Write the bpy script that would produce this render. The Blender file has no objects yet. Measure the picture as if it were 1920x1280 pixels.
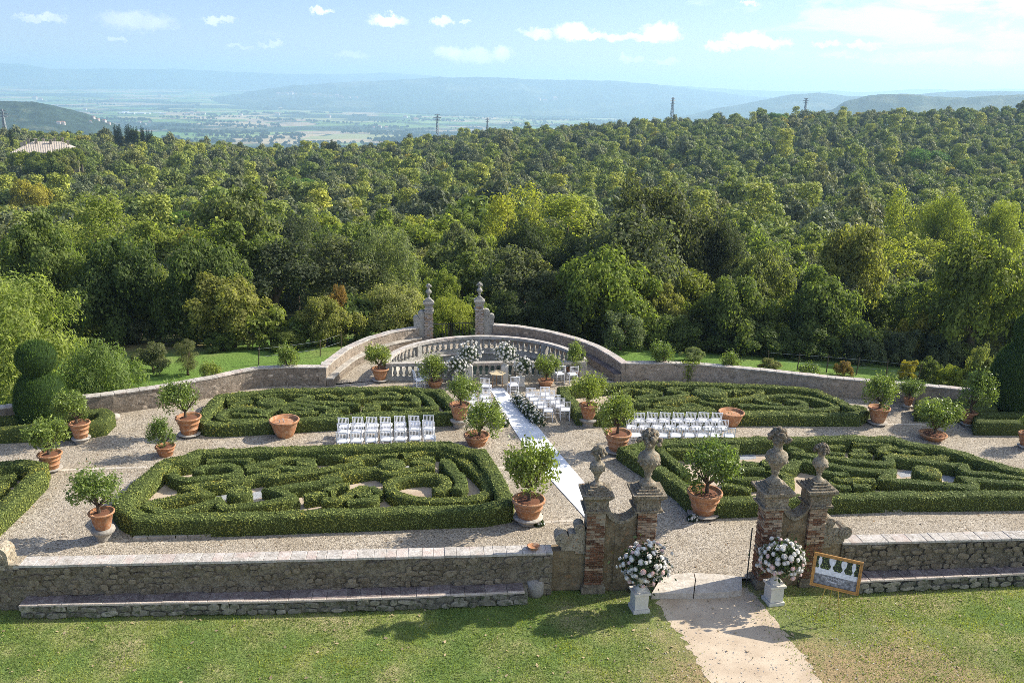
import bpy, math, random
import numpy as np
from mathutils import Vector, Matrix
rnd = random.Random(7); RG = np.random.default_rng(11)
SC = bpy.context.scene; COL = SC.collection

# ------------------------------------------------------------------ camera
FPX, HY, CAMH = 1650.0, 170.0, 13.6
PITCH = math.atan((640 - HY) / FPX); ROLL = math.radians(1.3)
_cp, _sp = math.cos(PITCH), math.sin(PITCH)
CF = Vector((0, _cp, -_sp)); _u0 = Vector((0, _sp, _cp)); _r0 = Vector((1, 0, 0))
CR = math.cos(ROLL) * _r0 + math.sin(ROLL) * _u0
CU = -math.sin(ROLL) * _r0 + math.cos(ROLL) * _u0
CP = Vector((0, 0, CAMH))
cam = bpy.data.cameras.new('camera'); cam.lens = 36.0 * FPX / 1920.0; cam.sensor_width = 36.0
cam.clip_start = 0.5; cam.clip_end = 60000
camo = bpy.data.objects.new('camera', cam); COL.objects.link(camo)
camo.matrix_world = Matrix(((CR.x, CU.x, -CF.x, CP.x), (CR.y, CU.y, -CF.y, CP.y), (CR.z, CU.z, -CF.z, CP.z), (0, 0, 0, 1)))
SC.camera = camo

def ray(px, py):
    return CF + CR * ((px - 960) / FPX) - CU * ((py - 640) / FPX)
def W(px, py, z=0.0):
    "point of the photograph (1920 wide) brought down to the level z"
    d = ray(px, py); t = (z - CAMH) / d.z
    return Vector((d.x * t, d.y * t, z))
def WD(px, py, dist):
    "point seen at a pixel at a given horizontal distance"
    d = ray(px, py); t = dist / math.hypot(d.x, d.y)
    return CP + d * t
def PJ(P):
    v = Vector(P) - CP; d = v.dot(CF)
    return 960 + FPX * v.dot(CR) / d, 640 - FPX * v.dot(CU) / d

# ------------------------------------------------------------------ light
SUN_EL, SUN_AZ = math.radians(34.0), math.radians(68.0)   # azimuth clockwise from +Y
sd = Vector((math.sin(SUN_AZ) * math.cos(SUN_EL), math.cos(SUN_AZ) * math.cos(SUN_EL), math.sin(SUN_EL)))
sl = bpy.data.lights.new('sun', 'SUN'); sl.energy = 5.0; sl.angle = math.radians(0.55); sl.color = (1.0, 0.93, 0.82)
so = bpy.data.objects.new('sun', sl); COL.objects.link(so)
so.rotation_euler = sd.to_track_quat('Z', 'Y').to_euler()
SC.view_settings.view_transform = 'Standard'; SC.view_settings.look = 'None'
SC.view_settings.gamma = 1.0; SC.view_settings.exposure = 0.78
SC.view_settings.use_curve_mapping = False
SC.cycles.use_denoising = False; SC.cycles.filter_width = 0.8
SC.cycles.max_bounces = 6; SC.cycles.diffuse_bounces = 3; SC.cycles.glossy_bounces = 2
SC.cycles.transmission_bounces = 3; SC.cycles.volume_bounces = 2; SC.cycles.transparent_max_bounces = 8
SC.cycles.sample_clamp_indirect = 6.0

# ------------------------------------------------------------------ node helper
class NT:
    def __init__(s, tree): s.t = tree; s.n = tree.nodes; s.l = tree.links
    def new(s, typ, **kw):
        nd = s.n.new(typ)
        for k, v in kw.items():
            if k[0] == 'i' and k[1:].isdigit():
                s.put(nd.inputs[int(k[1:])], v)
            else: setattr(nd, k, v)
        return nd
    def put(s, sock, v):
        if hasattr(v, 'is_output') or isinstance(v, bpy.types.NodeSocket): s.l.new(v, sock)
        else:
            try: sock.default_value = v
            except Exception:
                sock.default_value = tuple(v) + (1.0,)
    def math(s, op, a, b=0.0, c=None, clamp=False):
        nd = s.new('ShaderNodeMath', operation=op, use_clamp=clamp); s.put(nd.inputs[0], a); s.put(nd.inputs[1], b)
        if c is not None: s.put(nd.inputs[2], c)
        return nd.outputs[0]
    def mix(s, f, a, b, blend='MIX'):
        nd = s.new('ShaderNodeMix', data_type='RGBA', blend_type=blend)
        s.put(nd.inputs[0], f); s.put(nd.inputs[6], a if hasattr(a, 'is_output') else tuple(a)[:3] + (1.0,)); s.put(nd.inputs[7], b if hasattr(b, 'is_output') else tuple(b)[:3] + (1.0,))
        return nd.outputs[2]
    def ramp(s, f, pts, interp='LINEAR'):
        nd = s.new('ShaderNodeValToRGB'); r = nd.color_ramp; r.interpolation = interp
        while len(r.elements) < len(pts): r.elements.new(0.5)
        for e, (p, c) in zip(r.elements, pts):
            e.position = p; e.color = (c, c, c, 1) if isinstance(c, (int, float)) else tuple(c)[:3] + (1,)
        s.put(nd.inputs[0], f); return nd.outputs[0]
    def noise(s, vec, scale, detail=3.0, rough=0.55, dist=0.0, out=0):
        nd = s.new('ShaderNodeTexNoise'); s.put(nd.inputs['Vector'], vec)
        nd.inputs['Scale'].default_value = scale; nd.inputs['Detail'].default_value = detail
        nd.inputs['Roughness'].default_value = rough; nd.inputs['Distortion'].default_value = dist
        return nd.outputs[out]
    def voro(s, vec, scale, feature='F1', out=0, rand=1.0):
        nd = s.new('ShaderNodeTexVoronoi', feature=feature); s.put(nd.inputs['Vector'], vec)
        nd.inputs['Scale'].default_value = scale; nd.inputs['Randomness'].default_value = rand
        return nd.outputs[out]
    def mr(s, v, a, b, c=0.0, d=1.0, smooth=False):
        nd = s.new('ShaderNodeMapRange', interpolation_type='SMOOTHSTEP' if smooth else 'LINEAR')
        s.put(nd.inputs[0], v); s.put(nd.inputs[1], a); s.put(nd.inputs[2], b); s.put(nd.inputs[3], c); s.put(nd.inputs[4], d)
        return nd.outputs[0]

# ------------------------------------------------------------------ sky
def build_world():
    w = bpy.data.worlds.new('World'); SC.world = w; w.use_nodes = True
    n = NT(w.node_tree); w.node_tree.nodes.clear()
    sky = n.new('ShaderNodeTexSky', sky_type='NISHITA'); sky.sun_disc = False
    sky.sun_elevation = SUN_EL; sky.sun_rotation = SUN_AZ
    sky.air_density = 1.0; sky.dust_density = 0.6; sky.ozone_density = 2.0; sky.altitude = 300
    tc = n.new('ShaderNodeTexCoord').outputs['Generated']
    sep = n.new('ShaderNodeSeparateXYZ'); n.put(sep.inputs[0], tc)
    x, y, z = sep.outputs
    az = n.math('ARCTAN2', x, y); el = n.math('ARCSINE', n.math('MINIMUM', n.math('MAXIMUM', z, -1.0), 1.0))
    cmb = n.new('ShaderNodeCombineXYZ'); n.put(cmb.inputs[0], az); n.put(cmb.inputs[1], el)
    v = cmb.outputs[0]
    def azel(px, py):
        d = ray(px, py).normalized(); return math.atan2(d.x, d.y), math.asin(d.z)
    # small cumulus low over the horizon: (px, py, half width px, half height px, strength)
    clouds = [(1075, 60, 34, 17, 1), (1100, 68, 45, 9, 1), (1160, 70, 60, 8, .75), (1240, 62, 36, 16, .95), (1215, 70, 40, 8, .8), (1010, 62, 34, 10, .6),
              (1400, 74, 40, 14, .9), (1440, 82, 42, 9, .85), (1350, 88, 32, 9, .8), (727, 38, 38, 10, .75), (828, 42, 20, 9, .6), (874, 42, 10, 5, .5),
              (845, 98, 34, 12, .6), (885, 104, 60, 14, .5), (940, 100, 22, 14, .6), (1550, 84, 26, 6, .55), (1620, 86, 34, 6, .55), (1575, 105, 30, 6, .4),
              (408, 39, 34, 6, .45), (600, 22, 14, 6, .6), (80, 33, 36, 7, .4), (260, 40, 60, 16, .3), (218, 73, 16, 5, .35), (510, 83, 22, 5, .4), (660, 103, 34, 7, .3),
              (1180, 110, 26, 7, .35), (1245, 114, 30, 6, .4), (1760, 108, 110, 12, .35), (1880, 108, 70, 14, .4), (1660, 112, 40, 8, .3), (450, 90, 26, 5, .25), (1405, 8, 14, 5, .5)]
    wob = n.new('ShaderNodeVectorMath', operation='SUBTRACT'); n.put(wob.inputs[0], n.noise(v, 75.0, 7, 0.68, out=1)); wob.inputs[1].default_value = (.5, .5, .5)
    wsc = n.new('ShaderNodeVectorMath', operation='MULTIPLY'); n.put(wsc.inputs[0], wob.outputs[0]); wsc.inputs[1].default_value = (0.040, 0.024, 0)
    vv = n.new('ShaderNodeVectorMath', operation='ADD'); n.put(vv.inputs[0], v); n.put(vv.inputs[1], wsc.outputs[0]); vv = vv.outputs[0]
    tot = None; low = None
    for (cx, cy, hw, hh, st) in clouds:
        a, e = azel(cx, cy)
        sb = n.new('ShaderNodeVectorMath', operation='SUBTRACT'); n.put(sb.inputs[0], vv); sb.inputs[1].default_value = (a, e, 0)
        ml = n.new('ShaderNodeVectorMath', operation='MULTIPLY'); n.put(ml.inputs[0], sb.outputs[0]); ml.inputs[1].default_value = (1650 / hw, 1650 / hh, 0)
        ln = n.new('ShaderNodeVectorMath', operation='LENGTH'); n.put(ln.inputs[0], ml.outputs[0])
        m = n.mr(ln.outputs['Value'], 1.2, 0.5, 0.0, min(1.0, st * 1.1), True)
        tot = m if tot is None else n.math('MAXIMUM', tot, m)
    # high thin cloud, thicker towards the upper right
    sv = n.new('ShaderNodeVectorMath', operation='MULTIPLY'); n.put(sv.inputs[0], v); sv.inputs[1].default_value = (1.0, 3.6, 1.0)
    c1 = n.noise(sv.outputs[0], 9.0, 7, 0.62, 0.4)
    rx = n.mr(az, 0.12, 0.42, 0.0, 1.0, True); ry = n.mr(el, 0.015, 0.075, 0.0, 1.0, True)
    reg = n.math('MULTIPLY', rx, ry)
    thr = n.mr(reg, 0.0, 1.0, 0.62, 0.36)
    ci = n.math('MULTIPLY', n.mr(n.math('SUBTRACT', c1, thr), 0.0, 0.14, 0.0, 0.72, True), n.mr(reg, 0, 1, 0.35, 1.0))
    ci = n.math('MULTIPLY', ci, n.mr(el, -0.01, 0.03, 0, 1))
    base = n.mix(1.0, sky.outputs[0], (0.88, .89, 1.22), 'MULTIPLY')
    col = n.mix(n.math('MULTIPLY', ci, 1.0), base, (9.3, 9.9, 10.4))
    shade = n.mr(n.noise(v, 60, 4), 0.35, 0.65, 0.82, 1.08)
    cc = n.new('ShaderNodeVectorMath', operation='SCALE'); cc.inputs[0].default_value = (11.6, 11.5, 11.6); n.put(cc.inputs['Scale'], shade)
    col = n.mix(tot, col, cc.outputs[0])
    bg = n.new('ShaderNodeBackground'); n.put(bg.inputs[0], col); bg.inputs[1].default_value = 0.089
    out = n.new('ShaderNodeOutputWorld'); n.l.new(bg.outputs[0], out.inputs[0])
build_world()

# ------------------------------------------------------------------ materials
def new_mat(name):
    m = bpy.data.materials.new(name); m.use_nodes = True; n = NT(m.node_tree)
    b = m.node_tree.nodes['Principled BSDF']; return m, n, b
def finish(n, b, col, rough=0.8, bump=None, bd=0.01, spec=0.3, bs=0.6):
    n.put(b.inputs['Base Color'], col if hasattr(col, 'is_output') else tuple(col)[:3] + (1,))
    n.put(b.inputs['Roughness'], rough); b.inputs['Specular IOR Level'].default_value = spec
    if bump is not None:
        bn = n.new('ShaderNodeBump'); n.put(bn.inputs['Height'], bump); bn.inputs['Distance'].default_value = bd
        bn.inputs['Strength'].default_value = bs; n.l.new(bn.outputs[0], b.inputs['Normal'])
def obco(n): return n.new('ShaderNodeTexCoord').outputs['Object']
def wco(n): return n.new('ShaderNodeNewGeometry').outputs['Position']

def m_gravel():
    m, n, b = new_mat('gravel'); p = wco(n)
    cell = n.voro(p, 26.0, out=1); sepc = n.new('ShaderNodeSeparateColor'); n.put(sepc.inputs[0], cell)
    c = n.ramp(sepc.outputs[0], [(0, (.15, .125, .095)), (.25, (.33, .28, .21)), (.6, (.49, .42, .32)), (.85, (.62, .55, .44)), (1, (.36, .32, .27))])
    big = n.noise(p, 0.55, 4, .6); c = n.mix(n.mr(big, .4, .68), c, n.mix(1, c, (.86, .83, .78), 'MULTIPLY'))
    fine = n.noise(p, 60, 2); c = n.mix(.5, c, n.mix(1.0, c, n.ramp(fine, [(.3, .45), (.7, 1.35)]), 'MULTIPLY'))
    d = n.voro(p, 26.0)
    tr_ = n.noise(p, .28, 5, .62, .8); c = n.mix(n.mr(tr_, .50, .66, 0, .35), c, (.30, .25, .185)); lit = n.voro(p, 5.5); c = n.mix(n.math('MULTIPLY', n.mr(lit, .045, .06, 1, 0), n.mr(n.noise(p, .5, 3), .45, .6)), c, (.16, .10, .05))
    weed = n.mr(n.math('ADD', n.noise(p, 1.3, 5, .7), n.math('MULTIPLY', n.noise(p, 30, 2), .25)), .78, .86, 0, .5)
    c = n.mix(weed, c, (.13, .14, .06))
    finish(n, b, c, .9, n.math('MULTIPLY', n.math('ADD', d, fine), -1), .02, .2, .9); return m
def m_grass(name, field=False):
    m, n, b = new_mat(name); p = wco(n)
    a = n.noise(p, .55 if not field else .18, 5, .65); f = n.noise(p, 22, 4, .7); g = n.noise(p, 5, 4, .65)
    if field:
        c = n.ramp(a, [(.3, (.060, .135, .022)), (.55, (.085, .175, .03)), (.75, (.15, .17, .05))])
    else:
        c = n.ramp(a, [(.30, (.105, .175, .04)), (.46, (.15, .215, .055)), (.56, (.24, .265, .09)), (.70, (.38, .33, .17))])
        sx = n.new('ShaderNodeSeparateXYZ'); n.put(sx.inputs[0], p)
        # dry, trodden grass round the path from the gate
        dry = n.math('MULTIPLY', n.mr(n.math('ABSOLUTE', n.math('SUBTRACT', sx.outputs[0], 8.2)), 6.5, 2.0, 0, 1, True), n.mr(sx.outputs[1], 21.2, 18.8, .25, 1, True))
        dry = n.math('MULTIPLY', dry, n.mr(n.math('ADD', a, n.math('MULTIPLY', g, .5)), .5, .85, .35, 1.3), clamp=True)
        c = n.mix(dry, c, (.34, .25, .13))
    c = n.mix(.75, c, n.mix(1.0, c, n.ramp(f, [(.3, .35), (.55, 1.0), (.72, 1.6)]), 'MULTIPLY'))
    finish(n, b, c, .9, n.math('ADD', f, g), .05, .15, .8); return m
def m_dirt():
    m, n, b = new_mat('packed_earth'); p = wco(n)
    a = n.noise(p, 1.1, 5, .6); f = n.noise(p, 45, 3, .7)
    c = n.ramp(a, [(.3, (.42, .325, .225)), (.55, (.53, .43, .31)), (.75, (.60, .51, .38))])
    pb = n.voro(p, 16.0); sp = n.mr(pb, .10, .2, .45, 1)
    c = n.mix(1.0, c, n.mix(n.mr(n.noise(p, 3, 3), .4, .6), (1, 1, 1), n.ramp(sp, [(0, 0), (1, 1)])), 'MULTIPLY')
    c = n.mix(.4, c, n.mix(1, c, n.ramp(f, [(.3, .6), (.7, 1.3)]), 'MULTIPLY'))
    finish(n, b, c, .9, f, .01, .2, .5); return m
def m_stone(name, cols, scale=1.0, pink=0.0, lichen=(.42, .42, .36), lam=.35, dark=(.05, .05, .045), dam=.4, orange=0.0, bd=.02, rnd_amt=.35, local=False):
    "weathered stone: base colours, pale lichen, black crust, a few orange spots"
    m, n, b = new_mat(name); p = obco(n) if local else wco(n)
    a = n.noise(p, 2.2 * scale, 5, .65); f = n.noise(p, 16 * scale, 4, .7); h = n.noise(p, 5.5 * scale, 4, .7, .4)
    c = n.ramp(a, [(.3, cols[0]), (.5, cols[1]), (.7, cols[2])])
    oi = n.new('ShaderNodeObjectInfo').outputs['Random']
    c = n.mix(1.0, c, n.ramp(oi, [(0, 1 - rnd_amt), (.5, 1.0), (1, 1 + rnd_amt)]), 'MULTIPLY')
    c = n.mix(n.mr(h, .5, .62, 0, dam), c, dark)
    c = n.mix(n.mr(n.noise(p, 9 * scale, 3, .6, .6), .56, .64, 0, lam), c, lichen)
    if pink: c = n.mix(n.mr(n.noise(p, 1.1, 5, .65), .56, .64, 0, pink), c, (.50, .27, .20))
    if orange: c = n.mix(n.mr(n.noise(p, 4 * scale, 4, .6), .6, .68, 0, orange), c, (.50, .20, .05))
    c = n.mix(.6, c, n.mix(1, c, n.ramp(f, [(.28, .45), (.7, 1.4)]), 'MULTIPLY'))
    finish(n, b, c, .92, n.math('ADD', n.math('MULTIPLY', f, .6), h), bd, .15, .8); return m
def m_flat(name, col, rough=.6, spec=.4, var=.12, sc=20, bd=.002, metal=0):
    m, n, b = new_mat(name); p = obco(n); f = n.noise(p, sc, 4, .6)
    c = n.mix(1.0, col, n.ramp(f, [(.3, 1 - var), (.7, 1 + var)]), 'MULTIPLY')
    finish(n, b, c, rough, f, bd, spec, .4); b.inputs['Metallic'].default_value = metal; return m
def m_terra():
    m, n, b = new_mat('terracotta'); p = obco(n)
    a = n.noise(p, 3.5, 4, .6); f = n.noise(p, 30, 4, .6); oi = n.new('ShaderNodeObjectInfo').outputs['Random']
    c = n.ramp(a, [(.3, (.30, .12, .055)), (.5, (.40, .185, .085)), (.7, (.47, .27, .15))])
    c = n.mix(1.0, c, n.ramp(oi, [(0, (.82, .76, .70)), (.5, (1, 1, 1)), (1, (1.08, 1.15, 1.2))]), 'MULTIPLY')
    c = n.mix(n.mr(n.noise(p, 6, 5, .7, .8), .52, .66, 0, .7), c, (.48, .39, .30))
    c = n.mix(n.mr(n.noise(p, 4.2, 5, .7), .56, .68, 0, .75), c, (.13, .075, .045))
    finish(n, b, c, .85, f, .004, .2, .5); return m
def m_leaf(name, col=None, var=.45, trans=.3, rough=.5, spec=.35, yellow=.25, big=.0):
    "foliage; colour from the object unless given; every leaf differs a little"
    m = bpy.data.materials.new(name); m.use_nodes = True; n = NT(m.node_tree); nt = m.node_tree
    b = nt.nodes['Principled BSDF']; out = nt.nodes['Material Output']
    oi = n.new('ShaderNodeObjectInfo')
    base = oi.outputs['Color'] if col is None else None
    isl = n.new('ShaderNodeNewGeometry').outputs['Random Per Island']
    rm = n.ramp(isl, [(0, 1 - var), (.5, 1), (1, 1 + var)])
    c = n.mix(1.0, base if base is not None else col, rm, 'MULTIPLY')
    c = n.mix(n.mr(isl, .8, 1.0, 0, yellow), c, n.mix(1.0, c, (1.9, 1.6, .8), 'MULTIPLY'))
    orr = n.ramp(oi.outputs['Random'], [(0, (.78, .84, .9)), (.5, (1, 1, 1)), (1, (1.25, 1.14, .95))])
    c = n.mix(1.0, c, orr, 'MULTIPLY')
    if big:
        nz = n.noise(wco(n), big, 4, .6); c = n.mix(1.0, c, n.ramp(nz, [(.3, (.66, .72, .72)), (.52, (1, 1, 1)), (.66, (1.3, 1.15, .85)), (.74, (1.7, 1.05, .8))]), 'MULTIPLY')
    n.put(b.inputs['Base Color'], c); b.inputs['Roughness'].default_value = rough; b.inputs['Specular IOR Level'].default_value = spec
    tr = n.new('ShaderNodeBsdfTranslucent'); n.put(tr.inputs[0], n.mix(1.0, c, (1.25, 1.35, .6), 'MULTIPLY'))
    mx = n.new('ShaderNodeMixShader'); mx.inputs[0].default_value = trans
    n.l.new(b.outputs[0], mx.inputs[1]); n.l.new(tr.outputs[0], mx.inputs[2]); n.l.new(mx.outputs[0], out.inputs[0])
    return m

M = {}
M['gravel'] = m_gravel(); M['lawn'] = m_grass('lawn_turf'); M['field'] = m_grass('meadow', True); M['dirt'] = m_dirt()
M['rubble'] = m_stone('old_wall_stone', [(.155, .122, .08), (.225, .18, .12), (.285, .24, .165)], 2.0, lichen=(.36, .33, .25), lam=.5, dam=.65, bd=.05, rnd_amt=.22)
M['mortar'] = m_stone('wall_mortar', [(.15, .12, .08), (.215, .178, .12), (.275, .235, .165)], 2.1, lichen=(.38, .35, .27), lam=.55, dam=.6, bd=.10)
M['rubble_back'] = m_stone('pale_wall_stone', [(.25, .20, .15), (.34, .275, .21), (.42, .36, .29)], 1.2, lichen=(.5, .47, .4), lam=.35, dam=.35, rnd_amt=.45)
M['mortar_back'] = m_stone('pale_wall_mortar', [(.22, .175, .13), (.31, .25, .19), (.36, .30, .24)], 1.6, lam=.3, dam=.45, bd=.05)
M['coping'] = m_stone('coping_stone', [(.37, .33, .28), (.46, .42, .365), (.54, .50, .45)], 1.1, pink=.22, lichen=(.60, .57, .52), lam=.5, dark=(.17, .15, .12), dam=.5, rnd_amt=.05)
M['coping_pink'] = m_stone('pink_coping_stone', [(.44, .35, .30), (.49, .42, .36), (.55, .50, .45)], 1.8, lichen=(.60, .56, .51), lam=.5, dark=(.25, .17, .14), dam=.2, rnd_amt=.12)
M['slab'] = m_stone('shaded_bench_stone', [(.12, .095, .095), (.19, .15, .145), (.27, .235, .22)], 2.2, lam=.4, dam=.5, rnd_amt=.3)  # shade lying on the bench seats is put into this darker colour
M['slab_sunlit'] = m_stone('sunlit_lip_stone', [(.44, .36, .29), (.52, .44, .36), (.58, .50, .43)], 1.6, lam=.2, dam=.12, rnd_amt=.12)  # sunlight on the bench lip is put into this paler colour
M['mossy'] = m_stone('mossy_stone', [(.13, .12, .085), (.21, .19, .145), (.30, .275, .22)], 1.5, lichen=(.33, .32, .25), lam=.4, dark=(.04, .06, .018), dam=.75, rnd_amt=.4)
M['cap'] = m_stone('crusted_cap_stone', [(.16, .13, .08), (.26, .215, .145), (.36, .31, .23)], 3.4, lichen=(.52, .50, .43), lam=.55, dark=(.035, .033, .03), dam=.85, orange=.35, bd=.05, rnd_amt=.15)
M['urn'] = m_stone('lichen_urn_stone', [(.22, .18, .12), (.34, .285, .20), (.46, .40, .30)], 3.4, lichen=(.56, .53, .45), lam=.45, dark=(.045, .043, .04), dam=.75, orange=.45, bd=.03, rnd_amt=.15)
M['plaster'] = m_stone('stained_plaster', [(.14, .105, .06), (.22, .165, .095), (.29, .225, .14)], 1.8, lichen=(.36, .33, .24), lam=.35, dark=(.06, .05, .035), dam=.5, orange=.25, rnd_amt=.05)
M['brick'] = m_stone('weathered_brick', [(.10, .045, .025), (.17, .075, .04), (.23, .12, .065)], 5.0, lichen=(.40, .33, .22), lam=.7, dark=(.05, .035, .025), dam=.35, rnd_amt=.4)
M['brick_pale'] = m_stone('limewashed_brick', [(.28, .16, .09), (.36, .25, .16), (.46, .38, .27)], 4.0, lichen=(.50, .44, .33), lam=.6, dark=(.07, .05, .035), dam=.35, rnd_amt=.3)
M['brick_grey'] = m_stone('greyed_brick', [(.30, .24, .20), (.38, .33, .29), (.46, .42, .37)], 3.0, lam=.4, dam=.3, rnd_amt=.25)
M['mortar_brick'] = m_stone('lime_mortar', [(.27, .22, .15), (.36, .30, .21), (.42, .36, .26)], 3.0, lam=.25, dam=.35, rnd_amt=.05)
M['balus'] = m_stone('balustrade_stone', [(.27, .255, .22), (.38, .36, .31), (.50, .47, .41)], 2.2, lichen=(.56, .53, .47), lam=.35, dark=(.10, .10, .095), dam=.45, rnd_amt=.12)
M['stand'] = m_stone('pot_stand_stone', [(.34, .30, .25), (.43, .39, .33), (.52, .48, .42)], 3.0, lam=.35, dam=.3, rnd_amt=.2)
M['threshold'] = m_stone('threshold_stone', [(.46, .40, .32), (.54, .48, .39), (.60, .54, .46)], .8, lichen=(.62, .58, .52), lam=.3, dark=(.3, .25, .19), dam=.3, rnd_amt=.1)
M['plinth'] = m_flat('cast_stone', (.62, .58, .50), .75, .3, .08, 9, .004)
M['terra'] = m_terra(); M['soil'] = m_flat('potting_soil', (.16, .075, .045), .95, .1, .4, 40, .02)
M['bark'] = m_flat('bark', (.09, .07, .05), .9, .1, .35, 14, .02)
M['white'] = m_flat('white_lacquer', (.80, .80, .81), .35, .5, .02, 10, .0005)
M['cushion'] = m_flat('white_cushion', (.82, .82, .83), .8, .2, .03, 10, .002)
M['carpet'] = m_flat('white_carpet', (.74, .75, .77), .9, .1, .13, 2.2, .012)
M['wood'] = m_flat('table_wood', (.33, .19, .09), .5, .4, .2, 12, .001)
M['gold'] = m_flat('gilded_wood', (.42, .22, .055), .42, .5, .35, 14, .004, .25)
M['brass'] = m_flat('brass', (.45, .36, .10), .35, .5, .1, 14, .0005, .7)
M['iron'] = m_flat('dark_iron', (.03, .03, .032), .6, .4, .2, 20, .001)
M['galv'] = m_flat('galvanised_steel', (.30, .33, .35), .6, .4, .2, 20, .001)
M['rose'] = m_flat('white_rose_petals', (.80, .77, .70), .7, .2, .08, 60, .004)
M['rose_pink'] = m_flat('blush_rose_petals', (.78, .60, .55), .7, .2, .12, 60, .004)
M['hose'] = m_flat('grey_hose', (.35, .37, .38), .5, .4, .1, 20, .001)
M['leaf'] = m_leaf('tree_foliage', None, .42, .52, .6, .15, .25)
M['citrus'] = m_leaf('citrus_leaves', (.19, .245, .058), .5, .38, .42, .35, .35)
M['hedge_leaf'] = m_leaf('box_leaves', (.215, .255, .068), .34, .2, .6, .15, .03, big=1.3)
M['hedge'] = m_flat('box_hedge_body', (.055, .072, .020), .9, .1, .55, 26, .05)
M['topiary'] = m_leaf('cypress_topiary_leaves', (.085, .14, .030), .4, .25, .6, .2, .35)
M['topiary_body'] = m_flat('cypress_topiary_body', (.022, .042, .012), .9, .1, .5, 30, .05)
M['blade'] = m_leaf('grass_blades', (.205, .265, .08), .45, .4, .5, .3, .5, big=.6)
M['bouquet'] = m_leaf('bouquet_leaves', (.05, .08, .03), .4, .25, .5, .3, .2)

# ------------------------------------------------------------------ object helpers
def mk_mesh(name, V, Fq, mats, midx=None, smooth=False):
    me = bpy.data.meshes.new(name)
    V = np.asarray(V, dtype=np.float32)
    if isinstance(Fq, np.ndarray):
        nf, k = Fq.shape
        me.vertices.add(len(V)); me.vertices.foreach_set('co', V.ravel())
        me.loops.add(nf * k); me.loops.foreach_set('vertex_index', Fq.ravel().astype(np.int32))
        me.polygons.add(nf); me.polygons.foreach_set('loop_start', np.arange(0, nf * k, k, dtype=np.int32))
        try: me.polygons.foreach_set('loop_total', np.full(nf, k, dtype=np.int32))
        except Exception: pass
    else:
        me.from_pydata([tuple(v) for v in V], [], Fq)
    for m in mats: me.materials.append(m)
    if midx is not None: me.polygons.foreach_set('material_index', np.asarray(midx, dtype=np.int32))
    if smooth: me.polygons.foreach_set('use_smooth', np.ones(len(me.polygons), dtype=bool))
    me.update(calc_edges=True); return me
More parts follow.
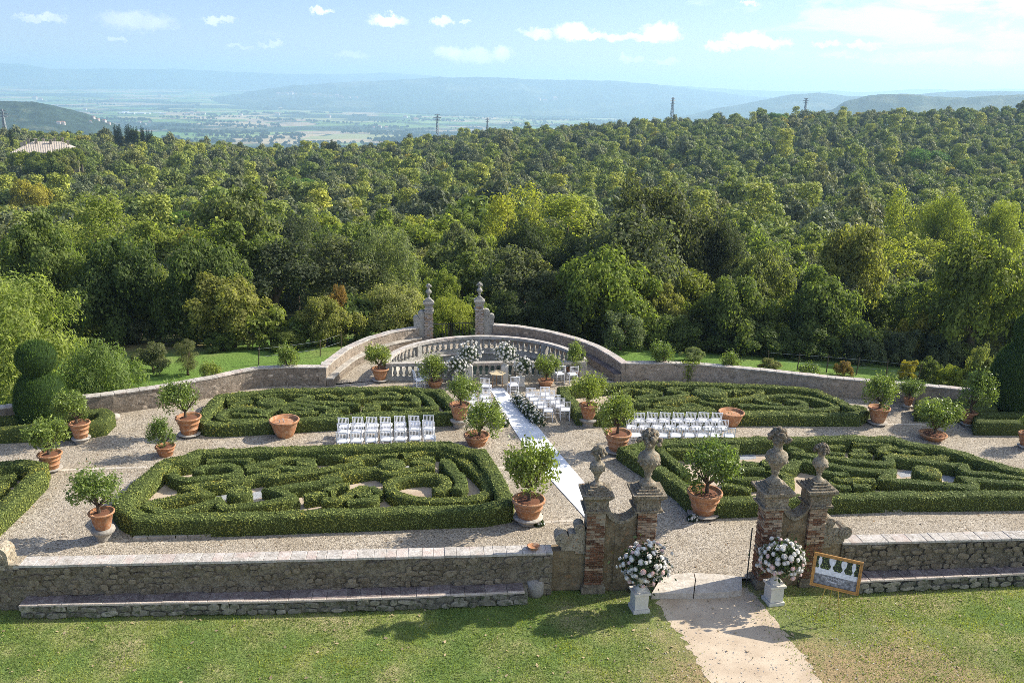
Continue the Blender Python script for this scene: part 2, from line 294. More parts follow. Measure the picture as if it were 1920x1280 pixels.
class MB:
    "collects simple shapes into one mesh"
    def __init__(s): s.v = []; s.f = []; s.m = []
    def add(s, v, f, mi=0):
        o = len(s.v); s.v += [tuple(p) for p in v]; s.f += [tuple(i + o for i in q) for q in f]; s.m += [mi] * len(f); return s
    def box(s, c, d, mi=0, rz=0.0, taper=1.0, R=None):
        x, y, z = d[0] / 2, d[1] / 2, d[2] / 2; V = []
        for (a, b_, e) in ((-1, -1, -1), (1, -1, -1), (1, 1, -1), (-1, 1, -1), (-1, -1, 1), (1, -1, 1), (1, 1, 1), (-1, 1, 1)):
            t = taper if e > 0 else 1.0
            p = Vector((a * x * t, b_ * y * t, e * z))
            if R is not None: p = R @ p
            elif rz: p = Matrix.Rotation(rz, 3, 'Z') @ p
            V.append(p + Vector(c))
        return s.add(V, [(3, 2, 1, 0), (4, 5, 6, 7), (0, 1, 5, 4), (1, 2, 6, 5), (2, 3, 7, 6), (3, 0, 4, 7)], mi)
    def lathe(s, prof, n=16, c=(0, 0, 0), mi=0, cap=True, sq=1.0):
        V = []; Fc = []
        for (r, z) in prof:
            for i in range(n):
                a = 2 * math.pi * i / n; V.append((c[0] + r * math.cos(a), c[1] + sq * r * math.sin(a), c[2] + z))
        for j in range(len(prof) - 1):
            for i in range(n):
                k = (i + 1) % n; Fc.append((j * n + i, j * n + k, (j + 1) * n + k, (j + 1) * n + i))
        if cap:
            Fc.append(tuple(range(n - 1, -1, -1))); Fc.append(tuple((len(prof) - 1) * n + i for i in range(n)))
        return s.add(V, Fc, mi)
    def tube(s, pts, r, n=6, mi=0):
        pts = [Vector(p) for p in pts]; rs = r if isinstance(r, (list, tuple)) else [r] * len(pts); V = []; Fc = []
        for i, p in enumerate(pts):
            t = (pts[min(i + 1, len(pts) - 1)] - pts[max(i - 1, 0)]).normalized()
            a = t.cross(Vector((0, 0, 1)) if abs(t.z) < .95 else Vector((1, 0, 0))).normalized(); b_ = t.cross(a)
            for k in range(n):
                w = 2 * math.pi * k / n; V.append(p + (a * math.cos(w) + b_ * math.sin(w)) * rs[i])
        for i in range(len(pts) - 1):
            for k in range(n):
                q = (k + 1) % n; Fc.append((i * n + k, i * n + q, (i + 1) * n + q, (i + 1) * n + k))
        Fc.append(tuple(range(n - 1, -1, -1))); Fc.append(tuple((len(pts) - 1) * n + k for k in range(n)))
        return s.add(V, Fc, mi)
    def sphere(s, c, r, n=8, m=6, mi=0, jit=0.0, sq=(1, 1, 1)):
        V = [(c[0], c[1], c[2] + r * sq[2])]; Fc = []
        for j in range(1, m):
            for i in range(n):
                a = 2 * math.pi * i / n; e = math.pi * j / m; q = r * (1 + jit * (rnd.random() - .5) * 2)
                V.append((c[0] + q * sq[0] * math.sin(e) * math.cos(a), c[1] + q * sq[1] * math.sin(e) * math.sin(a), c[2] + q * sq[2] * math.cos(e)))
        V.append((c[0], c[1], c[2] - r * sq[2]))
        for i in range(n):
            k = (i + 1) % n; Fc.append((0, 1 + i, 1 + k)); Fc.append((len(V) - 1, 1 + (m - 2) * n + k, 1 + (m - 2) * n + i))
            for j in range(m - 2): Fc.append((1 + j * n + i, 1 + (j + 1) * n + i, 1 + (j + 1) * n + k, 1 + j * n + k))
        return s.add(V, Fc, mi)
    def prism(s, poly, z0, z1, mi=0):
        n = len(poly); V = [(p[0], p[1], z0) for p in poly] + [(p[0], p[1], z1) for p in poly]
        return s.add(V, [tuple(range(n - 1, -1, -1)), tuple(range(n, 2 * n))] + [(i, (i + 1) % n, n + (i + 1) % n, n + i) for i in range(n)], mi)
    def mesh(s, name, mats, smooth=False):
        if not isinstance(mats, (list, tuple)): mats = [mats]
        return mk_mesh(name, s.v, s.f, mats, s.m, smooth)
def link(name, me, parent=None, loc=(0, 0, 0), rz=0.0, scale=None):
    o = bpy.data.objects.new(name, me); COL.objects.link(o); o.location = loc
    if rz: o.rotation_euler = (0, 0, rz)
    if scale is not None: o.scale = (scale,) * 3 if isinstance(scale, (int, float)) else scale
    if parent is not None: o.parent = parent
    return o
def tag(o, label=None, cat=None, group=None, kind=None):
    if label: o['label'] = label
    if cat: o['category'] = cat
    if group: o['group'] = group
    if kind: o['kind'] = kind
    return o
def thing(name, label, cat, loc=(0, 0, 0), rz=0.0, group=None):
    o = link(name, None, None, loc, rz); return tag(o, label, cat, group)
def struct(name, me, label=None): return tag(link(name, me), label, None, None, 'structure')
def bm_remesh_smooth(o): pass

def leaf_quads(P, N, size, aspect=.5, rng=RG, bias=1.0, sv=.35):
    "numpy: one small quad per point P, roughly facing N"
    n = len(P); R_ = rng.normal(size=(n, 3)); R_ /= np.linalg.norm(R_, axis=1)[:, None] + 1e-9
    Nn = N * bias + R_ * (1.0); Nn /= np.linalg.norm(Nn, axis=1)[:, None] + 1e-9
    T = np.cross(Nn, rng.normal(size=(n, 3))); T /= np.linalg.norm(T, axis=1)[:, None] + 1e-9
    B = np.cross(Nn, T); s = size * (1 + sv * rng.normal(size=(n, 1))).clip(.4, 2) * .5
    V = np.empty((n, 4, 3), dtype=np.float32)
    V[:, 0] = P - T * s; V[:, 1] = P - B * s * aspect; V[:, 2] = P + T * s; V[:, 3] = P + B * s * aspect
    return V.reshape(-1, 3), np.arange(4 * n, dtype=np.int32).reshape(-1, 4)

# ================================================================== LAND
def interp(x, xs, ys): return float(np.interp(x, xs, ys))
def az_of_px(px, py=220):
    d = ray(px, py); return math.atan2(d.x, d.y)
def el_of(px, py):
    d = ray(px, py).normalized(); return math.asin(d.z)
PXS = np.array([-700, -300, 0, 120, 250, 380, 500, 640, 720, 800, 880, 960, 1100, 1260, 1400, 1500, 1600, 1700, 1920, 2200, 2700], dtype=float)
YC = np.array([232, 234, 236, 243, 250, 262, 270, 270, 262, 248, 240, 232, 226, 218, 212, 206, 202, 199, 194, 190, 186], dtype=float)  # skyline of the wood
AZS = np.array([az_of_px(p) for p in PXS]); ELS = np.array([el_of(p, y) for p, y in zip(PXS, YC)])
DCREST = np.array([520] * len(PXS), dtype=float) + np.array([-30, 0, 20, 0, -10, -30, -40, -30, 10, 30, 40, 40, 30, 20, 20, 30, 30, 30, 40, 40, 40])
NZ = np.random.default_rng(5).normal(size=(24, 4))
def wobble(X, Y, sc=1.0):
    s = 0
    for i, (a, b, c, d) in enumerate(NZ[:10]):
        s = s + math.sin((a * X + b * Y) * 0.011 * sc + 3 * c) * (0.5 + .5 * abs(d))
    return s / 10
CANOPY = 11.5
def terr(X, Y):
    d = math.hypot(X, Y); az = math.atan2(X, Y)
    if Y < 5: d = max(5, d)
    dc = float(np.interp(az, AZS, DCREST)); el = float(np.interp(az, AZS, ELS))
    zc = CAMH + dc * math.tan(el) - CANOPY
    mid = -23 + (zc + 23) * .18
    z = float(np.interp(d, [0, 50, 60, 72, 100, 160, 300, dc, dc + 60, 900, 1300], [-1.0, -1.0, -2.6, -5.5, -11, -17, mid, zc, zc - 4, -75, -150]))
    k = max(0.0, min(1.0, (d - 90) / 100)) * max(0.0, min(1.0, (dc + 50 - d) / 140))
    z += k * 5.0 * wobble(X, Y)
    return z
def build_land():
    na, V, Fc = 220, [], []
    ds = list(np.concatenate([np.linspace(20, 70, 26), np.linspace(75, 700, 76), np.linspace(720, 1300, 20)]))
    azs = np.linspace(math.radians(-62), math.radians(62), na)
    for d in ds:
        for a in azs:
            X, Y = d * math.sin(a), d * math.cos(a); V.append((X, Y, terr(X, Y)))
    V = np.array(V); nd = len(ds)
    i, j = np.meshgrid(np.arange(nd - 1), np.arange(na - 1), indexing='ij'); i = i.ravel(); j = j.ravel()
    Q = np.stack([i * na + j, i * na + j + 1, (i + 1) * na + j + 1, (i + 1) * na + j], 1)
    m, n, b = new_mat('meadow_and_wood_floor'); p = wco(n)
    ln = n.new('ShaderNodeVectorMath', operation='LENGTH'); n.put(ln.inputs[0], p)
    a = n.noise(p, .16, 4, .6); f = n.noise(p, 7, 4, .7)
    g = n.ramp(a, [(.3, (.10, .19, .035)), (.55, (.15, .235, .05)), (.72, (.24, .25, .09))])
    sx = n.new('ShaderNodeSeparateXYZ'); n.put(sx.inputs[0], p)
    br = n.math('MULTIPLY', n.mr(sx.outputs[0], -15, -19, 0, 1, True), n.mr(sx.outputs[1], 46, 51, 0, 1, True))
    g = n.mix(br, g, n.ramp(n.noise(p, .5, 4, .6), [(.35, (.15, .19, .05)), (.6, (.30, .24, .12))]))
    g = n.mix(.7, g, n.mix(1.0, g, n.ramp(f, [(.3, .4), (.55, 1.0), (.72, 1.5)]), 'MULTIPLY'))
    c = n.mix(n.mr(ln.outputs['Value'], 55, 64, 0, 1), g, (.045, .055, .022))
    finish(n, b, c, .95, f, .1, .1, .8)
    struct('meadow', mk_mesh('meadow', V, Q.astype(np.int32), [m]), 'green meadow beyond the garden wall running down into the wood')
build_land()

LAND = []
# the plain far below
def build_plain():
    na = 160; ds = np.geomspace(850, 17500, 70); azs = np.linspace(math.radians(-50), math.radians(50), na); V = []
    for d in ds:
        for a in azs:
            X, Y = d * math.sin(a), d * math.cos(a)
            z = -190 + 16 * wobble(X, Y, .12) * min(1, d / 5000) + 5 * wobble(X + 900, Y, .4)
            z += max(0.0, d - 8000) / 7000 * 120
            V.append((X, Y, z))
    V = np.array(V); nd = len(ds)
    i, j = np.meshgrid(np.arange(nd - 1), np.arange(na - 1), indexing='ij'); i = i.ravel(); j = j.ravel()
    Q = np.stack([i * na + j, i * na + j + 1, (i + 1) * na + j + 1, (i + 1) * na + j], 1)
    m, n, b = new_mat('farmed_plain'); p = wco(n)
    sc = n.new('ShaderNodeVectorMath', operation='MULTIPLY'); n.put(sc.inputs[0], p); sc.inputs[1].default_value = (1, .72, 0)
    wv = n.new('ShaderNodeVectorMath', operation='SCALE'); n.put(wv.inputs[0], n.noise(p, .0011, 3, .6, out=1)); wv.inputs['Scale'].default_value = 420
    q = n.new('ShaderNodeVectorMath', operation='ADD'); n.put(q.inputs[0], sc.outputs[0]); n.put(q.inputs[1], wv.outputs[0]); q = q.outputs[0]
    cell = n.new('ShaderNodeSeparateColor'); n.put(cell.inputs[0], n.voro(q, .0034, out=1))
    c = n.ramp(cell.outputs[0], [(0, (.16, .24, .06)), (.22, (.30, .30, .13)), (.38, (.42, .33, .19)), (.52, (.12, .22, .05)), (.68, (.36, .27, .17)), (.84, (.22, .30, .09)), (1, (.50, .44, .28))], 'CONSTANT')
    w1 = n.noise(p, .00085, 6, .62); wood = n.mr(w1, .50, .545, 0, 1); c = n.mix(wood, c, (.028, .045, .022))
    edge = n.new('ShaderNodeTexVoronoi', feature='DISTANCE_TO_EDGE'); n.put(edge.inputs['Vector'], q); edge.inputs['Scale'].default_value = .0034
    he = n.math('MULTIPLY', n.mr(edge.outputs[0], .03, .055, 1, 0), n.mr(n.noise(p, .004, 3), .45, .55, 0, 1)); c = n.mix(he, c, (.03, .05, .022))
    ft = n.noise(p, .012, 5, .7); c = n.mix(n.mr(ft, .60, .66, 0, .85), c, (.03, .05, .022))
    finish(n, b, c, .95, None, 0, .1)
    LAND.append((V.tolist(), Q.tolist()))
    struct('plain', mk_mesh('plain', V, Q.astype(np.int32), [m]), 'hazy farmed plain of fields and copses far below')
build_plain()

# ridges of hills, nearest to farthest
def ridge(label, dist, pts, base=-195.0, spread=.35, col=(.030, .048, .026), bump=9.0, tex=.02, px0=None, px1=None, seed=1):
    xs = [p[0] for p in pts]; ys = [p[1] for p in pts]
    r = np.random.default_rng(seed); n1 = 260; px = np.linspace(xs[0], xs[-1], n1); V = []
    ph = r.random((6, 2)) * 6.28
    tt = [-spread, -spread * .72, -spread * .5, -spread * .32, -spread * .18, -spread * .07, 0, .05, .16, .3]
    hf = [0, .16, .36, .58, .80, .95, 1, .94, .6, 0]
    for t, h in zip(tt, hf):
        for k, x in enumerate(px):
            y = np.interp(x, xs, ys); el = el_of(x, y); a = az_of_px(x, y); d = dist * (1 + t)
            top = CAMH + dist * math.tan(el)
            rough = sum(math.sin(x * f_ * .02 + ph[i][0] + t * 9 * (i + 1)) / (i + 1.5) for i, f_ in enumerate((1, 2.3, 4.7, 9, 17, 31)))
            z = base + (top - base) * h + rough * bump * (1 if h > 0 else 0) * (.35 if t == 0 else 1)
            V.append((d * math.sin(a), d * math.cos(a), z))
    i, j = np.meshgrid(np.arange(len(tt) - 1), np.arange(n1 - 1), indexing='ij'); i = i.ravel(); j = j.ravel()
    Q = np.stack([i * n1 + j, i * n1 + j + 1, (i + 1) * n1 + j + 1, (i + 1) * n1 + j], 1)
    m, n, b = new_mat('wooded_hill'); p = wco(n); f = n.noise(p, tex, 6, .68)
    c = n.mix(n.mr(n.noise(p, tex * .16, 5, .6), .55, .62, 0, .55), col, (.15, .15, .08))
    c = n.mix(1.0, c, n.ramp(f, [(.3, .4), (.5, 1), (.7, 1.7)]), 'MULTIPLY')
    finish(n, b, c, .95, f, .9 / tex * .25, .1, .9)
    LAND.append((V, Q.tolist()))
    me = mk_mesh('hill', np.array(V), Q.astype(np.int32), [m], smooth=True); struct('hill', me, label)
ridge('dark wooded spur at the left edge above the plain', 2700, [(-500, 178), (-150, 182), (0, 190), (60, 192), (110, 200), (160, 212), (215, 232), (270, 262)], -190, .30, bump=4, tex=.035, seed=3)
ridge('nearer dark wooded hill on the right horizon', 3400, [(1440, 232), (1500, 214), (1560, 206), (1585, 190), (1630, 179), (1700, 177), (1760, 181), (1810, 183), (1870, 178), (1930, 178), (2100, 172), (2500, 178)], -190, .3, bump=6, tex=.016, seed=4)
ridge('blue hill with a low rounded top behind the right pylon', 6500, [(1200, 240), (1340, 205), (1420, 190), (1480, 178), (1535, 173), (1600, 181), (1660, 180), (1720, 178), (1800, 170), (1900, 171), (2100, 168), (2500, 170)], -190, .25, bump=8, tex=.01, seed=5)
ridge('long blue hill across the middle of the horizon', 10500, [(360, 190), (430, 178), (520, 166), (590, 158), (640, 154), (720, 150), (800, 147), (900, 145), (1000, 148), (1100, 151), (1150, 152), (1200, 157), (1280, 163), (1340, 172), (1420, 182), (1520, 190), (1600, 205)], -190, .26, bump=20, tex=.006, seed=6)
ridge('faint blue mountains along the left horizon', 15400, [(-600, 110), (-200, 118), (0, 119), (40, 119), (90, 129), (250, 130), (330, 129), (420, 134), (520, 139), (640, 139), (720, 136), (800, 142), (900, 152), (1000, 172)], -75, .06, bump=16, tex=.004, seed=7)
ridge('pale far ridges on the right horizon', 14200, [(1050, 186), (1150, 166), (1250, 160), (1350, 166), (1500, 173), (1560, 170), (1620, 174), (1720, 166), (1800, 170), (1860, 167), (1950, 168), (2100, 164), (2500, 168)], -90, .08, bump=14, tex=.004, seed=8)

# ================================================================== TREES
def crown_mesh(name, n, size, seed, shape='oak', mats=None, trunk=True, aspect=.62, sticks=False):
    "crown of unit radius about z=0 (height set by the shape), made of leaves gathered in boughs; trunk below"
    r = np.random.default_rng(seed); C = []; Rr = []
    if shape in ('oak', 'holm', 'feather', 'bush'):
        # a few great lobes, each broken into boughs: an uneven, broad crown
        M_ = {'oak': 9, 'holm': 11, 'feather': 11, 'bush': 7}[shape]; sub = {'oak': 10, 'holm': 11, 'feather': 9, 'bush': 8}[shape]; el = r.uniform(.8, 1.0)
        for q in range(M_):
            ph = q * 2.4 + r.uniform(-.4, .4); zz = 1 - 1.35 * (q + .3) / M_; w = math.sqrt(max(0, 1 - zz * zz)); rad = r.uniform(.42, .62); lr = r.uniform(.30, .46)
            lc = np.array([math.cos(ph) * w * rad, math.sin(ph) * w * rad * el, zz * rad * .95 - .05])
            for _ in range(sub):
                d = r.normal(size=3); d /= np.linalg.norm(d); d[2] = abs(d[2]) if r.random() < .7 else d[2]
                C.append(lc + d * lr * r.uniform(.6, 1.0) * np.array([1, 1, .85])); Rr.append(lr * r.uniform(.28, .52))
        C = np.array(C); Rr = np.array(Rr)
    elif shape == 'tall':
        k = 48; z = r.uniform(-1.3, 1.5, k); w = np.sqrt(np.clip(1 - (z / 1.75) ** 2, .05, 1)) * .62; a = r.random(k) * 6.28
        C = np.stack([np.cos(a) * w * r.uniform(.4, 1, k), np.sin(a) * w * r.uniform(.4, 1, k), z], 1); Rr = r.uniform(.16, .30, k)
    elif shape == 'pine':
        k = 40; a = r.random(k) * 6.28; q = np.sqrt(r.random(k)) * .88
        C = np.stack([np.cos(a) * q, np.sin(a) * q, .33 * (1 - q ** 2) + r.uniform(-.05, .05, k)], 1); Rr = r.uniform(.14, .22, k)
    elif shape == 'cypress':
        k = 26; z = np.linspace(-2.6, 2.8, k); w = .36 * np.clip(1 - ((z + .6) / 3.5) ** 2, .03, 1); a = r.random(k) * 6.28
        C = np.stack([np.cos(a) * .1, np.sin(a) * .1, z], 1); Rr = w + .12
    pr = Rr ** 2 / (Rr ** 2).sum(); idx = r.choice(len(C), n, p=pr)
    D = r.normal(size=(n, 3)); D /= np.linalg.norm(D, axis=1)[:, None]
    D[:, 2] = np.where(r.random(n) < .55, np.abs(D[:, 2]), D[:, 2])
    rad = Rr[idx] * np.clip(r.normal(.92, .16, n), .3, 1.35); P = C[idx] + D * rad[:, None]
    if shape in ('holm', 'tall', 'feather'):                 # boughs drawn out into upward (or drooping) sprays
        P[:, 2] += r.random(n) ** 3 * (.10 if shape != 'feather' else -.16)
    Nn = D * 1.0 + (P / (np.linalg.norm(P, axis=1)[:, None] + .2)) * .5 + np.array([0, 0, .25])
    Vl, Ql = leaf_quads(P, Nn, size, aspect, r, 1.0)
    b = MB(); low = {'oak': -.55, 'holm': -.5, 'tall': -1.5, 'pine': 0, 'cypress': -2.8, 'bush': -.3, 'feather': -.5}[shape]
    if trunk:
        zb = {'pine': -2.1, 'bush': -.7, 'cypress': -3.2, 'tall': -2.3}.get(shape, -1.55)
        t0 = .075 if shape != 'bush' else .04
        b.tube([(0, 0, zb), (.02, .01, (zb + low) / 2), (0, .02, low + .25)], [t0 * 1.4, t0, t0 * .7], 7)
        for i in range(8):
            q = C[r.integers(len(C))] * .8; b.tube([(0, .01, low + .1), (q[0] * .5, q[1] * .5, (low + q[2]) * .5 + .12), (q[0], q[1], q[2])], [t0 * .55, t0 * .35, t0 * .12], 5)
    if sticks: pass
    o = len(b.v); V = np.concatenate([np.array(b.v, dtype=np.float32).reshape(-1, 3), Vl]) if o else Vl
    return Vl, Ql, b
def crown_only(name, *a, **k):
    Vl, Ql, b = crown_mesh(name, *a, **k); return mk_mesh(name, Vl, Ql, [M['leaf']])
def trunk_only(b, name='trunk'): return b.mesh(name, M['bark'], True)
def joined(name, *a, mat=None, **k):
    Vl, Ql, b = crown_mesh(name, *a, **k); me = bpy.data.meshes.new(name)
    tv = np.array(b.v, dtype=np.float32).reshape(-1, 3); tq = [f for f in b.f if len(f) == 4]
    V = np.concatenate([Vl, tv]); Q = np.concatenate([Ql, np.array(tq, dtype=np.int32).reshape(-1, 4) + len(Vl)])
    return mk_mesh(name, V, Q.astype(np.int32), [mat or M['leaf'], M['bark']], [0] * len(Ql) + [1] * len(tq))

HI = {}
for sh, cnt, sz, k in (('oak', 24000, .046, 3), ('holm', 26000, .038, 2), ('tall', 18000, .044, 1), ('feather', 24000, .05, 2), ('bush', 13000, .05, 3), ('pine', 9000, .05, 1)):
    for s in range(k):
        Vl, Ql, b = crown_mesh('crown', cnt, sz, 100 + s * 7 + len(sh), sh, aspect=.62 if sh != 'feather' else .3)
        HI.setdefault(sh, []).append((mk_mesh('crown', Vl, Ql, [M['leaf']]), trunk_only(b)))
MID = {}
for sh, cnt, sz, k in (('oak', 8500, .072, 4), ('holm', 9500, .062, 3), ('tall', 6500, .07, 2), ('pine', 2400, .10, 1), ('cypress', 1800, .15, 1), ('bush', 2200, .12, 1)):
    MID[sh] = [joined('tree', cnt, sz, 300 + s * 5 + len(sh), sh) for s in range(k)]
G = dict(oak=(.175, .215, .058), darkoak=(.120, .160, .050), holm=(.095, .112, .056), grey=(.175, .190, .092), mid=(.225, .27, .058), lime=(.30, .33, .065),
         yellow=(.36, .32, .06), olive=(.215, .235, .080), rust=(.27, .18, .065), feather=(.225, .28, .082), pine=(.11, .20, .05), pale=(.235, .265, .12), dark=(.060, .082, .036))
TREES = []   # occupied discs, to keep the woodland clear of the named trees
def big_tree(label, cat, sh, col, cx, cy, wpx, dist, variant=0, ztop=None, sq=1.0, name='tree'):
    "tree whose crown centre shows at a pixel at a distance; width in pixels"
    if isinstance(dist, str): q = W(cx, float(dist[1:]), -1.0); dist = math.hypot(q.x, q.y) + wpx / 2 * 50 / FPX * .5
    if sh == 'pine' or dist > 120:                       # sits in the canopy where the sight line meets it
        d_ = 90.0
        while d_ < 600:
            q = WD(cx, cy, d_)
            if q.z < terr(q.x, q.y) + 9.0: break
            d_ += 4
        dist = d_
    P = WD(cx, cy, dist); depth = (P - CP).dot(CF); R_ = wpx / 2 * depth / FPX / .98
    crown, trunk = HI[sh][variant % len(HI[sh])]
    zg = terr(P.x, P.y); ht = P.z - zg
    o = thing(name, label, cat, (P.x, P.y, zg)); rz = rnd.random() * 6.28
    low = {'tall': 1.55, 'pine': .1, 'bush': .42}.get(sh, .5); rz2 = R_ * sq
    if sh != 'pine': rz2 = min(max(rz2, ht / (low + .12)), rz2 * (2.3 if sh in ('bush', 'tall') else 1.6))
    kt = {'tall': 1.65, 'bush': .85, 'pine': .4}.get(sh, 1.0); hc = max(ht - kt * (rz2 - R_ * sq), .2)
    c = link('crown', crown, o, (0, 0, hc), rz, (R_, R_, rz2)); c.color = tuple(G[col]) + (1,)
    zb = {'pine': -2.1, 'bush': -.7, 'tall': -2.3}.get(sh, -1.55)
    t = link('trunk', trunk, o, (0, 0, hc), rz, (R_, R_, max(hc, .3) / -zb * 1.04))
    TREES.append((P.x, P.y, R_)); return o
BT = big_tree
BT('bright feathery tree at the left edge behind the two-tier topiary', 'tree', 'feather', 'feather', 40, 640, 300, 45, 0, sq=1.05)
BT('feathery yellow-green tree rising above the left wall beside the topiary', 'tree', 'feather', 'feather', 185, 700, 190, 41, 1)
BT('tall bright feathery tree cut by the left edge of the picture', 'tree', 'feather', 'feather', -60, 560, 260, 50, 1)
BT('large dark oak over the left field, leaves glinting grey', 'tree', 'oak', 'darkoak', 225, 515, 210, 'b617', 0, sq=1.15)
BT('deep green oak between the large dark oak and the round olive bush', 'tree', 'oak', 'darkoak', 385, 520, 190, 'b628', 1, sq=1.05)
BT('mid-green oak at the far left above the feathery trees', 'tree', 'oak', 'oak', 70, 465, 190, 62, 2)
BT('round olive-brown bush at the edge of the left meadow', 'bush', 'bush', 'olive', 435, 592, 185, 'b650', 0, sq=1.1, name='bush')
BT('narrow grey-green young tree just behind the left wall', 'tree', 'tall', 'grey', 350, 668, 58, 'b708', 0, sq=.72)
BT('low dark bush left of the narrow young tree behind the left wall', 'bush', 'bush', 'grey', 285, 680, 92, 'b705', 1, name='bush')
BT('low spreading bush under the olive-brown bush on the left meadow', 'bush', 'bush', 'oak', 420, 640, 90, 'b656', 2, name='bush', sq=.6)
BT('tall silvery tree left of centre over the dark hollow', 'tree', 'tall', 'grey', 590, 478, 110, 64, 0, sq=.8)
BT('reddish-tinged shrub left of the curved garden wall', 'bush', 'bush', 'rust', 630, 560, 62, 'b636', 1, name='bush')
BT('green and russet thicket left of the rear gate', 'tree', 'oak', 'olive', 610, 585, 125, 'b650', 0, sq=.8)
BT('low scrub against the outside of the curved wall on the left', 'bush', 'bush', 'darkoak', 540, 642, 110, 'b660', 1, name='bush', sq=.55)
BT('pale green leafy tree above the left rear gate pillar', 'tree', 'feather', 'pale', 725, 490, 165, 60, 0, sq=1.1)
BT('olive-green tree with pale glinting leaves behind the left rear gate pillar', 'tree', 'holm', 'pale', 735, 590, 150, 'b628', 0, sq=1.0)
BT('yellow-green small tree seen through the rear iron gate', 'tree', 'holm', 'lime', 845, 605, 105, 'b637', 1, sq=1.1)
BT('green tree between the rear gate and the hollow', 'tree', 'oak', 'mid', 830, 540, 90, 57, 2, sq=1.2)
BT('grey-green oak left of the dark holm above the rear gate', 'tree', 'oak', 'grey', 860, 455, 110, 74, 2)
BT('dark rounded holm oak above the right rear gate pillar', 'tree', 'holm', 'dark', 985, 468, 150, 72, 1, sq=.9)
BT('small dark holm oak between the rounded holm and the giant one', 'tree', 'holm', 'dark', 1085, 470, 100, 70, 0, sq=.9)
BT('giant blackish holm oak right of centre with silvery leaf tips', 'tree', 'holm', 'holm', 1235, 430, 262, 70, 0, sq=1.02)
BT('dark holm oak at the right shoulder of the giant holm', 'tree', 'holm', 'holm', 1350, 465, 120, 70, 1, sq=1.1)
BT('broad walnut-like tree with light bough tips right of the rear gate', 'tree', 'oak', 'mid', 1140, 545, 250, 'b640', 1, sq=.8)
BT('pale-leaved shrub right of the curved wall end', 'bush', 'bush', 'pale', 1165, 622, 110, 'b662', 0, name='bush')
BT('narrow light-tipped tree in the dark hollow right of the rear gate', 'tree', 'tall', 'mid', 945, 540, 75, 58, 0, sq=.8)
BT('russet-tinged tree right of the broad walnut-like tree', 'tree', 'oak', 'olive', 1245, 570, 110, 55, 2)
BT('deep green oak in the middle of the right wood edge', 'tree', 'oak', 'darkoak', 1370, 570, 190, 'b652', 0, sq=.95)
BT('olive-green tree standing tallest over the right meadow', 'tree', 'oak', 'olive', 1430, 530, 150, 59, 1, sq=1.1)
BT('large green oak whose boughs hang over the grey hedge', 'tree', 'oak', 'oak', 1540, 565, 190, 'b652', 2, sq=1.0)
BT('brownish-green tree rising behind the right wood edge', 'tree', 'oak', 'olive', 1600, 470, 160, 66, 0, sq=1.1)
BT('big dark oak at the right edge with a pale sunlit back', 'tree', 'oak', 'oak', 1840, 530, 235, 59, 1, sq=1.0)
BT('oak cut by the right edge of the picture above the cone topiary', 'tree', 'oak', 'oak', 1980, 560, 200, 'b655', 2)
BT('leftmost bright yellow-green poplar of the row on the right', 'tree', 'tall', 'lime', 1690, 425, 105, 112, 0, sq=.85)
BT('tallest bright yellow-green poplar of the row on the right', 'tree', 'feather', 'lime', 1775, 405, 125, 116, 1, sq=1.0)
BT('rightmost bright yellow-green poplar of the row on the right', 'tree', 'feather', 'lime', 1885, 420, 120, 112, 0)
BT('rounded mustard-green bush behind the grey hedge', 'bush', 'bush', 'yellow', 1722, 612, 98, 'b650', 2, name='bush', sq=.8)
BT('loose pale shrub between the mustard bush and the cone topiary', 'bush', 'bush', 'pale', 1800, 598, 100, 'b652', 0, name='bush')
BT('grey-leaved hedge shrub, leftmost beyond the right meadow', 'bush', 'bush', 'grey', 1610, 642, 110, 'b662', 1, name='bush', sq=.7)
BT('grey-leaved hedge shrub, second from the left beyond the right meadow', 'bush', 'bush', 'grey', 1690, 646, 110, 'b662', 0, name='bush', sq=.7)
BT('grey-leaved hedge shrub, third from the left beyond the right meadow', 'bush', 'bush', 'grey', 1765, 648, 110, 'b662', 2, name='bush', sq=.7)
BT('grey-leaved hedge shrub nearest the cone topiary', 'bush', 'bush', 'grey', 1835, 650, 110, 'b662', 1, name='bush', sq=.7)
BT('dark low bush in the right meadow beside the green clearing', 'bush', 'bush', 'darkoak', 1745, 690, 66, 'b712', 0, name='bush', sq=.7)
BT('olive bush left of the cone topiary just beyond the wall', 'bush', 'bush', 'olive', 1840, 680, 80, 'b725', 1, name='bush', sq=1.1)
BT('sprawling yellow-green bush over the right wall', 'bush', 'bush', 'mid', 1790, 700, 70, 'b722', 2, name='bush', sq=.6)
BT('reddish shrub showing over the right wall beside the large lemon pot', 'bush', 'bush', 'yellow', 1705, 692, 46, 'b712', 0, name='bush')
BT('small silvery bush growing behind the right wall', 'bush', 'bush', 'grey', 1445, 685, 56, 'b702', 1, name='bush', sq=.6)
BT('weedy pale bush behind the right wall near the climbing plant', 'bush', 'bush', 'pale', 1300, 665, 60, 'b682', 2, name='bush', sq=.55)
BT('small tan bush at the fence behind the right wall', 'bush', 'bush', 'rust', 1580, 690, 46, 'b708', 2, name='bush', sq=.6)
BT('umbrella pine with a bright flat crown in the left wood', 'tree', 'pine', 'pine', 560, 350, 66, 190, 0, name='pine_tree')
BT('umbrella pine above the left field, nearest the dark oak', 'tree', 'pine', 'pine', 335, 415, 70, 140, 0, name='pine_tree')
BT('large dark umbrella pine in the upper right wood', 'tree', 'pine', 'pine', 1735, 300, 78, 230, 0, name='pine_tree')
BT('umbrella pine standing up on the right skyline', 'tree', 'pine', 'pine', 1452, 224, 46, 470, 0, name='pine_tree')
BT('yellowing tree with a broad golden crown in the left wood', 'tree', 'oak', 'yellow', 55, 375, 100, 150, 1)
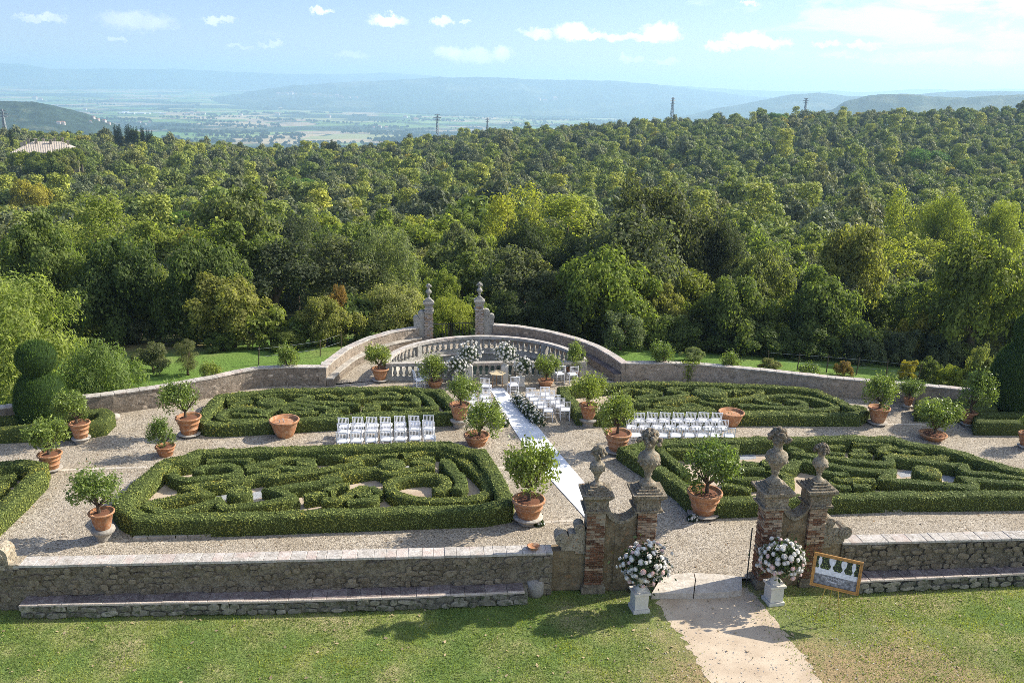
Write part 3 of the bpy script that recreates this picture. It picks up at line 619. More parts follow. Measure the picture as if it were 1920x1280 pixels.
BT('small yellow tree in front of the left umbrella pine', 'tree', 'oak', 'yellow', 352, 440, 40, 128, 2)
BT('tall thick scrub in deep shade right of the rear gate', 'bush', 'bush', 'dark', 960, 600, 130, 'b635', 1, name='bush')
BT('dark thicket below the walnut-like tree', 'bush', 'bush', 'dark', 1050, 608, 130, 'b642', 2, name='bush', sq=.9)
BT('dark undergrowth below the deep green oak on the right', 'bush', 'bush', 'darkoak', 1400, 632, 190, 'b660', 0, name='bush', sq=.55)
BT('dark undergrowth under the right oaks by the green strip', 'bush', 'bush', 'darkoak', 1510, 636, 150, 'b662', 2, name='bush', sq=.6)
BT('dark undergrowth right of the pale-leaved shrub', 'bush', 'bush', 'darkoak', 1275, 625, 140, 'b656', 1, name='bush', sq=.6)

# the wood: every tree near enough to tell apart is its own object, the rest one mass
KINDS = [('oak', 'oak', .24, 'dark green oak among many in the dense wood below the garden', 'dark green oaks of the wood'),
         ('holm', 'grey', .27, 'grey-green holm oak among many in the dense wood below the garden', 'grey-green holm oaks of the wood'),
         ('holm', 'holm', .12, 'blackish holm oak in the dense wood below the garden', 'blackish holm oaks of the wood'),
         ('oak', 'mid', .22, 'fresh green oak in the dense wood below the garden', 'fresh green oaks of the wood'),
         ('tall', 'lime', .08, 'yellow-green slender tree in the dense wood below the garden', 'yellow-green slender trees of the wood'),
         ('oak', 'olive', .06, 'olive-brown oak in the dense wood below the garden', 'olive-brown oaks of the wood'),
         ('oak', 'yellow', .028, 'yellowing oak in the dense wood below the garden', 'yellowing oaks of the wood'),
         ('oak', 'rust', .005, 'rust-tinged tree in the dense wood below the garden', 'rust-tinged trees of the wood')]
EDX = [-500, 0, 200, 330, 380, 560, 640, 800, 900, 1000, 1100, 1200, 1300, 1450, 1580, 1900, 2500]; EDY = [760, 705, 614, 616, 648, 655, 650, 632, 630, 634, 642, 646, 648, 652, 656, 662, 680]
EDA = []; EDD = []
for _x, _y in zip(EDX, EDY): _p = W(_x, _y, -1.0); EDA.append(math.atan2(_p.x, _p.y)); EDD.append(math.hypot(_p.x, _p.y))
def edge_dist(a): return float(np.interp(a, EDA, EDD))
LANDX = [150, 330, 520, 700, 870, 1080, 1300, 1500, 1700]; LANDM = ['above the feathery left trees', 'behind the large dark oak', 'behind the round olive bush', 'behind the tall silvery tree', 'behind the rear gate', 'left of the giant holm', 'behind the giant holm', 'right of the giant holm', 'behind the grey hedge', 'behind the yellow-green poplars']
def undergrowth():
    r = random.Random(31); a = EDA[2] - .02; k = 0
    while a < EDA[-2] + .06:
        d = edge_dist(a) + r.uniform(1.0, 3.2); R_ = r.uniform(1.1, 2.1); X, Y = d * math.sin(a), d * math.cos(a)
        o = link('undergrowth_bush', MID['bush'][0], None, (X, Y, terr(X, Y) + R_ * .45), r.random() * 6.28, (R_, R_, R_ * r.uniform(.8, 1.3)))
        c = G[r.choice(['darkoak', 'oak', 'oak', 'olive', 'grey', 'mid'])]; o.color = tuple(c) + (1,); tag(o, 'dark bush in the scrub along the foot of the wood', 'bush', 'bushes of the scrub along the foot of the wood'); a += R_ * 1.05 / d
undergrowth()
def build_wood():
    pts = []; r = np.random.default_rng(21)
    d = 54.0
    while d < 620:
        step = 4.5 + d * .0042; a = math.radians(-40) + r.random() * .05
        while a < math.radians(40):
            dd = d + r.uniform(-.5, .5) * step; aa = a + r.uniform(-.35, .35) * step / d
            pts.append((dd * math.sin(aa), dd * math.cos(aa), dd)); a += step / d
        d += step * .86
    keep = []
    for (X, Y, dd) in pts:
        az = math.atan2(X, Y); dc = float(np.interp(az, AZS, DCREST))
        if dd > dc + 40 or dd < edge_dist(az) + 6: continue
        if any((X - tx) ** 2 + (Y - ty) ** 2 < (tr * .8) ** 2 for tx, ty, tr in TREES): continue
        R_ = r.uniform(2.4, 4.2); 
        if r.random() < .08: R_ *= 1.3
        nz = wobble(X + 300, Y - 200, 2.6); u = r.random() + nz * .16; u = min(max(u, 0), .999); acc = 0
        # neighbours tend to be of one kind
        order = [1, 2, 0, 3, 5, 4, 6, 7]
        for k in order:
            acc += KINDS[k][2]
            if u < acc: break
        if k == 7 and r.random() < .8: k = 5
        if k >= 6 and dd < 140: k = 3
        keep.append((dd, X, Y, R_, k))
    keep.sort(); n_ind = 0; cnt = {}
    far = {}
    for (dd, X, Y, R_, k) in keep:
        sh, col, _, lab, grp = KINDS[k]; z = terr(X, Y)
        tall = R_ * r.uniform(.85, 1.25)
        near = dd < 95
        if near: R_ *= .8; tall *= .75
        zc = z + {'tall': 1.3}.get(sh, 1.1) * tall + (.2 if near else 1.5)
        px, py = PJ((X, Y, zc)); vis = -60 < px < 1980
        if vis and n_ind < 290 and dd < 400:
            n_ind += 1; me = MID[sh][int(r.integers(len(MID[sh])))]
            o = link('woodland_tree', me, None, (X, Y, zc), r.random() * 6.28, (R_, R_, tall * (.72 if sh == 'tall' else 1))); o.color = tuple(G[col]) + (1,)
            lm = LANDM[min(int(np.searchsorted(LANDX, px)), len(LANDM) - 1)]
            kn = lab.split(' among')[0].split(' in the')[0]; rk = ['lowest', 'low', 'middle', 'upper'][min(3, int((dd - 54) / 26))]
            tag(o, '%s in the %s wood %s' % (kn, rk, lm), 'tree', grp)
        else: far.setdefault(k, []).append((X, Y, zc, R_, tall * (.72 if sh == 'tall' else 1), r.random() * 6.28))
    print('individual wood trees', n_ind, 'far', sum(len(v) for v in far.values()))
    protos = bpy.data.collections.new('far_tree_kinds'); V = []; idx = []; sc = []; rot = []
    names = []
    k_i = 0
    for k in sorted(far):
        sh, col = KINDS[k][0], KINDS[k][1]; mat = m_leaf('far_foliage_' + col, G[col], .42, .28, .6, .2, .25)
        me = joined('wood_kind_%02d' % k_i, 2200, .135, 700 + k, sh, mat=mat, trunk=False)
        po = bpy.data.objects.new('wood_kind_%02d' % k_i, me); protos.objects.link(po)
        for (X, Y, z, R_, T, a) in far[k]: V.append((X, Y, z)); idx.append(k_i); sc.append((R_, R_, T)); rot.append((0, 0, a))
        k_i += 1
    me = bpy.data.meshes.new('woodland'); me.from_pydata(V, [], [])
    at_i = me.attributes.new('kind_index', 'INT', 'POINT'); at_i.data.foreach_set('value', idx)
    at_s = me.attributes.new('sc', 'FLOAT_VECTOR', 'POINT'); at_s.data.foreach_set('vector', np.array(sc, dtype=np.float32).ravel())
    at_r = me.attributes.new('rot', 'FLOAT_VECTOR', 'POINT'); at_r.data.foreach_set('vector', np.array(rot, dtype=np.float32).ravel())
    o = link('woodland', me); tag(o, 'far mass of mixed green woodland covering the hillside to the skyline', 'woodland', None, 'stuff')
    scatter_nodes(o, protos)
def scatter_nodes(o, coll):
    ng = bpy.data.node_groups.new('scatter', 'GeometryNodeTree')
    ng.interface.new_socket(name='Geometry', in_out='INPUT', socket_type='NodeSocketGeometry'); ng.interface.new_socket(name='Geometry', in_out='OUTPUT', socket_type='NodeSocketGeometry')
    N = ng.nodes; L = ng.links; gi = N.new('NodeGroupInput'); go = N.new('NodeGroupOutput')
    ci = N.new('GeometryNodeCollectionInfo'); ci.inputs['Collection'].default_value = coll; ci.inputs['Separate Children'].default_value = True; ci.inputs['Reset Children'].default_value = True
    ip = N.new('GeometryNodeInstanceOnPoints'); ip.inputs['Pick Instance'].default_value = True
    def named(nm, typ):
        q = N.new('GeometryNodeInputNamedAttribute'); q.data_type = typ; q.inputs['Name'].default_value = nm; return q.outputs['Attribute']
    L.new(gi.outputs[0], ip.inputs['Points']); L.new(ci.outputs[0], ip.inputs['Instance'])
    L.new(named('kind_index', 'INT'), ip.inputs['Instance Index']); L.new(named('sc', 'FLOAT_VECTOR'), ip.inputs['Scale'])
    e = N.new('FunctionNodeEulerToRotation'); L.new(named('rot', 'FLOAT_VECTOR'), e.inputs[0]); L.new(e.outputs[0], ip.inputs['Rotation'])
    L.new(ip.outputs[0], go.inputs[0])
    md = o.modifiers.new('scatter', 'NODES'); md.node_group = ng
build_wood()

# cypresses of the villa drive, and single ones
def cypress(px, ytop, hpx, dist, label, group=None):
    top = WD(px, ytop, dist); bot = WD(px, ytop + hpx, dist); h = top.z - bot.z; s = h / 6.1
    o = link('cypress_tree', MID['cypress'][0], None, (top.x, top.y, bot.z + 3.2 * s), rnd.random() * 6, (s * 1.25, s * 1.25, s)); o.color = (.020, .036, .014, 1)
    tag(o, label, 'cypress', group)
for (px, y, h) in [(214, 238, 26), (219, 240, 24), (223, 237, 28), (236, 238, 30), (240, 237, 32), (245, 240, 26), (250, 243, 22), (255, 242, 24), (264, 241, 26), (268, 244, 22), (274, 246, 18), (279, 247, 18), (284, 249, 16)]:
    cypress(px, y - 5, h + 11, 470, 'slender dark cypress in the row standing along the left skyline', 'cypresses in the row on the left skyline')
cypress(18, 240, 40, 380, 'lone dark cypress beside the farmhouse at the left edge')
cypress(1313, 278, 32, 300, 'taller of the two lone cypresses in the right wood')
cypress(1290, 285, 24, 300, 'shorter of the two lone cypresses in the right wood')
cypress(1588, 282, 26, 320, 'lone small cypress amid the upper right wood')

# farmhouse roof among the trees on the left
def villa():
    P = WD(90, 283, 330); g = terr(P.x, P.y)
    o = thing('farmhouse', 'farmhouse with a broad pale tiled hip roof and many chimneys among the left trees', 'house', (P.x, P.y, P.z - 6.5), math.radians(22))
    tile = m_stone('pale_roof_tiles', [(.30, .25, .20), (.38, .33, .27), (.45, .40, .34)], .8, lam=.2, dam=.15, bd=.05)
    wall = m_stone('farmhouse_wall', [(.30, .25, .19), (.36, .31, .24), (.40, .36, .29)], .5, lam=.1, dam=.15)
    b = MB().box((0, 0, 3.2), (18, 12, 6.4)); link('wall', b.mesh('wall', wall), o)
    r = MB(); a, c, h, z = 10.0, 7.0, 3.0, 6.45
    r.add([(-a, -c, z), (a, -c, z), (a, c, z), (-a, c, z), (-4.2, 0, z + h), (4.2, 0, z + h), (-a, -c, z - .25), (a, -c, z - .25), (a, c, z - .25), (-a, c, z - .25)],
          [(0, 1, 5, 4), (1, 2, 5), (2, 3, 4, 5), (3, 0, 4), (0, 6, 7, 1), (1, 7, 8, 2), (2, 8, 9, 3), (3, 9, 6, 0), (9, 8, 7, 6)])
    for i in range(40):                                   # rows of tiles standing proud
        x = -a + .5 + i * .5; hh = min(1, (a - abs(x)) / (a - 4.2)); 
        r.box((x, -c * (1 - hh / 2) - 0.0, z + h * hh / 2 + .06), (.14, c * hh * 1.06, .08), R=Matrix.Rotation(math.atan2(h, c), 3, 'X'))
    ro = link('roof', r.mesh('roof', tile), o)
    for (x, y) in [(-7.5, 1), (-5.5, .8), (-3, -1.2), (-3.4, 1.2), (-1, 1.0), (1.2, -1.6), (2.2, .8), (4.6, .5), (6.2, -1.0), (-6.2, -2.5)]:
        zz = z + h * min(1 - abs(y) / c, (a - abs(x)) / (a - 4.2) if abs(x) > 4.2 else 1)
        k = MB().box((0, 0, .5), (.7, .7, 1.5)).box((0, 0, 1.35), (.95, .95, .18)); link('chimney', k.mesh('chimney', wall), ro, (x, y, zz))
    for x in (-6, -2, 2, 6):
        w = MB().box((0, 0, 0), (1.0, .1, 1.5)); link('window', w.mesh('window', M['iron']), o, (x, -6.03, 4.2))
    r = random.Random(5)
    for (px, py, dd) in [(48, 296, 318), (66, 292, 312), (84, 297, 308), (101, 290, 305), (118, 286, 310), (134, 284, 314), (150, 280, 322), (70, 306, 300), (92, 308, 296), (112, 303, 298), (36, 290, 322), (128, 296, 302)]:
        Q = WD(px, py, dd); R_ = r.uniform(3.2, 4.6); k = r.choice(['grey', 'oak', 'mid', 'olive']); t = link('woodland_tree', MID['oak'][r.randrange(4)], None, (Q.x, Q.y, Q.z - R_ * .55), r.random() * 6, (R_, R_, R_ * 1.1)); t.color = tuple(G[k]) + (1,)
        tag(t, 'tree crowding round the walls of the tile-roofed farmhouse', 'tree', 'trees crowding round the farmhouse')
villa()

# lattice pylons
def pylon(px, ytop, hpx, dist, label):
    T = WD(px, ytop, dist); B = WD(px, ytop + hpx, dist); h = T.z - B.z; w = h * .13; b = MB(); t = h * .010 + .05
    lv = [0, .2, .38, .54, .68, .8, .9, 1.0]
    def c(k, s): q = w * (1 - .82 * lv[k]) / 2; return Vector((s[0] * q, s[1] * q, h * lv[k]))
    S = [(-1, -1), (1, -1), (1, 1), (-1, 1)]
    for k in range(len(lv) - 1):
        for i, s in enumerate(S):
            s2 = S[(i + 1) % 4]; b.tube([c(k, s), c(k + 1, s)], t, 4); b.tube([c(k, s), c(k + 1, s2)], t * .6, 3); b.tube([c(k, s2), c(k + 1, s)], t * .6, 3); b.tube([c(k + 1, s), c(k + 1, s2)], t * .6, 3)
    o = thing('pylon', label, 'pylon', (T.x, T.y, B.z), rnd.random())
    link('lattice_mast', b.mesh('lattice_mast', M['galv']), o)
    for q, wd in ((.72, .30), (.84, .36), (.95, .28)):
        a = MB(); a.tube([(-h * wd * .5, 0, h * q), (h * wd * .5, 0, h * q)], t, 4); a.tube([(-h * wd * .5, 0, h * q), (0, 0, h * (q + .05))], t * .6, 3); a.tube([(h * wd * .5, 0, h * q), (0, 0, h * (q + .05))], t * .6, 3)
        link('cross_arm', a.mesh('cross_arm', M['galv']), o)
pylon(1262, 183, 40, 650, 'steel lattice pylon rising above the wood right of centre')
pylon(820, 214, 42, 640, 'steel lattice pylon at the left end of the skyline wood, centre of the view')
pylon(914, 221, 26, 700, 'small slender pylon between the two taller ones on the skyline')
pylon(1512, 184, 34, 760, 'thin distant pylon on the right skyline')
pylon(4, 205, 50, 560, 'lattice pylon at the far left edge of the picture')

# hamlets and barns on the plain
def hamlets():
    from mathutils.bvhtree import BVHTree
    VV = []; FF = []
    for v_, f_ in LAND:
        k_ = len(VV); VV += v_; FF += [[i + k_ for i in q] for q in f_]
    bvh = BVHTree.FromPolygons(VV, FF)
    r = np.random.default_rng(3)
    ml = [m_flat('pale_render', (.55, .50, .44), .9, .1, .05, 1), m_flat('pink_render', (.52, .44, .38), .9, .1, .05, 1)]; rf = m_flat('red_tiles', (.34, .20, .15), .9, .1, .1, 1); wf = m_flat('white_sheet_roof', (.68, .68, .68), .7, .2, .05, 1)
    hm = []
    for a in range(2):
        b = MB().box((0, 0, .35), (1, .7, .7), 0); b.add([(-.54, -.39, .7), (.54, -.39, .7), (.54, .39, .7), (-.54, .39, .7), (-.3, 0, .95), (.3, 0, .95)], [(0, 1, 5, 4), (1, 2, 5), (2, 3, 4, 5), (3, 0, 4), (3, 2, 1, 0)], 1)
        hm.append(b.mesh('house', [ml[a], rf]))
    b = MB().box((0, 0, .16), (1, .4, .32), 0); b.add([(-.52, -.22, .32), (.52, -.22, .32), (.52, .22, .32), (-.52, .22, .32), (-.52, 0, .40), (.52, 0, .40)], [(0, 1, 5, 4), (1, 2, 5), (2, 3, 4, 5), (3, 0, 4), (3, 2, 1, 0)], 1)
    barn = b.mesh('barn', [ml[0], wf])
    groups = [('pale farmhouse in the hamlet on the left spur', 'houses of the hamlet under the left spur', 'house', [(170, 230), (175, 222), (184, 226), (196, 229), (204, 233), (110, 232), (118, 233), (262, 232), (272, 234), (280, 231)], 1500, 5),
              ('white farm building in the row on the plain left of centre', 'white farm buildings on the plain', 'barn', [(228, 213), (236, 212), (246, 214), (256, 213), (266, 214), (276, 214), (295, 213), (306, 214)], 5200, 34),
              ('low red-roofed farm on the plain right of the white buildings', 'red-roofed farms on the plain', 'house', [(350, 216), (360, 214), (372, 216), (382, 215), (160, 207), (66, 187), (76, 189), (452, 217), (520, 216), (616, 221), (210, 190), (300, 183)], 5200, 20),
              ('pale house of the small town left of centre', 'houses of the hazy hill town', 'house', [(522, 180), (530, 178), (538, 177), (546, 178), (554, 179), (590, 182), (600, 180), (610, 182), (620, 183), (632, 182), (640, 185), (655, 184), (668, 186)], 8800, 34),
              ('white-walled farm at the foot of the central blue hill', 'farms at the foot of the central hill', 'house', [(700, 241), (712, 240), (724, 242), (760, 222), (1010, 189), (1022, 192), (1040, 188), (780, 228)], 4300, 20)]
    for lab, grp, cat, ps, dist, sz in groups:
        for (x, y) in ps:
            hit = bvh.ray_cast(CP, ray(x, y).normalized())
            if hit[0] is None: continue
            P = hit[0]; dist_h = math.hypot(P.x, P.y)
            s = sz * r.uniform(.7, 1.25) * (dist_h / dist)
            o = link('barn' if cat == 'barn' else 'far_house', barn if cat == 'barn' else hm[int(r.integers(2))], None, (P.x, P.y, P.z - s * .2), r.uniform(-.5, .5), s); tag(o, lab, cat, grp)
hamlets()

# copses and tree lines on the plain (one uncountable mass)
def plain_trees():
    r = np.random.default_rng(9); V = []
    for _ in range(420):
        d = r.uniform(1500, 9500) if r.random() < .75 else r.uniform(1500, 4500); a = math.radians(r.uniform(-32, 12)); X, Y = d * math.sin(a), d * math.cos(a); n = int(r.integers(5, 40)); th = r.uniform(-.5, .5) if r.random() < .7 else r.uniform(0, 3.1)
        ln = r.uniform(60, 420); wd = r.uniform(3, 16) if r.random() < .6 else r.uniform(30, 90)
        for _ in range(n):
            u = r.uniform(-.5, .5) * ln; v = r.normal() * wd; V.append((X + u * math.cos(th) - v * math.sin(th), Y + u * math.sin(th) + v * math.cos(th)))
    pr = bpy.data.collections.new('plain_tree_kinds'); mat = m_leaf('copse_foliage', (.030, .046, .020), .35, .2, .7, .1, .1)
    po = bpy.data.objects.new('plain_tree_00', joined('plain_tree_00', 260, .42, 5, 'bush', mat=mat, trunk=False)); pr.objects.link(po)
    P = []; S = []; R_ = []
    for (X, Y) in V:
        s = r.uniform(5, 11); d = math.hypot(X, Y); z = -190 + 16 * wobble(X, Y, .12) * min(1, d / 5000) + 5 * wobble(X + 900, Y, .4) + max(0.0, d - 8000) / 7000 * 120
        P.append((X, Y, z + s * .5)); S.append((s, s, s * r.uniform(.8, 1.2))); R_.append((0, 0, r.random() * 6.28))
    me = bpy.data.meshes.new('copses'); me.from_pydata(P, [], [])
    me.attributes.new('kind_index', 'INT', 'POINT').data.foreach_set('value', [0] * len(P))
    me.attributes.new('sc', 'FLOAT_VECTOR', 'POINT').data.foreach_set('vector', np.array(S, dtype=np.float32).ravel())
    me.attributes.new('rot', 'FLOAT_VECTOR', 'POINT').data.foreach_set('vector', np.array(R_, dtype=np.float32).ravel())
    o = link('copses', me); tag(o, 'scattered copses and tree lines between the fields of the plain', 'copses', None, 'stuff'); scatter_nodes(o, pr)
plain_trees()

# the air
def haze():
    m = bpy.data.materials.new('haze'); m.use_nodes = True; n = NT(m.node_tree); m.node_tree.nodes.clear()
    v = n.new('ShaderNodeVolumePrincipled'); v.inputs['Color'].default_value = (.54, .80, 1.0, 1); v.inputs['Density'].default_value = 1.45e-4; v.inputs['Anisotropy'].default_value = .25
    o_ = n.new('ShaderNodeOutputMaterial'); n.l.new(v.outputs[0], o_.inputs['Volume'])
    b = MB().box((0, 9000, 60), (36000, 19400, 560)); o = link('haze', b.mesh('haze', m)); tag(o, 'thin blue haze lying over the plain and hills', 'haze', None, 'stuff')
HAZE = haze

# ================================================================== GARDEN GROUND
def poly_sheet(name, pts, mat, z=None, label=None, kind='structure'):
    V = [(p[0], p[1], p[2] if z is None else z) for p in pts]
    o = link(name, mk_mesh(name, V, [tuple(range(len(V)))], [mat])); tag(o, label, None, None, kind); return o
LAWN_Z = -0.15
# --- line of the front wall (outer face of its coping at the top), found from the photograph
WT = 1.20                       # wall top above the garden gravel
FW = [W(x, y, WT) for (x, y) in [(-260, 1062), (14, 1060.5), (480, 1050.5), (930, 1038.7)]]
FWR = [W(x, y, WT) for (x, y) in [(1587, 1017.5), (1920, 1008.7), (2300, 999)]]
fdir = (FWR[1] - FW[1]).normalized(); fdir.z = 0; fnrm = Vector((-fdir.y, fdir.x, 0))   # towards the garden
FANG = math.atan2(fdir.y, fdir.x)
# --- the back wall, its curved part and the pool
ZB = 0.92
BW_L = [W(x, y, ZB) for (x, y) in [(-420, 800), (-60, 768), (60, 755), (130, 745), (200, 737), (300, 723), (400, 705), (440, 696), (485, 688), (540, 685.5), (604, 686)]]
CW_L = [W(x, y, ZB) for (x, y) in [(604, 689), (620, 674), (650, 652), (690, 634), (735, 621), (782, 613)]]
CW_R = [W(x, y, ZB) for (x, y) in [(925, 608), (970, 611), (1030, 621), (1080, 634), (1120, 649), (1150, 666), (1172, 681)]]
BW_R = [W(x, y, ZB) for (x, y) in [(1172, 679), (1240, 678), (1310, 681), (1370, 686), (1440, 693), (1500, 699.5), (1560, 706), (1640, 713), (1700, 718), (1800, 727), (1900, 737), (2100, 760), (2400, 800)]]
RL, RR_ = W(724, 712, 0), W(1096, 708, 0)
PC = (RL + RR_) / 2; PR = (RR_ - RL).length / 2; PDIR = (RR_ - RL).normalized(); PN = Vector((-PDIR.y, PDIR.x, 0)); PANG = math.atan2(PDIR.y, PDIR.x)
ARC_TOP = W(897, 628, .9); ARC_H = (ARC_TOP - PC).dot(PN)
def arc_pt(t, extra=0.0):       # t 0..pi from right to left
    return PC + PDIR * (math.cos(t) * (PR + extra)) + PN * (math.sin(t) * (ARC_H + extra))
FWB = FW[0] + fnrm * .02; 
front = [FW[0] + fnrm * .2, FWR[-1] + fnrm * .2]
def flat(p, z=0.0): return (p.x, p.y, z)
gar = [flat(front[0]), flat(front[1])] + [flat(p) for p in reversed(BW_R)] + [flat(RR_), flat(RL)] + [flat(p) for p in reversed(BW_L)]
poly_sheet('gravel_terrace', gar, M['gravel'], 0.0, 'pale gravel garden terrace round the box parterres')
cres = [flat(CW_L[0])] + [flat(p) for p in CW_L] + [flat(W(850, 611, ZB) + Vector((0, .6, 0)))] + [flat(p) for p in CW_R] + [flat(RR_)] + [flat(arc_pt(t)) for t in np.linspace(0, math.pi, 25)]
def ring():
    "gravel walk between the balustrade of the pool and the curved wall"
    outer = [CW_L[0] + (CW_L[0] - PC) * .02] + CW_L + [W(820, 609, ZB), W(870, 607.5, ZB)] + CW_R; n = 40
    def res(P, n):
        L = [0]; 
        for a, b in zip(P, P[1:]): L.append(L[-1] + (b - a).length)
        return [Vector((np.interp(t, L, [p.x for p in P]), np.interp(t, L, [p.y for p in P]), 0)) for t in np.linspace(0, L[-1], n)]
    O = res(outer, n); I = [arc_pt(t, -.02) for t in np.linspace(math.pi, 0, n)]
    V = [flat(p) for p in O] + [flat(p) for p in I]; Fc = [(i, i + 1, n + i + 1, n + i) for i in range(n - 1)]
    o = struct('gravel_walk', mk_mesh('gravel_walk', V, Fc, [M['gravel']]), 'curved gravel walk behind the pool balustrade')
ring()
lw = [(-60, 2, LAWN_Z), (60, 2, LAWN_Z), flat(FWR[-1] + fnrm * .3 + fdir * 20, LAWN_Z), flat(FW[0] + fnrm * .3 - fdir * 20, LAWN_Z)]
poly_sheet('lawn', lw, M['lawn'], None, 'green lawn in front of the old wall, dry beside the path')
# the trodden path from the gate
def path_sheet():
    L = [(1228, 1108), (1232, 1130), (1243, 1150), (1262, 1172), (1282, 1200), (1303, 1232), (1322, 1262), (1345, 1300), (1380, 1380), (1400, 1460)]
    Rt = [(1398, 1102), (1418, 1120), (1436, 1142), (1450, 1162), (1468, 1185), (1492, 1212), (1512, 1240), (1535, 1270), (1560, 1310), (1620, 1400), (1700, 1500)]
    r = random.Random(4)
    def dense(P):
        Q = [W(x, y, LAWN_Z) for x, y in P]; out = []
        for a, b in zip(Q, Q[1:]):
            k = max(2, int((b - a).length / .12))
            for i in range(k): out.append(a.lerp(b, i / k) + Vector((r.gauss(0, .07), r.gauss(0, .05), 0)))
        return out + [Q[-1]]
    A, B = dense(L), dense(Rt); poly_sheet('path', [flat(p, LAWN_Z + .004) for p in A] + [flat(p, LAWN_Z + .004) for p in reversed(B)], M['dirt'], None, 'sandy trodden path leading through the gate')
    return [W(x, y, 0) for x, y in L], [W(x, y, 0) for x, y in Rt]
PATH_L, PATH_R = path_sheet()
# threshold slabs in the gateway
th = [[(1222, 1112), (1240, 1082), (1272, 1075), (1300, 1073.5), (1303, 1086), (1300, 1112)], [(1302, 1112), (1305, 1086), (1302, 1073.5), (1345, 1076), (1391, 1081), (1391, 1106), (1360, 1110)]]
to = thing('threshold', 'worn pale stone threshold with a rounded inner edge between the gate piers', 'threshold', (0, 0, 0)); to['kind'] = 'structure'; del to['category']
for k, q in enumerate(th):
    P = [W(x, y, .03) for x, y in q]; P = P[::-1] if (P[1] - P[0]).cross(P[2] - P[1]).z < 0 else P
    link('threshold_slab', MB().prism([(p.x, p.y) for p in P], LAWN_Z - .1, .035 + .004 * k).mesh('threshold_slab', M['threshold']), to)
# pink-grey stone kerb lines let into the gravel
def kerb(a, b, n, label):
    A, B = W(*a), W(*b); o = thing('stone_kerb', label, 'kerb', (A.x, A.y, 0), math.atan2(B.y - A.y, B.x - A.x)); L = (B - A).length / n
    me = MB().box((L / 2, 0, -.02), (L - .02, .14, .054)).mesh('kerb_stone', M['threshold'])
    for i in range(n): link('kerb_stone', me, o, (L * i, rnd.uniform(-.01, .01), 0))
kerb((108, 881), (300, 874), 9, 'thin pale stone kerb flush in the gravel below the left lemon pots')
kerb((1652, 795), (1800, 796), 7, 'thin pale stone kerb flush in the gravel between the right lemon pots')
kerb((905, 877), (960, 876), 4, 'thin pale stone kerb in the gravel left of the carpet')
kerb((1020, 978), (1075, 975), 4, 'thin pale stone kerb in the gravel beside the left gate pier')

# ================================================================== WALLS
def resample(P, step):
    L = [0.0]
    for a, b in zip(P, P[1:]): L.append(L[-1] + (b - a).length)
    n = max(2, int(round(L[-1] / step)) + 1); ts = np.linspace(0, L[-1], n)
    return [Vector((np.interp(t, L, [p.x for p in P]), np.interp(t, L, [p.y for p in P]), 0)) for t in ts]
def normals(P, closed=False):
    out = []; n = len(P)
    for i in range(n):
        a = P[(i - 1) % n] if closed else P[max(i - 1, 0)]; c = P[(i + 1) % n] if closed else P[min(i + 1, n - 1)]; b = P[i]
        d1 = (b - a); d2 = (c - b)
        d1 = d1.normalized() if d1.length > 1e-6 else d2.normalized(); d2 = d2.normalized() if d2.length > 1e-6 else d1
        n1 = Vector((-d1.y, d1.x, 0)); n2 = Vector((-d2.y, d2.x, 0)); m = n1 + n2
        m = m / max(m.length, .3); out.append(m / max(m.dot(n1), .5))
    return out
def wall_body(P, w0, w1, z0, z1, mat, name='wall_body', parent=None, jit=.012):
    "strip wall between offsets w0..w1 (left of travel is positive)"
    Q = resample(P, .35); N_ = normals(Q); zs = np.linspace(z0, z1, 6); V = []; Fc = []; r = random.Random(3)
    for q, nn in zip(Q, N_):
        for z in zs: p = q + nn * (w0 + r.gauss(0, jit)); V.append((p.x, p.y, z))
        for z in zs[::-1]: p = q + nn * (w1 + r.gauss(0, jit)); V.append((p.x, p.y, z))
    k = 12; n = len(Q)
    for i in range(n - 1):
        for j in range(k): Fc.append((i * k + j, i * k + (j + 1) % k, (i + 1) * k + (j + 1) % k, (i + 1) * k + j))
    Fc.append(tuple(range(k - 1, -1, -1))); Fc.append(tuple((n - 1) * k + j for j in range(k)))
    me = mk_mesh(name, V, Fc, [mat]); bpy_fix(me); return link(name, me, parent)
def bpy_fix(me):
    import bmesh
    b = bmesh.new(); b.from_mesh(me); bmesh.ops.recalc_face_normals(b, faces=b.faces[:]); b.to_mesh(me); b.free()
def stone_variants(n, mat, seed, h=.05, sides=9):
    out = []; r = random.Random(seed)
    for _ in range(n):
        b = MB(); V = []; ang = [2 * math.pi * (i + r.uniform(-.25, .25)) / sides for i in range(sides)]
        rr = [r.uniform(.86, 1.08) for _ in ang]
        def P(s, y): return [(max(-1, min(1, 1.2 * s * q * math.cos(a))) * .5, y, max(-1, min(1, 1.2 * s * q * math.sin(a))) * .5) for a, q in zip(ang, rr)]
        V = P(1, .12) + P(1, -h * .35) + P(.72, -h) + [(0, -h * r.uniform(.8, 1.15), 0)]
        Fc = []
        for k in range(2):
            for i in range(sides): j = (i + 1) % sides; Fc.append((k * sides + i, k * sides + j, (k + 1) * sides + j, (k + 1) * sides + i))
        for i in range(sides): Fc.append((2 * sides + i, 2 * sides + (i + 1) % sides, 3 * sides))
        b.add(V, Fc); me = b.mesh('stone', mat); bpy_fix(me); out.append(me)
    return out
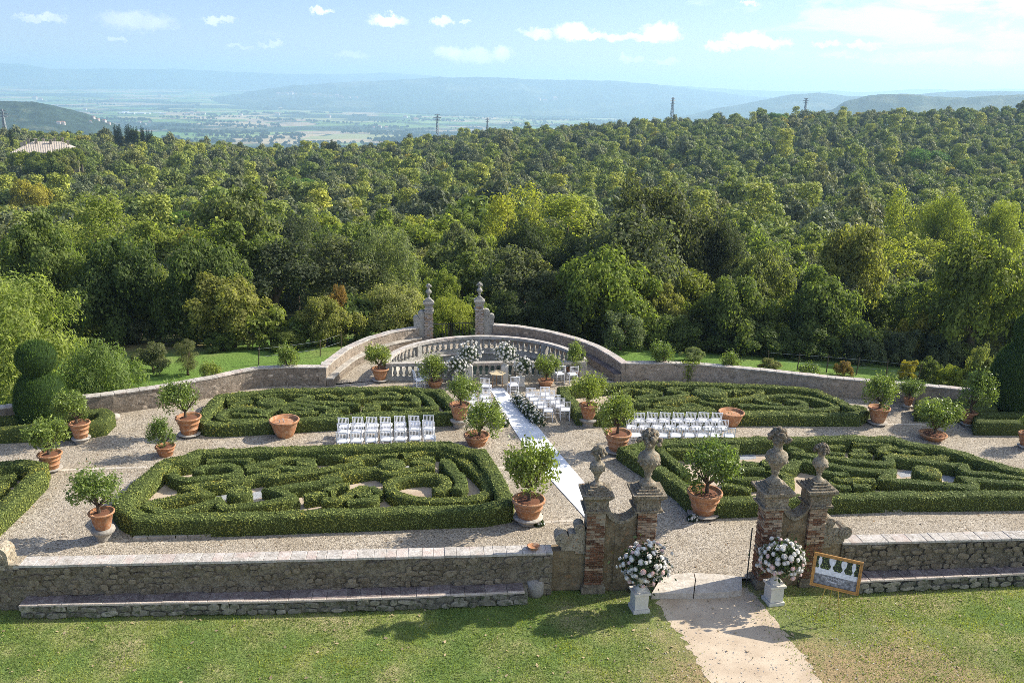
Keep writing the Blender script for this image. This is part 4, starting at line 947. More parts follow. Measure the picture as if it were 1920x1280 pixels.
def face_stones(P, off, side, z0, z1, ch, cw, vars_, parent, limit=290, seed=1, rng_=None, keep=1.0):
    "rubble stones set in the face of a wall; side=-1 looks to the right of travel"
    r = random.Random(seed); L = [0.0]
    for a, b in zip(P, P[1:]): L.append(L[-1] + (b - a).length)
    rows = max(1, int(round((z1 - z0) / ch))); hh = (z1 - z0) / rows; made = 0; cells = []
    for k in range(rows):
        t = r.uniform(0, cw) * .5
        while t < L[-1] - cw * .3:
            w = cw * r.uniform(.6, 1.5); cells.append((k, t, min(w, L[-1] - t))); t += w
    if len(cells) > limit: r.shuffle(cells); cells = cells[:limit]
    for k, t, w in cells:
        if r.random() > keep: continue
        tm = t + w / 2; x = np.interp(tm, L, [p.x for p in P]); y = np.interp(tm, L, [p.y for p in P])
        i = min(int(np.searchsorted(L, tm, 'right')) - 1, len(P) - 2); d = (P[i + 1] - P[i]).normalized(); nn = Vector((-d.y, d.x, 0)) * side
        p = Vector((x, y, 0)) + nn * abs(off)
        o = link('stone', vars_[r.randrange(len(vars_))], parent, (p.x, p.y, z0 + hh * (k + .5) + r.uniform(-.035, .035)), 0)
        a = math.atan2(nn.y, nn.x) + math.pi / 2
        o.rotation_euler = (0, r.uniform(-.22, .22), a); o.scale = (w * r.uniform(.7, 1.05), .1 + r.random() * .5, hh * r.uniform(.6, 1.25)); made += 1
    return made
def slabs(P, w0, w1, z, th, step, mats, name, parent, gap=.005, seed=1, var=.3, pink=None, bev=.005):
    r = random.Random(seed); L = [0.0]
    for a, b in zip(P, P[1:]): L.append(L[-1] + (b - a).length)
    t = 0
    def at(t): return Vector((np.interp(t, L, [p.x for p in P]), np.interp(t, L, [p.y for p in P]), 0))
    while t < L[-1] - step * .25:
        s = min(step * r.uniform(1 - var, 1 + var), L[-1] - t); a, b = at(t), at(t + s); d = (b - a).normalized(); nn = Vector((-d.y, d.x, 0)); l = (b - a).length
        c = (a + b) / 2 + nn * (w0 + w1) / 2; q = MB(); ww = abs(w1 - w0) * r.uniform(.98, 1.02); x, y = (l - gap) / 2, ww / 2; e = .004 + bev
        q.add([(-x, -y, -th), (x, -y, -th), (x, y, -th), (-x, y, -th), (-x, -y, -e), (x, -y, -e), (x, y, -e), (-x, y, -e), (-x + e, -y + e, 0), (x - e, -y + e, 0), (x - e, y - e, 0), (-x + e, y - e, 0)],
              [(3, 2, 1, 0), (8, 9, 10, 11)] + [(i, (i + 1) % 4, 4 + (i + 1) % 4, 4 + i) for i in range(4)] + [(4 + i, 4 + (i + 1) % 4, 8 + (i + 1) % 4, 8 + i) for i in range(4)])
        m = mats[0] if not pink or r.random() > pink else mats[1]
        o = link(name, q.mesh(name, m), parent, (c.x, c.y, z + r.uniform(-.006, .006)), math.atan2(d.y, d.x)); t += s

def wall(label, P, thick, zt, z0, mats, side_in=1, cat='garden wall', ch=.15, cw=.30, face=-1, vseed=1, limit=290, keep=1.0, step=.42, cop=('coping', 'coping_pink'), pink=.08, over=.03, cth=.06):
    o = thing('garden_wall', label, cat); body, stone = mats
    wall_body(P, -thick / 2, thick / 2, z0, zt - cth, M[body], 'wall_body', o)
    slabs(P, -thick / 2 - over, thick / 2 + over, zt, cth, step, [M[c] for c in cop], 'coping_stone', o, pink=pink, seed=vseed)
    if stone: face_stones(P, thick / 2 - .02, face, .02, zt - cth - .02, ch, cw, stone_variants(7, M[stone], vseed, .045), o, limit, vseed, keep=keep)
    return o
TW = .36
wall('old rubble wall running from the left edge to the curved wall, pale coping', BW_L, TW, ZB, -1.3, ('mortar_back', 'rubble_back'), face=-1, vseed=11, ch=.13, cw=.26, limit=295)
wall('curved rubble wall sweeping up to the left rear gate pillar', CW_L, TW, ZB + .02, -1.3, ('mortar_back', 'rubble_back'), face=-1, vseed=12, ch=.14, cw=.24, limit=280, pink=.15, step=.3)
wall('curved wall in shade sweeping down from the right rear gate pillar', CW_R, TW, ZB + .02, -1.3, ('mortar_back', 'rubble_back'), face=-1, vseed=13, ch=.15, cw=.3, limit=260, pink=.2)
wall('straight shaded wall from the curved wall to the right edge', BW_R, TW, ZB, -1.3, ('mortar_back', 'rubble_back'), face=-1, vseed=14, ch=.15, cw=.34, limit=295)
# stone bench along the inside of both curved walls
def offs(P, d): return [p + n_ * d for p, n_ in zip(P, normals(P))]
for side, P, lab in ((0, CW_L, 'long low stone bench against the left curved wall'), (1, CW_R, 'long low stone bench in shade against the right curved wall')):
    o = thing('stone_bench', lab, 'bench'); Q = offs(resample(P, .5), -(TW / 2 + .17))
    wall_body(Q, -.15, .15, -.05, .36, M['mortar_back'], 'bench_base', o); slabs(Q, -.18, .16, .42, .06, .5, [M['slab'] if side else M['stand']], 'seat_slab', o, seed=5 + side)  # right seat gets the darker stone, its shade put into the colour
# end pier of the left wall beside the curved wall
o = thing('wall_end_pier', 'squared stone pier where the left wall meets the curved wall', 'pier', flat(W(612, 716)), PANG)
link('pier_block', MB().box((0, 0, .42), (.34, .5, .9)).mesh('pier_block', M['rubble_back']), o); link('cap_stone', MB().box((0, 0, .91), (.42, .58, .08)).mesh('cap_stone', M['coping']), o)
b = MB().box((0, 0, .2), (.5, .42, .4)).box((0, 0, .45), (.58, .5, .1)); tag(link('stone_block', b.mesh('stone_block', M['stand']), None, flat(W(622, 703)), .2), 'squat carved stone block at the left end of the curved bench', 'stone block')

# the front wall with its bench
def front_wall(P, x_end_note, label, vs, bench_label, bench_pts, bench_end=None):
    base = [Vector((p.x, p.y, 0)) for p in P]
    o = thing('garden_wall', label, 'garden wall')
    T_ = .42
    wall_body(base, .03, .03 + T_, LAWN_Z - .1, WT - .07, M['mortar'], 'wall_body', o, .02)
    slabs(base, 0, T_ + .06, WT, .07, .36, [M['coping'], M['coping_pink']], 'coping_stone', o, pink=.12, seed=vs, var=.35)
    face_stones(base, -.03 + .02, -1, .12, WT - .10, .17, .30, stone_variants(8, M['rubble'], vs, .05), o, 295, vs)
    bo = thing('stone_bench', bench_label, 'bench'); bp = [Vector((p.x, p.y, 0)) for p in bench_pts]
    return o, base
BZ = .27
bl = [W(x, y, BZ) for (x, y) in [(35, 1134), (300, 1128.5), (480, 1126), (640, 1122), (834, 1115), (990, 1108)]]
br = [W(x, y, BZ) for (x, y) in [(1600, 1090), (1620, 1088), (1760, 1081.5), (1920, 1074), (2300, 1056)]]
def bench(P, label, vs, wallP):
    o = thing('stone_bench', label, 'bench'); P = [Vector((p.x, p.y, 0)) for p in P]
    d = abs((Vector((wallP[1].x, wallP[1].y, 0)) - P[1]).dot(fnrm)); d = max(.35, min(d, .8))
    wall_body(P, .04, d + .15, LAWN_Z - .1, BZ - .055, M['mossy'], 'bench_base', o, .015)
    slabs(P, .06, d + .12, BZ, .055, .5, [M['slab']], 'seat_slab', o, seed=vs, bev=.004); slabs(P, -.02, .058, BZ + .004, .06, .5, [M['slab_sunlit']], 'sunlit_lip', o, seed=vs, bev=.008)  # pale front strip stands in for sunlight catching the seat lip
    face_stones(P, -.04 + .015, -1, LAWN_Z + .02, BZ - .06, .18, .38, stone_variants(7, M['mossy'], vs + 3, .05), o, 200, vs)
    print('bench depth', d)
fl = [Vector((p.x, p.y, 0)) for p in FW]; flr = [Vector((p.x, p.y, 0)) for p in FWR]
LP = W(1112, 1108, LAWN_Z); RP = W(1518, 1098, LAWN_Z)
endL = fl[-1] + (fl[-1] - fl[-2]).normalized() * 1.6
o, base = front_wall(fl + [endL], 0, 'long mossy rubble wall with pale coping left of the gate', 31, '', bl) if False else (None, None)
def build_front():
    for (P, lab, vs) in ((fl + [endL], 'long dark rubble wall with pale stone coping left of the gate', 31), ([flr[0] - fdir * .1] + flr, 'rubble wall with jointed pale coping right of the gate', 32)):
        o = thing('garden_wall', lab, 'garden wall'); T_ = .42
        wall_body(P, .03, .03 + T_, LAWN_Z - .1, WT - .07, M['mortar'], 'wall_body', o, .02)
        slabs(P, 0, T_ + .06, WT, .07, .36, [M['coping'], M['coping_pink']], 'coping_stone', o, pink=.14, seed=vs, var=.35)
        face_stones(P, -.03 + .012, -1, .10, WT - .10, .17, .30, stone_variants(8, M['rubble'], vs, .05), o, 298, vs, keep=.72)
    bench(bl, 'long low stone bench against the wall left of the gate, sunlit front edge', 41, fl); bench(br, 'low stone bench against the wall right of the gate behind the framed sign', 42, flr)
build_front()
# rounded stone at the end of the left bench, volute at the far left end
b = MB().lathe([(.0, -.3), (.22, -.26), (.27, 0), (.26, .22), (.24, .27), (0, .28)], 18, cap=False); tag(link('stone_block', b.mesh('stone_block', M['stand'], True), None, flat(W(1003, 1113, LAWN_Z), .05)), 'rounded grey stone block ending the bench left of the gate', 'stone block')

def scroll(b, c, r, w, ax):
    "a stone volute: drum with a raised eye, axis along ax"
    n = 18; a = Vector(ax).normalized(); u = a.cross(Vector((0, 0, 1))).normalized(); v = u.cross(a)
    for (rr, hw) in ((r, w / 2), (r * .62, w / 2 + .035), (r * .3, w / 2 + .06)):
        V = []
        for s in (-1, 1):
            for i in range(n): t = 2 * math.pi * i / n; V.append(Vector(c) + a * hw * s + (u * math.cos(t) + v * math.sin(t)) * rr)
        b.add(V, [tuple(range(n - 1, -1, -1)), tuple(range(n, 2 * n))] + [(i, (i + 1) % n, n + (i + 1) % n, n + i) for i in range(n)])
b = MB(); scroll(b, (0, 0, .25), .27, .5, (0, 1, 0)); b.box((-.1, 0, 0), (.75, .5, .28)); b.box((.35, 0, -.05), (.35, .5, .14))
p = FW[1] + fnrm * .25 - fdir * .25; me = b.mesh('stone_volute', M['urn']); bpy_fix(me)
tag(link('stone_volute', me, None, (p.x, p.y, WT), FANG), 'weathered stone volute on the wall top at the far left edge', 'stone scroll')
# terracotta dish forgotten on the wall
p = W(1000, 1026, WT + .04)
b = MB().lathe([(.12, 0), (.17, .09), (.185, .1), (.165, .1), (.12, .03), (0, .028)], 20, cap=False); tag(link('terracotta_dish', b.mesh('terracotta_dish', M['terra'], True), None, (p.x, p.y, WT)), 'small terracotta dish lying on the wall top left of the gate', 'dish')

# ================================================================== GATE PIERS
SH = 2.55      # top of the brick shaft above the lawn
def bricks(parent, cx, cy, w, z0, z1, mats, sides, seed):
    "running bond of single bricks round a core"
    r = random.Random(seed); lz = .074; n = int((z1 - z0) / lz); lx = .255; k = 0
    vs = []
    for m_ in mats:
        for _ in range(3):
            b = MB(); x, y, z = .5, .5, .5; j = lambda: r.uniform(-.05, .02)
            b.add([(-x - j(), -y, -z), (x + j(), -y, -z), (x, y, -z), (-x, y, -z), (-x - j(), -y, z + j()), (x + j(), -y, z + j()), (x, y, z), (-x, y, z)], [(3, 2, 1, 0), (4, 5, 6, 7), (0, 1, 5, 4), (1, 2, 6, 5), (2, 3, 7, 6), (3, 0, 4, 7)]); vs.append((b.mesh('brick', m_), m_))
    for i in range(n):
        z = z0 + lz * (i + .5)
        for sd_ in sides:
            st = 0 if (i % 2 == 0) else -lx / 2; t = -w / 2 + st
            while t < w / 2 - .03:
                a, b2 = max(t, -w / 2), min(t + lx, w / 2); l = b2 - a
                if l > .05 and r.random() > .06:
                    f = (z - z0) / (z1 - z0); pale = r.random() < (.15 + .6 * f ** 1.5 if len(mats) > 1 else 0)
                    me = vs[(3 if pale else 0) + r.randrange(3)][0]; c = (a + b2) / 2; pr = r.uniform(-.008, .012); y = w / 2 - .045 + pr
                    if sd_ == 'f': loc, rot = (cx + c, cy - y, z), 0
                    elif sd_ == 'l': loc, rot = (cx - y, cy + c, z), -math.pi / 2
                    else: loc, rot = (cx + y, cy + c, z), math.pi / 2
                    o = link('brick', me, parent, loc, rot); o.scale = (l - .012, .1, lz - .014); k += 1
                t += lx
    return k
def cap_and_urn(parent, cx, cy, z, s, seed, urn_s=1.0, capm='cap', urnm='urn'):
    r = random.Random(seed); w = .62 * s
    b = MB(); b.box((cx, cy, z + .03), (w + .10, w + .10, .06)); b.box((cx, cy, z + .20), (w - .02, w - .02, .28)); 
    b.add([(cx + a * q, cy + c * q, zz) for zz, q in ((z + .34, w * .49), (z + .46, w * .66)) for a, c in ((-1, -1), (1, -1), (1, 1), (-1, 1))], [(3, 2, 1, 0), (4, 5, 6, 7)] + [(i, (i + 1) % 4, 4 + (i + 1) % 4, 4 + i) for i in range(4)])
    b.box((cx, cy, z + .50), (w * 1.36, w * 1.36, .08)); b.box((cx, cy, z + .565), (w * 1.06, w * 1.06, .05)); b.box((cx, cy, z + .62), (w * .84, w * .84, .06)); b.box((cx, cy, z + .68), (w * .64, w * .64, .06))
    link('capital', b.mesh('capital', M[capm]), parent)
    u = MB(); z0 = z + .71; q = urn_s
    u.lathe([(.20 * q, 0), (.20 * q, .03 * q), (.15 * q, .07 * q), (.085 * q, .13 * q), (.07 * q, .2 * q), (.10 * q, .25 * q), (.085 * q, .28 * q), (.12 * q, .36 * q), (.19 * q, .47 * q), (.245 * q, .58 * q), (.26 * q, .66 * q), (.23 * q, .74 * q), (.15 * q, .80 * q), (.115 * q, .83 * q), (.10 * q, .90 * q), (.115 * q, .98 * q), (.14 * q, 1.0 * q), (.14 * q, 1.03 * q)], 20, (cx, cy, z0))
    for k in range(12):                                    # swags round the shoulder
        a = k / 12 * 6.283; u.sphere((cx + .235 * q * math.cos(a), cy + .235 * q * math.sin(a), z0 + (.57 + .03 * math.sin(3 * a)) * q), .045 * q, 6, 4)
    link('urn', u.mesh('urn', M[urnm], True), parent)
    f = MB(); 
    for k in range(46):                                    # heap of stone fruit
        t = r.random() ** .7; a = k * 2.4; rr = .30 * q * (1 - t) ** .5 * r.uniform(.7, 1.05); f.sphere((cx + rr * math.cos(a), cy + rr * math.sin(a), z0 + (1.03 + .30 * t) * q), r.uniform(.045, .07) * q, 7, 5, 0, .12)
    f.sphere((cx, cy, z0 + 1.12 * q), .18 * q, 8, 6)
    link('stone_fruit', f.mesh('stone_fruit', M[capm], True), parent)
def gate_pier(label, P1, P2, inner, seed, zoff=0.0):
    "two brick pillars (P1 outer, P2 gate side) joined by a scooped wall; inner=+1 when the gate is to the right"
    d = (P2 - P1); L = d.length; ang = math.atan2(d.y, d.x) if inner > 0 else math.atan2(-d.y, -d.x)
    o = thing('gate_pier', label, 'gate pier', (P1.x, P1.y, LAWN_Z), ang); w = .54
    x2 = L * inner
    for (cx, us, cs) in ((0, .92, .95), (x2, 1.12, 1.0)):
        link('core', MB().box((cx, 0, SH / 2), (w - .03, w - .03, SH)).mesh('core', M['mortar_brick']), o)
        link('plinth', MB().box((cx, 0, .10), (w + .14, w + .14, .24)).box((cx, 0, .245), (w + .07, w + .07, .05)).mesh('plinth', M['rubble']), o)
    print('bricks', bricks(o, 0, 0, w, .27, SH - .02, [M['brick'], M['brick_pale']], 'f', seed) + bricks(o, x2, 0, w, .27, SH - .02, [M['brick'], M['brick_pale']], 'f' + ('r' if inner > 0 else 'l'), seed + 1))
    cap_and_urn(o, 0, 0, SH, 1.04, seed, .84); cap_and_urn(o, x2, 0, SH, 1.12, seed + 5, 1.2)
    # scooped link wall
    b = MB(); n = 16; a0, a1 = w / 2, abs(x2) - w / 2; V = []
    for i in range(n + 1):
        t = i / n; x = a0 + (a1 - a0) * t; z = SH - .02 - .34 * math.sin(math.pi * t) ** .7
        for y in (-.17, .17): V += [(x * inner, y, .0), (x * inner, y, z)]
    Fc = []
    for i in range(n):
        p = i * 4; q = p + 4; Fc += [(p, q, q + 1, p + 1), (p + 2, p + 3, q + 3, q + 2), (p + 1, q + 1, q + 3, p + 3)]
    b.add(V, Fc); me = b.mesh('link_wall', M['plaster']); bpy_fix(me); link('link_wall', me, o)
    c = MB(); V = []; Fc = []
    for i in range(n + 1):
        t = i / n; x = a0 + (a1 - a0) * t; z = SH - .02 - .34 * math.sin(math.pi * t) ** .7
        for (y, dz) in ((-.23, -.05), (-.23, .05), (.23, .05), (.23, -.05)): V.append((x * inner, y, z + dz))
    for i in range(n):
        p = i * 4; q = p + 4
        for j in range(4): Fc.append((p + j, q + j, q + (j + 1) % 4, p + (j + 1) % 4))
    c.add(V, Fc); me = c.mesh('link_coping', M['cap']); bpy_fix(me); link('link_coping', me, o)
    pn = MB().box((x2 / 2, -.185, 1.0), (.30, .03, 1.5)); link('recessed_panel', pn.mesh('recessed_panel', M['plaster']), o)
    # outer side: stepped volutes coming down to the wall
    s = MB(); g = -inner; zt = WT - LAWN_Z
    s.box((g * (w / 2 + .14), 0, (zt + 1.75) / 2), (.28, .34, 1.75 - zt + .3)); s.box((g * (w / 2 + .42), 0, zt + .12), (.5, .36, .34)); s.box((g * (w / 2 + .3), 0, zt + .33), (.34, .35, .3))
    scroll(s, (g * (w / 2 + .17), 0, 1.92 + .06), .15, .36, (0, 1, 0)); scroll(s, (g * (w / 2 + .66), 0, zt + .31), .20, .42, (0, 1, 0))
    me = s.mesh('volute', M['urn']); bpy_fix(me); link('volute', me, o)
    e = MB().box((g * (w / 2 + .5), .05, (zt - .05) / 2), (1.1, .38, zt - .1)); link('pier_wall', e.mesh('pier_wall', M['plaster']), o)
    return o
PL1, PL2 = W(1112, 1112, LAWN_Z) + fnrm * .3, W(1205, 1110, LAWN_Z) + fnrm * .3
PR1, PR2 = W(1518, 1100, LAWN_Z) + fnrm * .3, W(1437, 1104, LAWN_Z) + fnrm * .3
gate_pier('brick gate pier with two fruit urns left of the gateway', PL1, PL2, 1, 51)
gate_pier('brick gate pier with two fruit urns right of the gateway, behind the framed sign', PR1, PR2, -1, 61)
b = MB().tube([(0, 0, 0), (0, 0, 1.9)], .018, 6); q = W(1402, 1106, LAWN_Z); tag(link('gate_post', b.mesh('gate_post', M['iron']), None, (q.x, q.y + .2, LAWN_Z)), 'thin dark iron hinge post at the gate side of the right pier', 'post')

# rear gate pillars
def rear_pillar(px, py, label, g):
    P = W(px, py, 0); o = thing('rear_gate_pillar', label, 'pillar', (P.x, P.y, 0), PANG); w = .46; h = 1.78
    link('core', MB().box((0, 0, h / 2 - .3), (w - .02, w - .02, h + .6)).mesh('core', M['mortar_brick']), o)
    r = random.Random(px); vs = [MB().box((0, 0, 0), (1, 1, 1)).mesh('brick', M[k]) for k in ('brick_pale', 'brick_grey')]
    for i in range(20):
        for j in range(3):
            if r.random() < .9:
                q = link('brick', vs[int(r.random() < .8)], o, (-w / 2 + w * (j + .5) / 3 + (.03 if i % 2 else -.03), -w / 2 + .03, .05 + i * .1)); q.scale = (.142, .1, .085)
    cap_and_urn(o, 0, 0, h, .72, px, .62, 'balus', 'balus')
    s = MB(); s.box((g * (w / 2 + .3), 0, .65), (.6, .32, 1.4)); s.box((g * (w / 2 + .14), 0, 1.4), (.28, .3, .5))
    scroll(s, (g * (w / 2 + .16), 0, 1.62), .20, .34, (0, 1, 0)); scroll(s, (g * (w / 2 + .46), 0, 1.36), .17, .34, (0, 1, 0))
    me = s.mesh('volute', M['balus']); bpy_fix(me); link('volute', me, o); return P
RG1 = rear_pillar(804, 641, 'left rear gate pillar of brick with an urn and side scroll', -1)
RG2 = rear_pillar(898, 637, 'right rear gate pillar of brick with an urn and side scroll', 1)
o = thing('iron_gate', 'low open iron gate between the two rear pillars', 'gate', flat(RG1), math.atan2((RG2 - RG1).y, (RG2 - RG1).x)); Lg = (RG2 - RG1).length
link('frame', MB().tube([(.25, 0, 1.02), (Lg - .25, 0, 1.02)], .022, 5).tube([(.25, 0, .1), (Lg - .25, 0, .1)], .022, 5).tube([(Lg / 2, 0, .1), (Lg / 2, 0, 1.02)], .025, 5).mesh('frame', M['iron']), o)
me = MB().tube([(0, 0, .1), (0, 0, 1.0)], .013, 5).mesh('bar', M['iron'])
for i in range(15): link('bar', me, o, (.3 + (Lg - .6) * i / 14, 0, 0))

# ================================================================== POOL AND BALUSTRADES
pp = [flat(arc_pt(t, -.05), -.55) for t in np.linspace(0, math.pi, 30)]
m, n, b_ = new_mat('pool_water'); finish(n, b_, (.012, .022, .018), .06, n.noise(wco(n), 6, 3), .01, .5, .15)
poly_sheet('water', pp, m, None, 'dark still water of the half-round pool')
o = thing('pool_basin', 'pale curved stone wall of the half-round pool under the rear balustrade', 'pool wall')
wall_body([arc_pt(t, .0) for t in np.linspace(0, math.pi, 40)], -.17, .17, -.8, -.03, M['balus'], 'basin_wall', o); wall_body([RL, RR_], -.17, .17, -.8, -.03, M['balus'], 'basin_wall', o)
slabs([arc_pt(t, .0) for t in np.linspace(0, math.pi, 40)], -.24, .24, -.02, .06, .6, [M['coping']], 'coping_stone', o, seed=3)
def baluster_mesh():
    return MB().box((0, 0, .03), (.17, .17, .06)).lathe([(.05, .06), (.085, .12), (.095, .2), (.07, .3), (.045, .40), (.05, .43), (.062, .46), (.05, .5)], 10).box((0, 0, .53), (.15, .15, .06)).mesh('baluster', M['balus'])
BM = baluster_mesh()
def balustrade(label, P, nb, piers, zb=.0):
    o = thing('balustrade', label, 'balustrade'); Q = [Vector((p.x, p.y, 0)) for p in P]
    wall_body(Q, -.13, .13, zb - .03, zb + .16, M['balus'], 'base_rail', o, .004); wall_body(Q, -.15, .15, zb + .72, zb + .86, M['coping'], 'top_rail', o, .004)
    L = [0.0]
    for a, b in zip(Q, Q[1:]): L.append(L[-1] + (b - a).length)
    for i in range(nb):
        t = L[-1] * (i + .5) / nb; x, y = np.interp(t, L, [p.x for p in Q]), np.interp(t, L, [p.y for p in Q]); k = min(int(np.searchsorted(L, t, 'right')) - 1, len(Q) - 2); d = Q[k + 1] - Q[k]
        if i in piers: link('rail_pier', MB().box((0, 0, .44), (.3, .28, .56)).mesh('rail_pier', M['balus']), o, (x, y, zb), math.atan2(d.y, d.x))
        else: link('baluster', BM, o, (x, y, zb + .16), math.atan2(d.y, d.x))
balustrade('straight stone balustrade in front of the pool behind the altar flowers', [RL, RR_], 34, (0, 11, 22, 33))
balustrade('curved stone balustrade round the back of the pool', [arc_pt(t, .0) for t in np.linspace(math.pi * .985, math.pi * .015, 44)], 46, (0, 11, 22, 34, 45))

# ================================================================== BOX HEDGES
def hedge_strip(name, P, w, h, parent, closed=False, dens=260, leaf=.045, seed=0, zb=0.0, step=.16):
    "clipped hedge along a path: rounded square section, uneven faces, small leaves all over"
    r = np.random.default_rng(seed + 5); Q = []
    P = [Vector((p.x, p.y, 0)) for p in P]
    PP = P + [P[0]] if closed else P
    for a, b in zip(PP, PP[1:]):
        k = max(1, int((b - a).length / step))
        for i in range(k): Q.append(a.lerp(b, i / k))
    if not closed: Q.append(PP[-1])
    N_ = normals(Q, closed); w2 = w / 2
    prof = [(-w2, 0), (-w2 * 1.03, h * .33), (-w2 * 1.0, h * .68), (-w2 * .95, h * .92), (-w2 * .78, h), (-w2 * .3, h * 1.01), (w2 * .3, h * 1.01), (w2 * .78, h), (w2 * .95, h * .92), (w2 * 1.0, h * .68), (w2 * 1.03, h * .33), (w2, 0)]
    k = len(prof); n = len(Q); V = np.zeros((n, k, 3))
    for i, (q, nn) in enumerate(zip(Q, N_)):
        for j, (o_, z) in enumerate(prof): V[i, j] = (q.x + nn.x * o_, q.y + nn.y * o_, zb + z)
    V[:, 1:-1] += r.normal(0, .014, (n, k - 2, 3)) * np.array([1, 1, .8])
    und = np.array([math.sin(q.x * 2.1 + q.y * 1.3) * .014 + math.sin(q.x * 5.3 - q.y * 3.7) * .009 for q in Q]); V[:, 3:-3, 2] += und[:, None]
    V = V.reshape(-1, 3); m = n if closed else n - 1
    i, j = np.meshgrid(np.arange(m), np.arange(k - 1), indexing='ij'); i = i.ravel(); j = j.ravel(); i2 = (i + 1) % n
    F4 = np.stack([i * k + j, i2 * k + j, i2 * k + j + 1, i * k + j + 1], 1)[:, ::-1]
    if not closed:
        caps = []
        for e in (0, n - 1):
            for a in range(k // 2 - 1): caps.append([e * k + a, e * k + a + 1, e * k + k - 2 - a, e * k + k - 1 - a])
        F4 = np.concatenate([F4, np.array(caps)])
    A, B, C, D = (V[F4[:, q]] for q in range(4)); nr = np.cross(C - A, D - B); ar = np.linalg.norm(nr, axis=1) / 2 + 1e-9; nr = nr / (2 * ar[:, None])
    up = nr.copy(); cen = Vector((0, 0, 0))
    cnt = int(ar.sum() * dens); fi = r.choice(len(F4), cnt, p=ar / ar.sum()); u, v = r.random((2, cnt, 1))
    Pp = (A[fi] * (1 - u) + B[fi] * u) * (1 - v) + (D[fi] * (1 - u) + C[fi] * u) * v
    # outward = away from the nearest centre line point
    out = nr[fi]; ci = (F4[fi, 0] // k); cl = np.array([(q.x, q.y, zb + h * .5) for q in Q])[ci]; s = np.sign(((Pp - cl) * out).sum(1)); s[s == 0] = 1; out = out * s[:, None]
    Pp = Pp + out * r.normal(.006, .014, (cnt, 1)) + r.normal(0, .006, (cnt, 3))
    Vl, Ql = leaf_quads(Pp, out, leaf, .62, r, 2.0)
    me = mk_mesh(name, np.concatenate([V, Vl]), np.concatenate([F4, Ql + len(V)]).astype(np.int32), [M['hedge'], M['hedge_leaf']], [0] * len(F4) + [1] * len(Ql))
    return link(name, me, parent)
def hedge_round(name, c, rx, h, parent, dens=300, leaf=.045, ry=None):
    P = []; ry = ry or rx
    return hedge_strip(name, [Vector((c.x + math.cos(t) * rx * .5, c.y + math.sin(t) * ry * .5, 0)) for t in np.linspace(0, 6.283, 17)[:-1]], rx, h, parent, True, dens, leaf)
def cA(P): return [(220 + x / 4.571, 800 + y / 4.571) for x, y in P]
def cB(P): return [(600 + x / 5.0526, 800 + y / 5.0526) for x, y in P]
def smooth(P, it=2):
    for _ in range(it):
        Q = [P[0]]
        for a, b in zip(P, P[1:]): Q += [a.lerp(b, .25), a.lerp(b, .75)]
        P = Q + [P[-1]]
    return P
def parterre(label, border, bw, strokes, rounds, zt=.58, zi=.40, dens=260, leaf=.045, edge=None, bed=None, greys=()):
    c = W(sum(p[0] for p in border) / len(border), sum(p[1] for p in border) / len(border), 0)
    o = thing('box_parterre', label, 'parterre'); k = 0
    BP = [W(x, y, zt) for x, y in border]
    hedge_strip('hedge_border', BP, bw, zt, o, True, dens, leaf, 1)
    m = M['bed']; me = mk_mesh('sandy_bed', [(p.x, p.y, .006) for p in BP], [tuple(range(len(BP)))], [m]); link('sandy_bed', me, o)
    for (w, pts) in strokes:
        k += 1; z = zi; P = [W(x, y, z) for x, y in pts]
        hedge_strip('hedge_scroll', smooth(P, 2) if w > 0 else P, abs(w) * .74, z + (k % 3) * .004, o, False, dens, leaf, k)
    for (x, y, rx, ry) in rounds: hedge_round('clipped_dome', W(x, y, .5), rx, .5, o, dens, leaf, ry)
    for pts in greys: me = mk_mesh('grey_gravel', [flat(W(x, y, 0), .011) for x, y in pts], [tuple(range(len(pts)))], [M['greygravel']]); link('grey_gravel', me, o)
    if edge:
        A, B = W(*edge[0]), W(*edge[1]); n = int((B - A).length / .62); an = math.atan2(B.y - A.y, B.x - A.x); d = (B - A).normalized(); t = 0
        while t < (B - A).length - .3:
            l = rnd.uniform(.35, .9); q = A + d * (t + l / 2); e = MB().box((0, 0, .045), (l - .03, .16, .10 + rnd.uniform(-.015, .02))); link('edging_stone', e.mesh('edging_stone', M['stand']), o, (q.x, q.y, 0), an + rnd.uniform(-.03, .03)); t += l
    return o
def m_bed():
    m, n, b = new_mat('sandy_bed'); p = wco(n); c = n.ramp(n.noise(p, 1.7, 4), [(.35, (.40, .31, .22)), (.65, (.52, .43, .33))]); c = n.mix(.5, c, n.mix(1, c, n.ramp(n.noise(p, 30, 3), [(.3, .6), (.7, 1.3)]), 'MULTIPLY')); finish(n, b, c, .9, n.noise(p, 30, 3), .01, .2); return m
def m_grey():
    m, n, b = new_mat('grey_gravel'); p = wco(n); c = n.ramp(n.noise(p, 30, 3, .7), [(.3, (.16, .17, .18)), (.7, (.48, .49, .50))]); finish(n, b, c, .9, n.noise(p, 30, 3), .015, .2); return m
M['bed'] = m_bed(); M['greygravel'] = m_grey()

